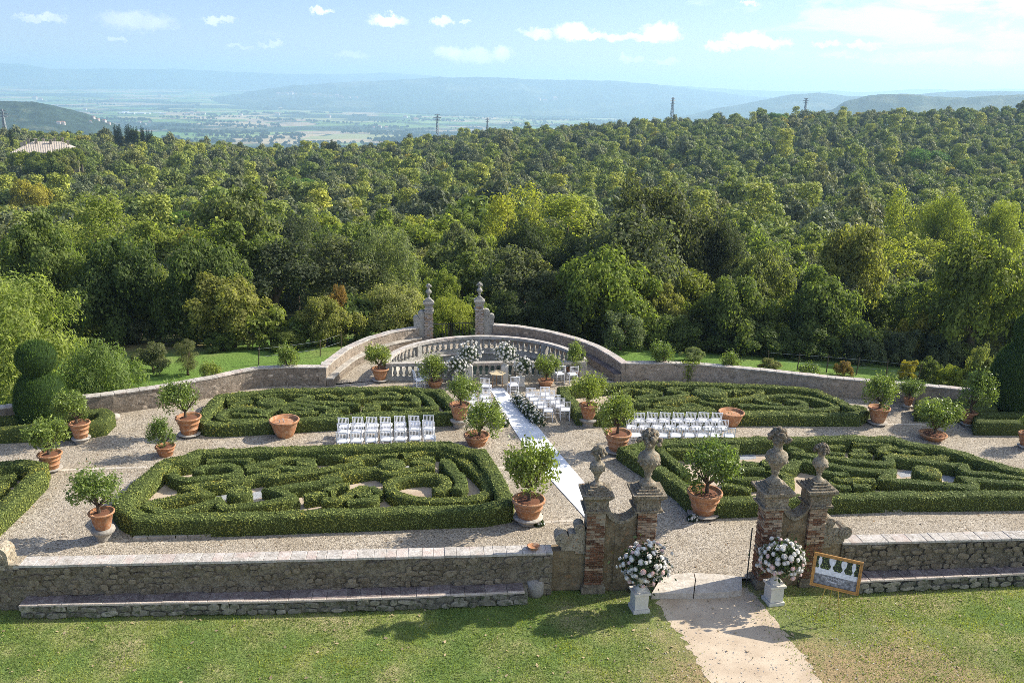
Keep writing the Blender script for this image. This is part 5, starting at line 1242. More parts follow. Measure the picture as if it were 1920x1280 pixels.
LFb = [(374, 846), (600, 839), (838, 831), (873, 843), (900, 845), (926, 885), (948, 930), (946, 943), (905, 950), (699, 957), (548, 962), (439, 966), (290, 969), (262, 968), (240, 957), (228, 943), (262, 905), (298, 873), (316, 862), (350, 857)]
LFs = [(.5, cA([(470, 395), (455, 350), (560, 300), (700, 262), (900, 236), (1200, 215), (1500, 203), (1750, 206), (1920, 214)]) + [(700, 842.5), (815, 838)]),
       (.5, cA([(450, 395), (520, 440), (620, 450), (760, 432), (900, 418), (1040, 405), (1030, 350), (960, 325), (850, 335), (700, 345), (690, 385)])),
       (.5, cA([(760, 285), (920, 262), (1080, 268), (1150, 290)])),
       (-.5, cA([(235, 655), (540, 590), (745, 560), (600, 510), (850, 482), (1080, 445), (1150, 420), (1250, 405), (1340, 425), (1500, 400), (1750, 365), (1910, 340)])),
       (.5, cB([(0, 405), (180, 370), (380, 335), (330, 310), (240, 310), (420, 275), (600, 245), (730, 262)])),
       (-.5, cA([(235, 665), (380, 730), (560, 705), (740, 665), (860, 625), (910, 690), (1100, 665), (1300, 640), (1490, 600), (1420, 555), (1330, 530), (1500, 505), (1750, 460), (1920, 430)])),
       (.55, cB([(0, 478), (200, 440), (400, 405), (520, 385), (600, 405), (640, 440), (760, 410), (950, 380), (1080, 372)])),
       (.5, cA([(1720, 232), (1920, 236)]) + cB([(200, 240), (450, 236), (700, 214), (900, 196)])),
       (.55, cB([(780, 262), (900, 240), (1080, 210), (1190, 225), (1290, 265), (1400, 335), (1500, 420), (1590, 510), (1605, 600), (1550, 655), (1350, 685), (1100, 690), (850, 672), (690, 620), (640, 550), (700, 490), (850, 455), (1020, 445), (1150, 470), (1200, 520), (1180, 575), (1080, 590)])),
       (.62, cB([(1140, 325), (1220, 330), (1240, 400), (1330, 480), (1340, 560), (1290, 595)])),
       (.45, cB([(920, 330), (1000, 335), (1060, 360)])), (.5, cB([(890, 345), (930, 300), (1080, 290)])),
       (.45, cA([(1600, 590), (1700, 575), (1790, 560)])), (.5, cB([(60, 600), (140, 545), (270, 545)])), (.5, cB([(30, 680), (150, 690), (230, 655), (300, 610), (420, 560), (480, 610), (350, 640)])), (.5, cB([(260, 700), (380, 690), (500, 690), (510, 650)])), (.4, cB([(480, 570), (560, 620)])),
       (.5, cA([(1090, 335), (1200, 320), (1320, 300), (1400, 270), (1560, 255)])), (.5, cA([(1120, 360), (1260, 365), (1380, 375)])), (.5, cA([(1360, 340), (1480, 355), (1600, 360), (1690, 300), (1540, 310)])), (.45, cA([(1560, 270), (1690, 280)]))]
LFr = [(448.6, 919, .42, .42), (734.6, 867, .48, .42)]
LFg = [[(388, 931), (425, 922), (432, 935), (395, 946)], [(470, 924), (507, 917), (507, 928), (475, 937)], [(675, 878), (712, 870), (722, 882), (690, 890)], [(752, 880), (778, 866), (782, 872), (765, 884)]]
parterre('front left box parterre with scrolls and a round clipped bush, nearest the long wall', LFb, .56, LFs, LFr, dens=760, leaf=.05, edge=((250, 1011), (936, 979)), greys=LFg)

def c4(P): return [(1440 + x / 4.0, 620 + y / 4.0) for x, y in P]
def cR(P): return [(1440 + x / 2.8, 780 + y / 2.8) for x, y in P]       # crop 1440,780 at 2.8x
def cM(P): return [(1160 + x / 4.714, 760 + y / 4.714) for x, y in P]   # crop 1160,760
RFb = [(1176, 840), (1225, 829), (1335, 824), (1480, 822), (1600, 820), (1675, 821), (1706, 832), (1752, 837), (1800, 849), (1850, 865), (1935, 888), (2010, 908), (2012, 920), (1920, 924), (1800, 925), (1680, 926), (1560, 930), (1440, 934), (1345, 937), (1300, 928), (1285, 912), (1240, 880), (1200, 856)]
RFs = [(.45, cM([(370, 312), (560, 300), (760, 308), (850, 330)])), (-.5, cM([(330, 345), (430, 318), (640, 345), (800, 362), (1010, 385), (1030, 345), (1090, 290), (1200, 292)])),
       (.5, cM([(360, 375), (420, 440), (500, 510), (560, 560), (600, 620)])), (.5, cM([(430, 378), (560, 385), (700, 400), (900, 410), (1020, 430)])), (.5, cR([(100, 128), (300, 130), (560, 125), (700, 135)])),
       (.55, cM([(1100, 505), (1290, 520)])), (.5, cM([(960, 545), (1100, 550), (1290, 565)])), (.5, cM([(940, 625), (1100, 650), (1290, 650)])), (.5, cM([(930, 690), (1050, 720), (1170, 745)])), (.55, cR([(110, 165), (180, 180), (130, 195), (330, 215), (600, 248), (650, 240), (620, 210), (700, 215), (860, 235), (990, 255), (1040, 255), (1010, 285), (1200, 305), (1344, 320)])),
       (-.55, cR([(180, 232), (330, 260), (500, 280), (640, 285), (610, 325), (800, 345), (960, 362), (1070, 370), (1080, 350), (1040, 325), (1200, 340), (1344, 355)])),
       (.55, cR([(600, 195), (590, 170), (650, 155), (740, 148), (830, 155), (900, 175), (940, 200), (910, 218), (800, 215), (700, 208), (620, 195)])), (.5, cR([(690, 185), (730, 172), (780, 175), (800, 190)])),
       (.5, cR([(440, 142), (520, 145), (640, 140)])), (.45, cR([(310, 155), (400, 158)])), (.45, cR([(440, 180), (520, 182)])), (.45, cR([(430, 200), (540, 205)])), (.4, cR([(320, 185), (400, 200)])),
       (.45, cR([(290, 290), (350, 300), (420, 300)])), (.45, cR([(310, 345), (380, 370), (430, 372)])), (.5, cR([(400, 335), (480, 330), (560, 335)])), (.5, cR([(450, 360), (540, 370)])), (.4, cR([(350, 320), (400, 345)])),
       (.6, cR([(60, 270), (110, 265), (150, 230)])), (.6, cR([(10, 300), (50, 290), (100, 310), (110, 350), (60, 380), (0, 375)])), (.55, cR([(30, 410), (150, 420)]))]
RFr = [(1739, 882, .50, .46), (1446, 868, .4, .35)]
RFg = [[(1680, 886), (1712, 880), (1712, 893), (1690, 895)], [(1768, 890), (1795, 895), (1795, 905), (1765, 900)], [(1385, 850), (1415, 848), (1418, 860), (1388, 862)]]
parterre('front right box parterre with straight bands and a round drum behind the gate', RFb, .54, RFs, RFr, zt=.54, zi=.42, dens=700, leaf=.05, edge=((1340, 966), (1960, 951)), greys=RFg)

def cL(P): return [(380 + x / 5.169, 710 + y / 5.169) for x, y in P]    # crop 380,710
def cN(P): return [(600 + x / 4.8, 710 + y / 4.8) for x, y in P]        # crop 600,710
LBb = [(414, 742), (470, 735), (520, 731), (640, 729), (740, 726), (790, 730), (824, 732), (840, 748), (858, 768), (848, 774), (780, 776), (700, 779), (600, 784), (500, 790), (420, 794), (392, 793), (378, 787), (388, 768), (402, 752)]
LBs = [(-.45, cL([(225, 205), (400, 175), (480, 155), (590, 190), (600, 250)])), (.45, cL([(270, 255), (380, 225), (480, 212)])), (.45, cL([(270, 265), (430, 265), (600, 280), (700, 255)])), (.5, cL([(600, 165), (720, 140), (860, 140), (1060, 165)])),
       (.5, cL([(890, 200), (1000, 180), (1080, 170)])), (.5, cL([(900, 210), (1060, 215), (1200, 230), (1344, 240)])), (.5, cL([(560, 330), (700, 280), (820, 235), (1000, 245), (1180, 275), (1344, 290)])), (.45, cL([(580, 365), (600, 310), (500, 290), (350, 290), (200, 310), (150, 360), (200, 400), (400, 400), (600, 395)])),
       (.4, cL([(300, 335), (400, 345), (480, 345), (560, 350)])), (.45, cL([(760, 300), (880, 270), (960, 290), (1070, 290)])), (.45, cL([(850, 325), (1000, 330), (1120, 320)])), (.45, cL([(1200, 320), (1344, 310)])),
       (.45, cL([(1100, 160), (1220, 150), (1320, 190)])), (.4, cN([(20, 130), (100, 110), (200, 120), (370, 115)])), (.4, cN([(200, 160), (330, 150), (380, 125)])), (.45, cN([(0, 200), (150, 210), (350, 230)])), (.4, cN([(220, 180), (300, 180), (420, 165), (560, 150), (700, 165), (720, 140), (640, 120), (520, 130)])),
       (.5, cN([(480, 205), (640, 210), (720, 205), (800, 215)])), (.45, cN([(660, 250), (780, 270), (900, 265), (1050, 262), (1010, 215), (960, 165), (880, 122), (830, 120)])), (.6, cN([(760, 150), (820, 155), (870, 190), (850, 225)])), (.5, cN([(380, 270), (510, 255), (500, 225), (400, 230)])),
       (.45, cN([(60, 290), (160, 265), (260, 260)])), (.4, cN([(300, 320), (500, 305), (700, 300), (900, 295)])), (.4, cN([(0, 320), (200, 315)]))]
parterre('back left box parterre with tight curls, beyond the left block of chairs', LBb, .5, LBs, [(508, 752, .62, .36)], zt=.48, zi=.38, dens=420, leaf=.062, greys=[[(655, 770), (672, 766), (674, 772), (660, 774)], [(488, 756), (498, 753), (500, 760), (490, 761)]])

def cP(P): return [(1060 + x / 4.2, 700 + y / 4.2) for x, y in P]       # crop 1060,700
def cQ(P): return [(1340 + x / 4.48, 700 + y / 4.48) for x, y in P]     # crop 1340,700
RBb = [(1056, 727), (1150, 719), (1240, 717), (1320, 719), (1400, 722), (1500, 727), (1528, 731), (1570, 749), (1596, 763), (1618, 769), (1604, 776), (1550, 776), (1460, 775), (1380, 775), (1280, 775), (1200, 774), (1120, 776), (1090, 774), (1075, 752), (1060, 738)]
RBs = [(.45, cP([(420, 130), (520, 115), (600, 140), (760, 155)])), (.45, cP([(560, 190), (640, 170), (720, 165)])), (.4, cP([(600, 120), (660, 130), (720, 140)])), (.5, cP([(800, 125), (920, 100), (1060, 100), (1140, 140), (1190, 150)])), (.45, cP([(800, 130), (900, 140), (980, 155), (850, 185), (700, 200), (560, 200)])),
       (.45, cP([(700, 240), (850, 215), (1000, 180), (1100, 180), (1200, 205), (1344, 200)])), (.4, cP([(700, 250), (860, 270), (1000, 265), (1150, 270)])), (.4, cP([(920, 250), (980, 240), (1060, 255)])), (.4, cP([(1060, 215), (1180, 235), (1300, 240)])), (.45, cP([(1140, 110), (1220, 100), (1344, 90)])),
       (.45, cP([(640, 280), (800, 285), (1000, 285), (1180, 290)])), (.45, cP([(520, 225), (600, 240), (650, 225)])), (.4, cP([(460, 160), (500, 190), (560, 215)])),
       (.5, cQ([(150, 150), (300, 140), (390, 115), (380, 165), (330, 190), (200, 215), (60, 225)])), (.5, cQ([(200, 260), (350, 270), (560, 280), (740, 275), (760, 250), (700, 225), (600, 225)])), (.5, cQ([(370, 235), (360, 205), (450, 185), (600, 180), (760, 195), (900, 225), (1000, 260), (1030, 290), (900, 305), (700, 300)])),
       (.4, cQ([(420, 235), (560, 260)])), (.5, cQ([(250, 320), (500, 320), (700, 315)])), (.55, cQ([(1130, 290), (1200, 270), (1250, 290)])), (.45, cQ([(0, 100), (100, 95), (200, 130), (100, 150)]))]
parterre('back right box parterre with a long spiral, beyond the right block of chairs', RBb, .5, RBs, [(1331, 733, .8, .4)], zt=.48, zi=.38, dens=420, leaf=.062, greys=[[(1205, 764), (1225, 758), (1228, 765), (1212, 768)]])
# side parterres, cut by the frame
parterre('box parterre cut by the left edge, in front of the left lemon pots', [(-60, 892), (0, 870), (40, 866), (72, 872), (68, 888), (30, 925), (-20, 970), (-100, 985), (-160, 930)], .6, [(.5, [(-40, 905), (0, 895), (28, 888)]), (.5, [(-60, 930), (-20, 920), (10, 905)])], [], dens=700, leaf=.05)
parterre('box hedge bed round the two-tier topiary at the left edge', [(-80, 780), (0, 782), (60, 780), (130, 774), (190, 769), (200, 776), (186, 789), (150, 795), (60, 799), (-60, 804)], .6, [], [], zt=.55, dens=300, leaf=.045)
parterre('low box hedge bed behind the right lemon pots, under the wall', [(1728, 752), (1800, 750), (1860, 756), (1858, 764), (1800, 766), (1728, 765)], .5, [(.4, [(1750, 758), (1840, 760)])], [], zt=.55, dens=260, leaf=.045)
parterre('low box hedge in front of the cone topiary at the right edge', [(1836, 777), (1880, 774), (1960, 776), (2040, 780), (2040, 790), (1960, 790), (1840, 789)], .5, [], [], zt=.55, dens=300, leaf=.045)

# ================================================================== TOPIARY
def topiary(label, px, py, prof, seed, sq=1.0):
    P = W(px, py, 0); o = thing('topiary', label, 'topiary', flat(P)); r = np.random.default_rng(seed)
    n = 40; V = []; zs = np.linspace(0, prof[-1][1], 60); R_ = np.interp(zs, [p[1] for p in prof], [p[0] for p in prof])
    b = MB(); b.lathe([(float(q), float(z)) for q, z in zip(R_, zs)], n, cap=False); Vb = np.array(b.v); Vb += r.normal(0, .012, Vb.shape); Fb = np.array(b.f)
    A, B, C, D = (Vb[Fb[:, q]] for q in range(4)); nr = np.cross(C - A, D - B); ar = np.linalg.norm(nr, axis=1) / 2 + 1e-9; nr /= 2 * ar[:, None]
    cnt = int(ar.sum() * 620); fi = r.choice(len(Fb), cnt, p=ar / ar.sum()); u, v = r.random((2, cnt, 1)); Pp = (A[fi] * (1 - u) + B[fi] * u) * (1 - v) + (D[fi] * (1 - u) + C[fi] * u) * v
    out = nr[fi]; s = np.sign((out[:, :2] * Pp[:, :2]).sum(1)); s[s == 0] = 1; out *= s[:, None]
    # short upright sprays
    T = np.array([0, 0, 1.0]) + out * .35 + r.normal(0, .18, (cnt, 3)); T /= np.linalg.norm(T, axis=1)[:, None]; Bv = np.cross(T, out + r.normal(0, .3, (cnt, 3))); Bv /= np.linalg.norm(Bv, axis=1)[:, None] + 1e-9
    L = (.085 * (1 + .4 * r.normal(size=(cnt, 1)))).clip(.03, .2); Pp = Pp + out * r.normal(.0, .015, (cnt, 1)); Q = np.empty((cnt, 4, 3)); Q[:, 0] = Pp - T * L * .4; Q[:, 1] = Pp - Bv * .013; Q[:, 2] = Pp + T * L + out * .012; Q[:, 3] = Pp + Bv * .013
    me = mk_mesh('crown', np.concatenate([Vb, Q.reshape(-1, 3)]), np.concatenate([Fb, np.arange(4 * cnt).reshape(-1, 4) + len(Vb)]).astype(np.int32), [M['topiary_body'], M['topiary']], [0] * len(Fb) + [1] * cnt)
    link('crown', me, o); link('trunk', MB().tube([(0, 0, -.1), (0, 0, 1.2)], .12, 8).mesh('trunk', M['bark']), o); return o
topiary('two-tier cypress topiary with a ball on an egg at the left edge', 84, 800, [(.72, 0), (.92, .35), (1.0, .9), (.97, 1.5), (.78, 2.0), (.48, 2.22), (.42, 2.32), (.60, 2.46), (.74, 2.78), (.73, 3.1), (.57, 3.4), (.30, 3.57), (.02, 3.62)], 3)
topiary('tall cone-shouldered cypress topiary cut by the right edge', 1908, 775, [(1.25, 0), (1.42, .5), (1.46, 1.3), (1.32, 2.2), (1.05, 2.85), (.66, 3.2), (.72, 3.4), (.76, 3.9), (.66, 4.35), (.40, 4.68), (.02, 4.85)], 4)

# ================================================================== LEMON POTS
def pot_mesh(kind):
    "unit pot: rim radius 1"
    b = MB()
    if kind == 0: pr = [(.60, 0), (.62, .04), (.68, .4), (.74, .42), (.74, .47), (.70, .5), (.80, .95), (.86, .97), (.86, 1.02), (.82, 1.05), (.90, 1.36), (1.0, 1.38), (1.02, 1.52), (.99, 1.58), (.90, 1.58), (.88, 1.42), (.02, 1.40)]
    elif kind == 1: pr = [(.64, 0), (.66, .05), (.82, .55), (.87, .57), (.87, .62), (.84, .65), (.90, .92), (1.0, .95), (1.02, 1.08), (.99, 1.13), (.90, 1.13), (.88, .98), (.02, .96)]
    elif kind == 2: pr = [(.55, 0), (.58, .05), (.72, .55), (.86, 1.25), (.99, 1.3), (1.02, 1.42), (.99, 1.47), (.88, 1.47), (.87, 1.32), (.02, 1.3)]
    else: pr = [(.52, 0), (.56, .03), (.70, .35), (.82, .75), (.91, 1.1), (.95, 1.16), (1.02, 1.2), (1.03, 1.32), (.99, 1.36), (.91, 1.34), (.88, 1.1), (.86, 1.12), (.5, 1.12), (.02, 1.12)]
    b.lathe(pr, 28, cap=False); b.lathe([(.02, 0), (pr[0][0], 0)], 28, cap=False)
    return b.mesh('pot', M['terra'], True)
POTM = [pot_mesh(k) for k in range(4)]; PH = [1.42, .98, 1.32, .18]; PT = [1.58, 1.13, 1.47, 1.36]
SOIL = MB().lathe([(.86, 0), (.6, .05), (.2, .09), (.02, .1)], 18, cap=False).mesh('soil', M['soil'])
def citrus(seed, n=1500, bits=30, spiky=.0):
    r = np.random.default_rng(seed); D = r.normal(size=(bits, 3)); D /= np.linalg.norm(D, axis=1)[:, None]; D[:, 2] = np.where(r.random(bits) < .75, np.abs(D[:, 2]), D[:, 2]); C = D * r.uniform(.3, .82, (bits, 1)) * np.array([1, 1, .85]); C[:, 2] -= .12; Rr = r.uniform(.18, .34, bits)
    idx = r.integers(0, bits, n); Dl = r.normal(size=(n, 3)); Dl /= np.linalg.norm(Dl, axis=1)[:, None]; Pp = C[idx] + Dl * (Rr[idx] * r.uniform(.5, 1.1, n))[:, None]; Pp[:, 2] += (r.random(n) ** 5) * .35
    Vl, Ql = leaf_quads(Pp, Dl * .6 + np.array([0, 0, .5]), .105, .42, r, .9, .3); fo = mk_mesh('foliage', Vl, Ql, [M['citrus']])
    b = MB(); 
    for i in range(14): q = C[i % bits]; b.tube([(0, 0, -.75), (q[0] * .45, q[1] * .45, -.4 + q[2] * .2), (q[0] * .9, q[1] * .9, q[2])], [.035, .025, .01], 5)
    b.tube([(0, 0, -1.15), (.02, 0, -.7)], [.07, .05], 7); return fo, b.mesh('trunk', M['bark'])
CIT = [citrus(40 + i, 3600 + 500 * (i % 3), 26 + 5 * i) for i in range(5)]
def lathe_stand(): return MB().lathe([(.62, 0), (.66, .05), (.60, .14), (.72, .3), (.88, .34), (.94, .42), (.9, .5), (.02, .5)], 18, cap=False)
STD = lathe_stand().mesh('pot_stand', M['stand'], True)
def hfit(P, ytop, z0=0.0):
    lo, hi = 0.0, 8.0
    for _ in range(30):
        m_ = (lo + hi) / 2
        if PJ((P.x, P.y, z0 + m_))[1] > ytop: lo = m_
        else: hi = m_
    return lo
STANDS = iter(['far left pot before the front parterre', 'banded pot by the cut-off left hedge', 'pot before the two-tier topiary', 'tall lemon tree by the back left parterre', 'small sparse lemon tree on the left wall', 'lemon pot left of the curved wall', 'pot at the left end of the pool rail', 'leaning pot left of the aisle', 'largest lemon tree by the carpet', 'lemon pot right of the aisle chairs', 'garlanded pot left of the right chairs', 'large lemon pot behind the gate', 'first lemon pot on the right wall', 'second lemon pot on the right wall', 'pot ending the back right parterre', 'narrow pot near the right wall', 'bright lemon tree before the cone topiary', 'lemon pot cut by the right edge'])
def lemon(lab, base, rim, rimw, pbot, crown, kind=0, stand=True, var=0, where=''):
    """base: pixel of the lowest middle point; rim: pixel of the rim centre; rimw: its width;
       pbot: pixel y of the pot bottom; crown: x0, x1, ytop, ybottom"""
    P = W(base[0], base[1] - 3, 0); depth = (Vector((P.x, P.y, .6)) - CP).dot(CF); s = depth / FPX
    R_ = rimw / 2 * s; P = P + Vector((0, R_ * .45, 0))
    hr = hfit(P, rim[1]); sh = 0.0
    if stand: sh = max(.12, hr - R_ * PT[kind] * 1.0); sh = min(sh, .5)
    ph = (hr - sh) / PT[kind]
    if stand:
        st = link('pot_stand', STD, None, flat(P), rnd.random() * 6, (R_ * .98, R_ * .98, sh / .5)); tag(st, 'round stone stand under the ' + next(STANDS), 'stone stand')
    o = thing('potted_lemon_tree', lab, 'potted tree', (P.x, P.y, sh))
    link('pot', POTM[kind], o, (0, 0, 0), rnd.random() * 6, (R_, R_, ph)); link('soil', SOIL, o, (0, 0, PH[kind] * ph - .02), 0, R_)
    if crown:
        x0, x1, yt, yb = crown; cw = (x1 - x0) / 2 * s * .99; zt = hfit(P, yt); zb = hr - .10; cz = (zt + zb) / 2; hz = (zt - zb) / 2 * 1.12; off = ((x0 + x1) / 2 - rim[0]) * s
        fo, tr = CIT[var % 5]; a = rnd.random() * 6.28; f = link('foliage', fo, o, (off, 0, cz - sh + .06), a, (cw * 1.05, cw * 1.05, hz * 1.12)); t = link('trunk', tr, o, (off * .3, 0, cz - sh), a, (cw, cw, (cz - hr + .10) / 1.15 if (cz - hr) > .05 else hz))
    return o
lemon('lemon tree in a plain terracotta pot at the left end of the long wall', (191, 1018), (189, 958), 47, 998, (116, 234, 880, 962), 2, True, 0)
lemon('lemon tree in a banded pot beside the hedge cut by the left edge', (92, 889), (86, 849), 44, 878, (38, 130, 783, 848), 0, True, 1)
lemon('lemon tree in a banded pot standing before the two-tier topiary', (149, 834), (145, 791), 38, 818, (89, 171, 735, 792), 0, True, 2)
lemon('small lemon tree in a standless pot behind the front left parterre corner', (308, 859), (307, 835), 37, 859, (272, 333, 784, 834), 1, False, 3)
lemon('tall lemon tree in a banded pot at the left corner of the back left parterre', (352, 823), (349, 780), 47, 806, (288, 373, 712, 779), 0, True, 4)
lemon('small sparse lemon tree in a pot against the left wall', (391, 740), (391, 714), 27, 732, (371, 418, 677, 712), 0, True, 0)
lemon('lemon tree in a pot against the wall near the left end of the curved wall', (542, 723), (541, 696), 28, 714, (517, 563, 645, 695), 0, True, 1)
lemon('lemon tree in a wide pot at the left end of the pool balustrade', (712, 720), (711, 690), 34, 713, (676, 737, 647, 688), 2, True, 2)
lemon('spreading lemon tree in a low pot behind the left parterre beside the altar chairs', (815, 730), (814, 712), 31, 730, (776, 842, 668, 711), 1, False, 3)
lemon('open-crowned lemon tree in a leaning pot left of the aisle, on a stone stand', (861, 805), (862, 757), 40, 792, (832, 908, 702, 757), 2, True, 4)
lemon('round lemon tree in a wide low pot left of the aisle, nearest the chairs', (893, 840), (893, 814), 49, 840, (862, 958, 748, 816), 1, False, 0)
lemon('largest lemon tree, standing left of the carpet before the gate', (990, 988), (990, 934), 63, 970, (935, 1054, 822, 938), 1, True, 1)
lemon('lemon tree in a low pot behind the aisle chairs right of the altar', (1023, 728), (1023, 712), 31, 728, (999, 1054, 665, 712), 1, False, 2)
lemon('lemon tree in a pot at the right end of the pool balustrade', (1076, 711), (1075, 690), 30, 709, (1054, 1103, 643, 687), 1, False, 3)
lemon('lemon tree on a stone stand right of the aisle chairs by the hedge corner', (1103, 803), (1102, 758), 37, 787, (1058, 1142, 698, 759), 2, True, 4)
lemon('dense lemon tree in a garlanded pot left of the right block of chairs', (1158, 855), (1159, 810), 51, 841, (1110, 1202, 732, 810), 0, True, 0)
lemon('large lemon tree between the gate pier and the front right parterre', (1321, 975), (1320, 920), 66, 962, (1270, 1392, 826, 924), 0, True, 1)
lemon('lemon tree on a small stand against the right wall, nearest the curved wall', (1238, 714), (1237, 691), 28, 710, (1212, 1262, 640, 690), 0, True, 2)
lemon('lemon tree against the right wall, between the climbing plant and the smallest pot', (1368, 718), (1368, 699), 28, 716, (1343, 1392, 660, 699), 0, True, 3)
lemon('small wispy lemon tree in the smallest pot against the right wall', (1513, 728), (1513, 715), 23, 728, (1492, 1540, 680, 713), 1, False, 4)
lemon('lemon tree in a plain pot at the right end of the back right parterre', (1648, 801), (1648, 763), 41, 786, (1610, 1690, 698, 763), 2, True, 0)
lemon('lemon tree in a narrow pot on a stand near the right wall', (1703, 770), (1703, 746), 19, 761, (1678, 1735, 711, 746), 2, True, 1)
lemon('bushy lemon tree in a wide bowl pot by the corner of the front right parterre', (1753, 830), (1753, 812), 51, 830, (1716, 1808, 748, 814), 1, False, 2)
lemon('tall bright lemon tree on a stand in front of the cone topiary', (1817, 803), (1817, 771), 29, 789, (1784, 1862, 694, 767), 0, True, 3)
lemon('lemon tree cut by the right edge of the picture', (1927, 845), (1927, 812), 34, 832, (1905, 1965, 768, 812), 0, True, 4)
def empty_pot(lab, base, rim, rimw):
    P = W(base[0], base[1] - 2, 0); s = (Vector((P.x, P.y, .6)) - CP).dot(CF) / FPX; R_ = rimw / 2 * s; P = P + Vector((0, R_ * .5, 0)); hr = hfit(P, rim[1])
    o = thing('empty_pot', lab, 'pot', flat(P)); link('pot', POTM[3], o, (0, 0, 0), 0, (R_, R_, hr / PT[3])); return o, R_, hr
o, R_, hr = empty_pot('large empty terracotta pot left of the left block of chairs, a hose inside', (531, 824), (531, 785), 55)
tag(link('hose', MB().tube([(-.25 * R_, 0, .3 * hr), (-.30 * R_, -.2 * R_, hr * 1.0), (-.05 * R_, -.1 * R_, hr * 1.02), (.1 * R_, 0, .5 * hr)], .02, 6).mesh('hose', M['hose']), o), None)
empty_pot('large empty terracotta pot right of the right block of chairs', (1372, 803), (1373, 771), 48)

# ================================================================== CHAIRS
def chair_proto():
    o = thing('chiavari_chair', 'x', 'chair'); m = M['white']; hw, hd, sh = .20, .20, .44
    leg = MB().tube([(0, 0, 0), (0, 0, sh)], [.016, .02], 6).mesh('leg', m)
    for x in (-1, 1): link('leg', leg, o, (x * hw, hd, 0))
    rp = MB().tube([(0, -.03, 0), (0, 0, sh), (0, -.09, .92)], [.018, .022, .019], 6).mesh('rear_leg', m)
    for x in (-1, 1): link('rear_leg', rp, o, (x * hw, -hd, 0))
    link('seat', MB().box((0, 0, sh), (2 * hw + .03, 2 * hd + .02, .03)).mesh('seat', m), o)
    c = MB(); c.add([(a * .185, b * .185, .455) for a, b in ((-1, -1), (1, -1), (1, 1), (-1, 1))] + [(a * .19, b * .19, .47) for a, b in ((-1, -1), (1, -1), (1, 1), (-1, 1))] + [(a * .16, b * .16, .49) for a, b in ((-1, -1), (1, -1), (1, 1), (-1, 1))], [(8, 9, 10, 11)] + [(k + i, k + (i + 1) % 4, k + 4 + (i + 1) % 4, k + 4 + i) for k in (0, 4) for i in range(4)])
    link('cushion', c.mesh('cushion', M['cushion']), o)
    def yb(z): return -hd - .09 * (z - sh) / (.92 - sh)
    for nm, z, r_ in (('top_rail', .905, .02), ('back_rail', .66, .013), ('back_rail', .62, .012)): link(nm, MB().tube([(-hw, yb(z), z), (hw, yb(z), z)], r_, 5).mesh(nm, m), o)
    sp = MB().tube([(0, yb(.66), .66), (0, yb(.905), .905)], .011, 5).mesh('spindle', m)
    for k in range(6): link('spindle', sp, o, (-hw + 2 * hw * (k + 1) / 7, 0, 0))
    s = MB()
    for z in (.16, .26): 
        for x in (-1, 1): s.tube([(x * hw, -hd, z), (x * hw, hd, z)], .009, 4)
    for y in (-hd, hd): s.tube([(-hw, y, .2), (hw, y, .2)], .009, 4)
    link('stretcher', s.mesh('stretcher', m), o); return o
CH = chair_proto(); CH_used = [False]
def copy_tree(o):
    c = o.copy(); COL.objects.link(c)
    for ch in list(o.children): d = ch.copy(); COL.objects.link(d); d.parent = c
    return c
def chair(px, py, rz, lab, grp, ztop=.91):
    "py: pixel of the top rail"
    T = W(px, py, ztop); o = CH if not CH_used[0] else copy_tree(CH); CH_used[0] = True
    q = Matrix.Rotation(rz, 3, 'Z') @ Vector((0, -.285, 0)); o.location = (T.x - q.x, T.y - q.y, 0); o.rotation_euler = (0, 0, rz + rnd.uniform(-.07, .07)); o.location.x += rnd.uniform(-.015, .015); o.location.y += rnd.uniform(-.03, .03); tag(o, lab, 'chair', grp)
ORD = ['first', 'second', 'third', 'fourth', 'fifth', 'sixth', 'seventh', 'eighth']
gl = 'white chairs in the left block between the left parterres'; gr = 'white chairs in the right block between the right parterres'
for row, (xa, ya, xb, yb_, nm) in enumerate(((644, 783, 802, 778.7, 'back'), (641, 794.6, 803, 788.5, 'middle'), (640, 810.6, 804.7, 804, 'front'))):
    for i in range(7):
        f = i / 6; chair(xa + (xb - xa) * f, ya + (yb_ - ya) * f, -.02, 'white spindle-back chair, %s from the left in the %s row of the left block' % (ORD[i], {'back': 'farthest', 'middle': 'middle', 'front': 'nearest'}[nm]), gl)
for (x0, x1, y0, y1, n, nm) in ((1199, 1344.5, 773, 773, 7, 'farthest'), (1185, 1357, 786, 787.5, 8, 'middle'), (1193, 1370, 800, 801.5, 8, 'nearest')):
    for i in range(n):
        f = i / (n - 1); chair(x0 + (x1 - x0) * f, y0 + (y1 - y0) * f, -.1, 'white spindle-back chair, %s from the right in the %s row of the right block' % (ORD[n - 1 - i], nm), gr)
ga = 'white chairs right of the aisle'; gb = 'white chairs left of the aisle'
for i, (xo, yo, xi, yi) in enumerate(((1061, 752.5, 1029, 754), (1050.5, 746, 1018, 747.5), (1041, 739.5, 1010, 741), (1032, 732, 1002, 733.5), (1022, 725, 995, 727))):
    chair(xo, yo, .02, 'white chair right of the aisle, outer seat of the %s row from the camera' % ORD[i], ga); chair(xi, yi, .02, 'white chair right of the aisle, flower-side seat of the %s row from the camera' % ORD[i], ga)
for i, (xo, yo, xi, yi) in enumerate(((890, 757, 917, 756), (887, 748, 914, 747), (884, 739, 911, 738), (881, 731, 908, 730))):
    chair(xo, yo, 0, 'white chair left of the aisle, outer seat of the %s row from the camera' % ORD[i], gb); chair(xi, yi, 0, 'white chair left of the aisle, carpet-side seat of the %s row from the camera' % ORD[i], gb)
chair(909, 709, -.15, 'white chair for the couple, left of the small round table', 'chairs at the altar'); chair(966, 707, .3, 'white chair for the couple, right of the small round table', 'chairs at the altar')
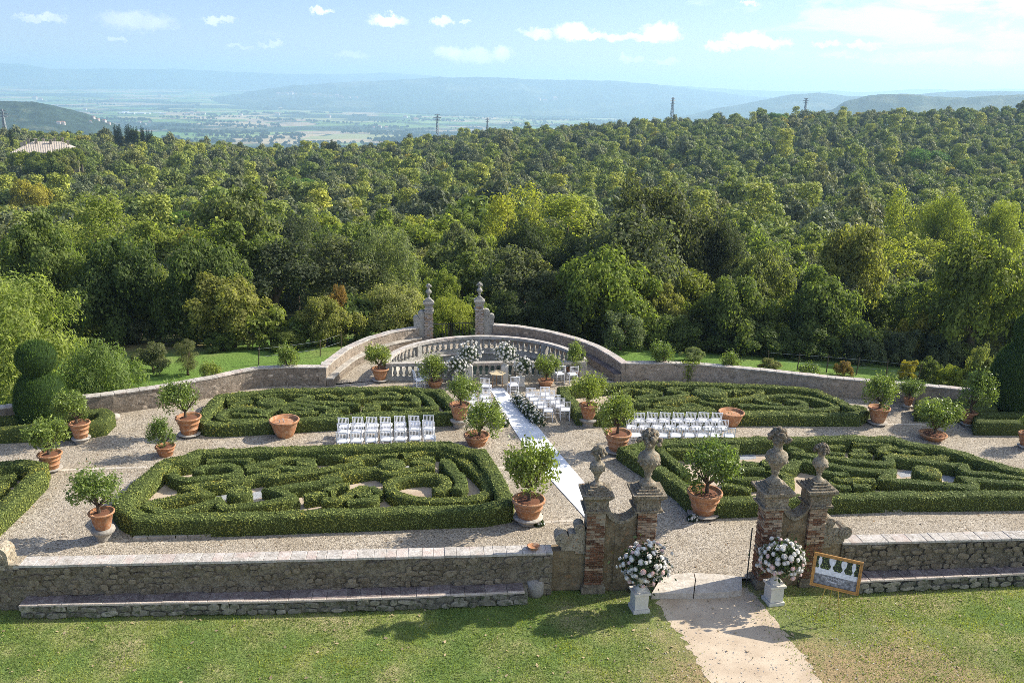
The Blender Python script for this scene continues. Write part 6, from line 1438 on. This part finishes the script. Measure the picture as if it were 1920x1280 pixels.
chair(775, 695, -1.2, 'white side chair left of the altar, half turned, nearer the camera', 'side chairs at the altar'); chair(784, 690, -1.3, 'white side chair left of the altar, behind the other one', 'side chairs at the altar')
chair(1077, 687, .25, 'white side chair right of the altar beside the black lantern post', 'side chairs at the altar'); chair(1053, 686, .3, 'white side chair right of the altar, half hidden by the lemon tree', 'side chairs at the altar')

# carpet, table, lantern
def carpet():
    L = [W(x, y) for x, y in [(918, 728), (932, 752), (955.6, 794), (991, 848), (1020, 884), (1042, 910), (1085, 957), (1096, 970)]]; R_ = [W(x, y) for x, y in [(944, 728), (975, 762), (1010, 801), (1033, 832), (1066, 870), (1097, 907), (1141, 957), (1153, 970)]]
    n = 60; res = lambda P: resample(P, 99) if False else None
    def rs(P):
        Q = smooth(P, 3); D = [0]
        for a, b in zip(Q, Q[1:]): D.append(D[-1] + (b - a).length)
        return [Vector((np.interp(t, D, [p.x for p in Q]), np.interp(t, D, [p.y for p in Q]), 0)) for t in np.linspace(0, D[-1], n)]
    A, B = rs(L), rs(R_); V = []; Fc = []; k = 7; r = random.Random(2)
    for i in range(n):
        for j in range(k): p = A[i].lerp(B[i], j / (k - 1)); V.append((p.x, p.y, .018 + r.uniform(0, .006)))
    for i in range(n):
        for j in (0, k - 1): p = A[i].lerp(B[i], j / (k - 1)); V.append((p.x, p.y, .001))
    for i in range(n - 1):
        for j in range(k - 1): Fc.append((i * k + j, i * k + j + 1, (i + 1) * k + j + 1, (i + 1) * k + j))
        o = n * k; Fc.append((i * k, (i + 1) * k, o + 2 * (i + 1), o + 2 * i)); Fc.append((i * k + k - 1, o + 2 * i + 1, o + 2 * (i + 1) + 1, (i + 1) * k + k - 1))
    me = mk_mesh('carpet', V, Fc, [M['carpet']]); bpy_fix(me); tag(link('carpet', me), 'long white aisle carpet running across the gravel towards the altar', 'carpet')
carpet()
P = W(936, 726); o = thing('round_table', 'small round wooden table at the altar between two chairs', 'table', (P.x - .1, P.y, 0)); link('table_top', MB().lathe([(.02, .71), (.38, .71), (.39, .725), (.38, .74), (.02, .74)], 24, cap=False).mesh('table_top', m_flat('pale_table_top', (.55, .44, .26), .5, .3, .1, 8)), o)
for a in (-.4, 1.7, 3.8): link('leg', MB().tube([(.27 * math.cos(a), .27 * math.sin(a), 0), (.25 * math.cos(a), .25 * math.sin(a), .71)], .028, 6).mesh('leg', M['wood']), o)
P = W(1090, 706); o = thing('lantern_post', 'thin black lantern post in front of the right end lemon tree', 'lantern', flat(P)); link('post', MB().tube([(0, 0, 0), (0, 0, .95)], .035, 8).mesh('post', M['iron']), o); link('lantern', MB().box((0, 0, 1.05), (.14, .14, .22)).box((0, 0, 1.18), (.18, .18, .04)).mesh('lantern', M['iron']), o)

# ================================================================== FLOWERS
def rose_mesh(mat, seed):
    r = random.Random(seed); b = MB()
    for (rr, z, n) in ((.5, -.06, 7), (.40, .08, 6), (.26, .2, 5), (.12, .28, 3)):
        for i in range(n):
            a = 6.283 * i / n + rr * 7 + r.uniform(-.2, .2); c, s = math.cos(a), math.sin(a); w = rr * 3.6 / n; ux, uy = -s, c
            b.add([(c * rr * .35, s * rr * .35, z - .22), (c * rr * .95 - ux * w, s * rr * .95 - uy * w, z + .03), (c * rr * 1.08, s * rr * 1.08, z + .12), (c * rr * .95 + ux * w, s * rr * .95 + uy * w, z + .03)], [(0, 1, 2), (0, 2, 3)])
    b.sphere((0, 0, .0), .34, 7, 5); return b.mesh('rose', mat)
ROSES = [rose_mesh(M['rose'], 1), rose_mesh(M['rose'], 2), rose_mesh(M['rose'], 3), rose_mesh(M['rose_pink'], 4)]
def bouquet(parent, c, rx, rz, nr, size, seed, parts=True, leaves=900, lsz=.09, lean=0.0):
    r = np.random.default_rng(seed); D = r.normal(size=(leaves, 3)); D /= np.linalg.norm(D, axis=1)[:, None]; Pp = D * r.uniform(.3, 1.12, (leaves, 1)) * (1 + .5 * (r.random((leaves, 1)) > .9)) * np.array([rx, rx * .8, rz]) + np.array(c)
    Vl, Ql = leaf_quads(Pp, D, lsz, .45, r, .6); link('leaves', mk_mesh('leaves', Vl, Ql, [M['bouquet']]), parent); V = []
    mb = MB(); lob = r.normal(0, .16, (5, 3))
    for k in range(nr):
        ph = k * 2.39996; z = 1 - 1.75 * (k + .5) / nr; q = math.sqrt(max(0, 1 - z * z)); d = np.array([q * math.cos(ph), q * math.sin(ph), z]) + r.normal(0, .1, 3); d /= np.linalg.norm(d)
        p = np.array(c) + d * np.array([rx, rx * .8, rz]) * (r.uniform(.72, 1.12) + .9 * max(0, float(np.max(lob @ d)))); s = size * r.uniform(.7, 1.2); e = Vector(d).to_track_quat('Z', 'Y').to_euler()
        if parts:
            o = link('rose', ROSES[int(r.integers(4)) if r.random() < .55 else int(r.integers(3))], parent, tuple(p)); o.rotation_euler = e; o.scale = (s,) * 3
        else:
            Rm = e.to_matrix(); src = ROSES[int(r.integers(3))]; mb.add([Rm @ (Vector(v.co) * s) + Vector(p) for v in src.vertices], [tuple(f.vertices) for f in src.polygons])
    if not parts: o = link('roses', mb.mesh('roses', M['rose']), parent); o['kind'] = 'stuff'
def pedestal(px, py, w, h, lab, rz=0):
    P = W(px, py, LAWN_Z) + Vector((0, w * .4, 0)); b = MB().box((0, 0, .05), (w * 1.12, w * 1.12, .10)).box((0, 0, h / 2 + .03), (w * .92, w * .92, h - .16)).box((0, 0, h - .07), (w * 1.0, w * 1.0, .04)).box((0, 0, h - .03), (w * 1.14, w * 1.14, .06)).box((0, 0, h + .025), (w * .72, w * .72, .05))
    tag(link('pedestal', b.mesh('pedestal', M['plinth']), None, (P.x, P.y, LAWN_Z), rz), lab, 'pedestal'); return P
for (px, py, lab, lab2, sd_, cx) in ((1199, 1148, 'square cast stone pedestal in front of the left gate pier', 'large bouquet of white and blush roses in an urn before the left gate pier', 5, 1204), (1452, 1134, 'square cast stone pedestal in front of the right gate pier', 'large bouquet of white and pink roses in an urn beside the framed sign', 6, 1462)):
    P = pedestal(px, py, .42, .62, lab, FANG + .12); o = thing('flower_urn', lab2, 'bouquet', (P.x, P.y, LAWN_Z + .67))
    link('urn', MB().lathe([(.15, 0), (.15, .03), (.09, .07), (.05, .13), (.07, .18), (.12, .26), (.16, .34), (.18, .40), (.15, .40), (.02, .36)], 18, cap=False).mesh('urn', M['plinth'], True), o)
    s = (Vector((P.x, P.y, 1.2)) - CP).dot(CF) / FPX
    bouquet(o, ((cx - px) * s, 0, .72), .60, .50, 125, .135, sd_, True, 1500, .11)
    br = MB(); r = random.Random(sd_)
    for k in range(7): a = r.uniform(0, 6.28); br.tube([(0, 0, .5), (.3 * math.cos(a), .25 * math.sin(a), .8 + r.uniform(-.2, .3)), (.62 * math.cos(a), .5 * math.sin(a), .75 + r.uniform(-.35, .6))], [.008, .006, .004], 4)
    link('branches', br.mesh('branches', M['bark']), o)
# altar columns, pedestals and bouquets
ag = 'tall stone columns of the altar'
for (px, py, ytop, lab, lab2, cy) in ((879, 716, 683, 'tall square stone column left of the altar table', 'white rose bouquet on the left tall column, before the pool', 662), (946, 717, 682, 'tall square stone column right of the altar table', 'white rose bouquet on the right tall column, before the pool', 662)):
    P = W(px, py, 0); h = hfit(P, ytop); b = MB().box((0, 0, h / 2 - .05), (.34, .34, h - .1)); b.add([(a * .17, c * .17, h - .1) for a, c in ((-1, -1), (1, -1), (1, 1), (-1, 1))] + [(0, 0, h + .06)], [(i, (i + 1) % 4, 4) for i in range(4)]); b.lathe([(.1, h), (.06, h + .05), (.12, h + .16), (.13, h + .2)], 12)
    tag(link('stone_column', b.mesh('stone_column', M['plinth']), None, flat(P)), lab, 'column'); o = thing('flower_bouquet', lab2, 'bouquet', (P.x, P.y, h + .2)); z = hfit(P, cy) - h - .2
    bouquet(o, (0.02, 0, max(.25, z)), .48, .46, 70, .13, px, False, 700, .10)
for (px, py, lab, lab2, cx) in ((856, 722, 'low stone pedestal left of the left tall column', 'white rose bouquet low at the left of the altar', 858), (976, 722, 'low stone pedestal right of the right tall column', 'white rose bouquet low at the right of the altar', 980)):
    P = W(px, py, 0); b = MB().box((0, 0, .03), (.44, .44, .06)).box((0, 0, .20), (.37, .37, .36)).box((0, 0, .40), (.43, .43, .05)); b.lathe([(.12, .42), (.06, .5), (.13, .62), (.15, .68)], 12)
    tag(link('pedestal', b.mesh('pedestal', M['plinth']), None, flat(P)), lab, 'pedestal'); o = thing('flower_bouquet', lab2, 'bouquet', (P.x + (cx - px) * .025, P.y, .68)); bouquet(o, (0, 0, .32), .44, .34, 50, .13, px, False, 600, .10)
# flower hedge along the aisle
def flower_row(lab, a, b, w, h, n, seed):
    A, B = W(*a), W(*b); o = thing('aisle_flowers', lab, 'flowers', flat(A)); d = B - A; r = np.random.default_rng(seed); m = 3000; t = r.random((m, 1)); D = r.normal(size=(m, 3)); D /= np.linalg.norm(D, axis=1)[:, None]; D[:, 2] = np.abs(D[:, 2])
    Pp = t * np.array([d.x, d.y, 0]) + D * np.array([w, w, h]) * r.uniform(.5, 1.15, (m, 1)); Vl, Ql = leaf_quads(Pp, D, .085, .5, r, .6); link('leaves', mk_mesh('leaves', Vl, Ql, [M['bouquet']]), o); mb = MB()
    for k in range(n):
        t = r.random(); q = r.normal(size=3); q[2] = abs(q[2]) + .3; q /= np.linalg.norm(q); p = Vector((d.x * t + q[0] * w, d.y * t + q[1] * w, q[2] * h * 1.05)); s = .11 * r.uniform(.7, 1.25); Rm = Vector(q).to_track_quat('Z', 'Y').to_matrix(); src = ROSES[int(r.integers(3))]
        mb.add([Rm @ (Vector(v.co) * s) + p for v in src.vertices], [tuple(f.vertices) for f in src.polygons])
    x = link('roses', mb.mesh('roses', M['rose']), o); x['kind'] = 'stuff'
flower_row('bank of white roses and greenery along the right side of the carpet', (967, 752), (1012, 797), .30, .52, 170, 3)
flower_row('bank of white roses and greenery along the left side of the carpet', (926, 775), (945, 799), .26, .45, 70, 4)
flower_row('low clump of white flowers at the foot of the large lemon pot beside the gate', (1008, 984), (1013, 983), .13, .18, 26, 6)
flower_row('low clump of white flowers beside the garlanded pot before the front right parterre', (1296, 975), (1303, 974), .13, .16, 24, 7)

# ================================================================== THE FRAMED SIGN ON ITS EASEL
def sign():
    # corners of the frame in the photograph; the frame leans back on a tripod of thin brass legs
    f1, f2, f3 = W(1528, 1162, LAWN_Z), W(1575, 1172, LAWN_Z), W(1554, 1139, LAWN_Z)
    o = thing('easel', 'slender brass easel with three thin legs carrying the framed sign', 'easel', (f1.x, f1.y, LAWN_Z)); c = (f1 + f2) / 2; exx = (f2 - f1).normalized(); back = Vector((-exx.y, exx.x, 0)); top = Vector((c.x, c.y, LAWN_Z + 1.30)) + back * .24 - Vector((f1.x, f1.y, LAWN_Z))
    def loc(p): return Vector((p.x - f1.x, p.y - f1.y, 0))
    for p, q in ((f1, -.10), (f2, .10), (f3, 0)): link('leg', MB().tube([loc(p), top + exx * q], .012, 6).mesh('leg', M['brass']), o)
    link('ledge', MB().tube([loc(f1) * .5 + top * .5 + exx * -.18 - back * .04 + Vector((0, 0, -.12)), loc(f2) * .5 + top * .5 + exx * .18 - back * .04 + Vector((0, 0, -.12))], .012, 6).mesh('ledge', M['brass']), o)
    # the frame: solve its plane from the easel's lean
    bc = (f1 + f2) / 2; pl = Vector((bc.x, bc.y, LAWN_Z)) - back * .06; ez = (back * .22 + Vector((0, 0, 1))).normalized()
    ex = exx; nz = ex.cross(ez).normalized(); ez = nz.cross(ex).normalized()
    def onp(px, py):
        d = ray(px, py); t = (pl - CP).dot(nz) / d.dot(nz); return CP + d * t
    K = [onp(1517, 1095), onp(1611, 1116), onp(1618, 1053), onp(1528, 1033)]   # bl br tr tl
    cen = sum(K, Vector()) / 4; u = ((K[1] - K[0]) + (K[2] - K[3])).normalized(); w_ = ((K[1] - K[0]).length + (K[2] - K[3]).length) / 2; v = nz.cross(u).normalized(); v = -v if v.z < 0 else v; h_ = ((K[3] - K[0]).length + (K[2] - K[1]).length) / 2
    print('sign', w_, h_, cen)
    nn = u.cross(v); nn = nn if nn.y < 0 else -nn
    mw = Matrix(((u.x, v.x, nn.x, cen.x), (u.y, v.y, nn.y, cen.y), (u.z, v.z, nn.z, cen.z), (0, 0, 0, 1)))
    s = thing('framed_sign', 'tilted gilt-framed welcome sign with a painted-on reflection of stone urns and white script', 'sign'); s.matrix_world = mw; a, b, fw = w_ / 2, h_ / 2, .085
    for nm, (cx, cy, dx, dy) in (('frame_rail', (0, b - fw / 2, 2 * a, fw)), ('frame_rail', (0, -b + fw / 2, 2 * a, fw)), ('frame_stile', (-a + fw / 2, 0, fw, 2 * b - 2 * fw)), ('frame_stile', (a - fw / 2, 0, fw, 2 * b - 2 * fw))):
        m = MB().box((cx, cy, .02), (dx - .003, dy - .003, .05)); 
        if dx > dy: m.box((cx, cy + (fw * .25 if cy > 0 else -fw * .25), .05), (dx - .01, .03, .02))
        else: m.box((cx + (fw * .25 if cx > 0 else -fw * .25), cy, .05), (.03, dy + .05, .02))
        link(nm, m.mesh(nm, M['gold']), s)
    A, B = a - fw, b - fw
    m_, n, bb = new_mat('painted_reflection_ivy'); c = n.ramp(n.voro(obco(n), 26), [(.1, (.36, .42, .08)), (.36, (.06, .09, .03)), (.6, (.02, .03, .015))]); finish(n, bb, c, .5)
    link('panel', MB().box((0, 0, .0), (2 * A, 2 * B, .012)).mesh('panel', m_), s); lt = m_flat('painted_reflection_pale', (.72, .74, .73), .5, .2, .25, 14); gy = m_flat('painted_reflection_grey', (.22, .225, .225), .5, .2, .7, 12); wt = m_flat('printed_white', (.8, .8, .8), .5)  # mirror reflection painted as flat ivy, stone and urn pieces
    link('painted_reflection_plinth', MB().prism([(-A, -B), (A, -B), (A, -B * .18), (-A, -B * .05)], .0065, .008).mesh('painted_reflection_plinth', gy), s)
    link('painted_reflection_ledge', MB().prism([(-A, -B * .26), (A, -B * .30), (A, B * .06), (-A, B * .14)], .0085, .0095).mesh('painted_reflection_ledge', lt), s)
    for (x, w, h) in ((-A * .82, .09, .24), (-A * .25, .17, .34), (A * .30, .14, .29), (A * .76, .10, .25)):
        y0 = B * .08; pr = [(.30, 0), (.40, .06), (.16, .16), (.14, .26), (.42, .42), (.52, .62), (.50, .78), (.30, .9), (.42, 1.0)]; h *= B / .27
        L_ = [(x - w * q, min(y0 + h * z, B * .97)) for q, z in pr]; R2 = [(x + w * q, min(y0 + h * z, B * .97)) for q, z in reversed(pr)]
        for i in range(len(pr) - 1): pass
        link('painted_reflection_urn', MB().prism((R2 + L_), .0100, .0108).mesh('painted_reflection_urn', lt), s)
    r = random.Random(8); t = MB()                        # two lines of flowing white script, too small to be read
    for (y, x0, x1, am, ph) in ((-B * .46, -A * .62, A * .42, .034, 0), (-B * .70, -A * .38, A * .28, .024, 1)):
        pts = [(x0 + (x1 - x0) * k / 90 + .014 * math.sin(k * .9 + ph), y - (x0 + (x1 - x0) * k / 90) * .02 + am * math.sin(k * .9) * (.6 + .5 * math.sin(k * .31 + ph)), .0118) for k in range(91)]; t.tube(pts, .0035, 4)
    link('script_lettering', t.mesh('script_lettering', wt), s)
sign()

# ================================================================== SMALL THINGS
def disc_stone(px, py, r_, h, lab): P = W(px, py, 0); tag(link('flat_stone', MB().lathe([(r_ * .8, 0), (r_, h * .4), (r_ * .9, h), (.02, h * 1.1)], 12, cap=False).mesh('flat_stone', M['stand'], True), None, flat(P), .3), lab, 'stone')
disc_stone(264, 756, .34, .14, 'flat round stone lying alone on the gravel by the left wall'); disc_stone(214, 786, .26, .2, 'pale stone at the end of the topiary hedge bed')
# climbing plant on the shaded wall
def climber():
    P0 = W(1290, 716); o = thing('climbing_plant', 'straggling climbing plant on the shaded right wall', 'climber', flat(P0)); r = np.random.default_rng(6); n = 900; t = r.random(n) ** .6; x = r.normal(0, .12, n) + (r.random(n) - .4) * 1.7 * np.clip(t - .45, 0, 1); Pp = np.stack([x, r.normal(0, .06, n) + .05, t * 1.05], 1)
    Vl, Ql = leaf_quads(Pp, np.tile([0, -1, .4], (n, 1)), .08, .6, r, .6); link('leaves', mk_mesh('leaves', Vl, Ql, [M['citrus']]), o); b = MB()
    for k in range(6): b.tube([(0, 0, 0), (r.normal() * .08, .05, .5), (r.normal() * .6, .06, 1.0)], .012, 4)
    link('stem', b.mesh('stem', M['bark']), o)
climber()
# fence posts and wire in the meadow
def fence(label, P, n, h=1.0, broken=False):
    Q = [W(x, y, -1.0) for x, y in P]; o = thing('wire_fence', label, 'fence', (Q[0].x, Q[0].y, -1.0)); me = MB().tube([(0, 0, -.2), (0.02, 0, h)], .03, 6).mesh('fence_post', M['bark']); L = [0]
    for a, b in zip(Q, Q[1:]): L.append(L[-1] + (b - a).length)
    pts = []
    for i in range(n):
        t = L[-1] * i / (n - 1); p = Vector((np.interp(t, L, [q.x for q in Q]) - Q[0].x, np.interp(t, L, [q.y for q in Q]) - Q[0].y, 0)); pts.append(p); x = link('fence_post', me, o, tuple(p)); x.rotation_euler = (rnd.uniform(-.08, .08), rnd.uniform(-.08, .08), 0)
    b = MB()
    for z in (.45, .9): b.tube([(p.x, p.y, z * h) for p in pts], .005, 4)
    link('wire', b.mesh('wire', M['galv']), o)
fence('old post and wire fence in the left meadow behind the wall', [(485, 684), (590, 672), (640, 655)], 4); fence('leaning post and wire fence in the right meadow', [(1440, 690), (1545, 698), (1640, 706), (1720, 716)], 6)

# grass blades of the lawn, thinner where it is trodden dry
def grass():
    r = np.random.default_rng(12); n = 300000; X = r.uniform(-15.5, 17, n); Y = r.uniform(14.2, 23.6, n)
    f0 = FW[0] - fnrm * .0; c = (X - f0.x) * fnrm.x + (Y - f0.y) * fnrm.y; keep = c < -.02
    def edge(P, Y): ys = [p.y for p in P][::-1]; xs = [p.x for p in P][::-1]; return np.interp(Y, ys, xs)
    l, rt = edge(PATH_L, Y), edge(PATH_R, Y); inp = (X > l + .12 - r.normal(0, .2, n)) & (X < rt - .12 + r.normal(0, .2, n)) & (Y < 23.0); keep &= ~inp
    d = np.minimum(np.abs(X - l), np.abs(X - rt)); dry = np.exp(-(d / 1.3) ** 2) * .75 + ((X > 8) & (X < 13)) * .35 * (Y < 21.0)
    keep &= r.random(n) > np.clip(dry, 0, .85)
    X, Y = X[keep], Y[keep]; n = len(X); h = r.uniform(.02, .065, n) * (1 + .3 * np.sin(X * 3.1) * np.cos(Y * 2.7)); a = r.random(n) * 6.28; w = r.uniform(.006, .012, n); lx, ly = r.normal(0, .022, n), r.normal(0, .022, n)
    V = np.empty((n, 3, 3)); V[:, 0] = np.stack([X - np.cos(a) * w, Y - np.sin(a) * w, np.full(n, LAWN_Z)], 1); V[:, 1] = np.stack([X + np.cos(a) * w, Y + np.sin(a) * w, np.full(n, LAWN_Z)], 1); V[:, 2] = np.stack([X + lx, Y + ly, LAWN_Z + h], 1)
    tag(link('grass', mk_mesh('grass', V.reshape(-1, 3), np.arange(3 * n, dtype=np.int32).reshape(-1, 3), [M['blade']])), 'short lawn grass growing in front of the wall', 'grass', None, 'stuff')
grass()
def weeds():
    "tall grass and weeds just beyond the back walls"
    r = np.random.default_rng(14); V = []; P = []
    for line in (BW_L, BW_R):
        Q = resample([Vector((p.x, p.y, 0)) for p in line], .1); N_ = normals(Q)
        for q, nn in zip(Q, N_):
            for _ in range(14): k = abs(r.normal(0, 1.3)) + .35; P.append((q.x + nn.x * k + r.normal(0, .05), q.y + nn.y * k, k))
    P = np.array(P); n = len(P); h = r.uniform(.25, .95, n) ** 1.3 * (1.1 + .5 * np.sin(P[:, 0] * .9)); a = r.random(n) * 6.28; w = .022; z = np.full(n, -1.02); V = np.empty((n, 3, 3))
    V[:, 0] = np.stack([P[:, 0] - np.cos(a) * w, P[:, 1] - np.sin(a) * w, z], 1); V[:, 1] = np.stack([P[:, 0] + np.cos(a) * w, P[:, 1] + np.sin(a) * w, z], 1); V[:, 2] = np.stack([P[:, 0] + r.normal(0, .15, n), P[:, 1] + r.normal(0, .15, n), z + h], 1)
    tag(link('tall_grass', mk_mesh('tall_grass', V.reshape(-1, 3), np.arange(3 * n, dtype=np.int32).reshape(-1, 3), [M['blade']])), 'tall grass and weeds along the outside of the back walls', 'grass', None, 'stuff')
weeds()
haze()

def litter():
    "fallen leaves, clover heads and grit on the lawn and path"
    r = np.random.default_rng(77)
    for nm, lab, n, x0, x1, y0, y1, z, sz, mat in (('fallen_leaves', 'small fallen leaves and scraps on the lawn and path', 900, -14, 16, 15, 22.5, LAWN_Z + .03, .07, m_flat('dead_leaf', (.34, .26, .15), .8, .2, .4, 3)),
                                   ('grit', 'coarse grit and small stones on the trodden path', 2600, 3.2, 11.5, 14.5, 22.6, LAWN_Z + .012, .035, M['stand']),
                                   ('leaf_litter', 'dry leaves blown over the garden gravel', 1500, -20, 20, 23.5, 39, .012, .06, m_flat('brown_leaf', (.22, .14, .07), .8, .2, .4, 3))):
        P = np.stack([r.uniform(x0, x1, n), r.uniform(y0, y1, n), np.full(n, z)], 1)
        if nm == 'fallen_leaves':
            k = (P[:, :2] - np.array([FW[0].x, FW[0].y])) @ np.array([fnrm.x, fnrm.y]) < -.6; P = P[k]
        V, Q = leaf_quads(P, np.tile([0, 0, 2.2], (len(P), 1)), sz, .6, r, 1.0, .5)
        tag(link(nm, mk_mesh(nm, V, Q, [mat])), lab, 'litter', None, 'stuff')
litter()
# tell apart what still shares a label, from the left
def distinguish():
    W_ = ['first', 'second', 'third', 'fourth', 'fifth', 'sixth', 'seventh', 'eighth', 'ninth', 'tenth', 'eleventh', 'twelfth', 'thirteenth', 'fourteenth', 'fifteenth', 'sixteenth', 'seventeenth', 'eighteenth', 'nineteenth', 'twentieth']
    d = {}
    for o in SC.objects:
        if o.parent is None and 'label' in o and 'category' in o: d.setdefault(o['label'], []).append(o)
    for lab, os_ in d.items():
        if len(os_) < 2: continue
        os_.sort(key=lambda o: PJ(o.location)[0]); n = len(os_)
        for i, o in enumerate(os_):
            if n == 2: t = ('left' if i == 0 else 'right') + ' of two'
            elif i < (n + 1) // 2: t = ('leftmost' if i == 0 else W_[i] + ' from the left')
            else: t = ('rightmost' if i == n - 1 else W_[n - 1 - i] + ' from the right')
            o['label'] = lab + ', ' + t
            if len(o['label'].split()) > 16: print('LONG', len(o['label'].split()), o['label'])
distinguish()
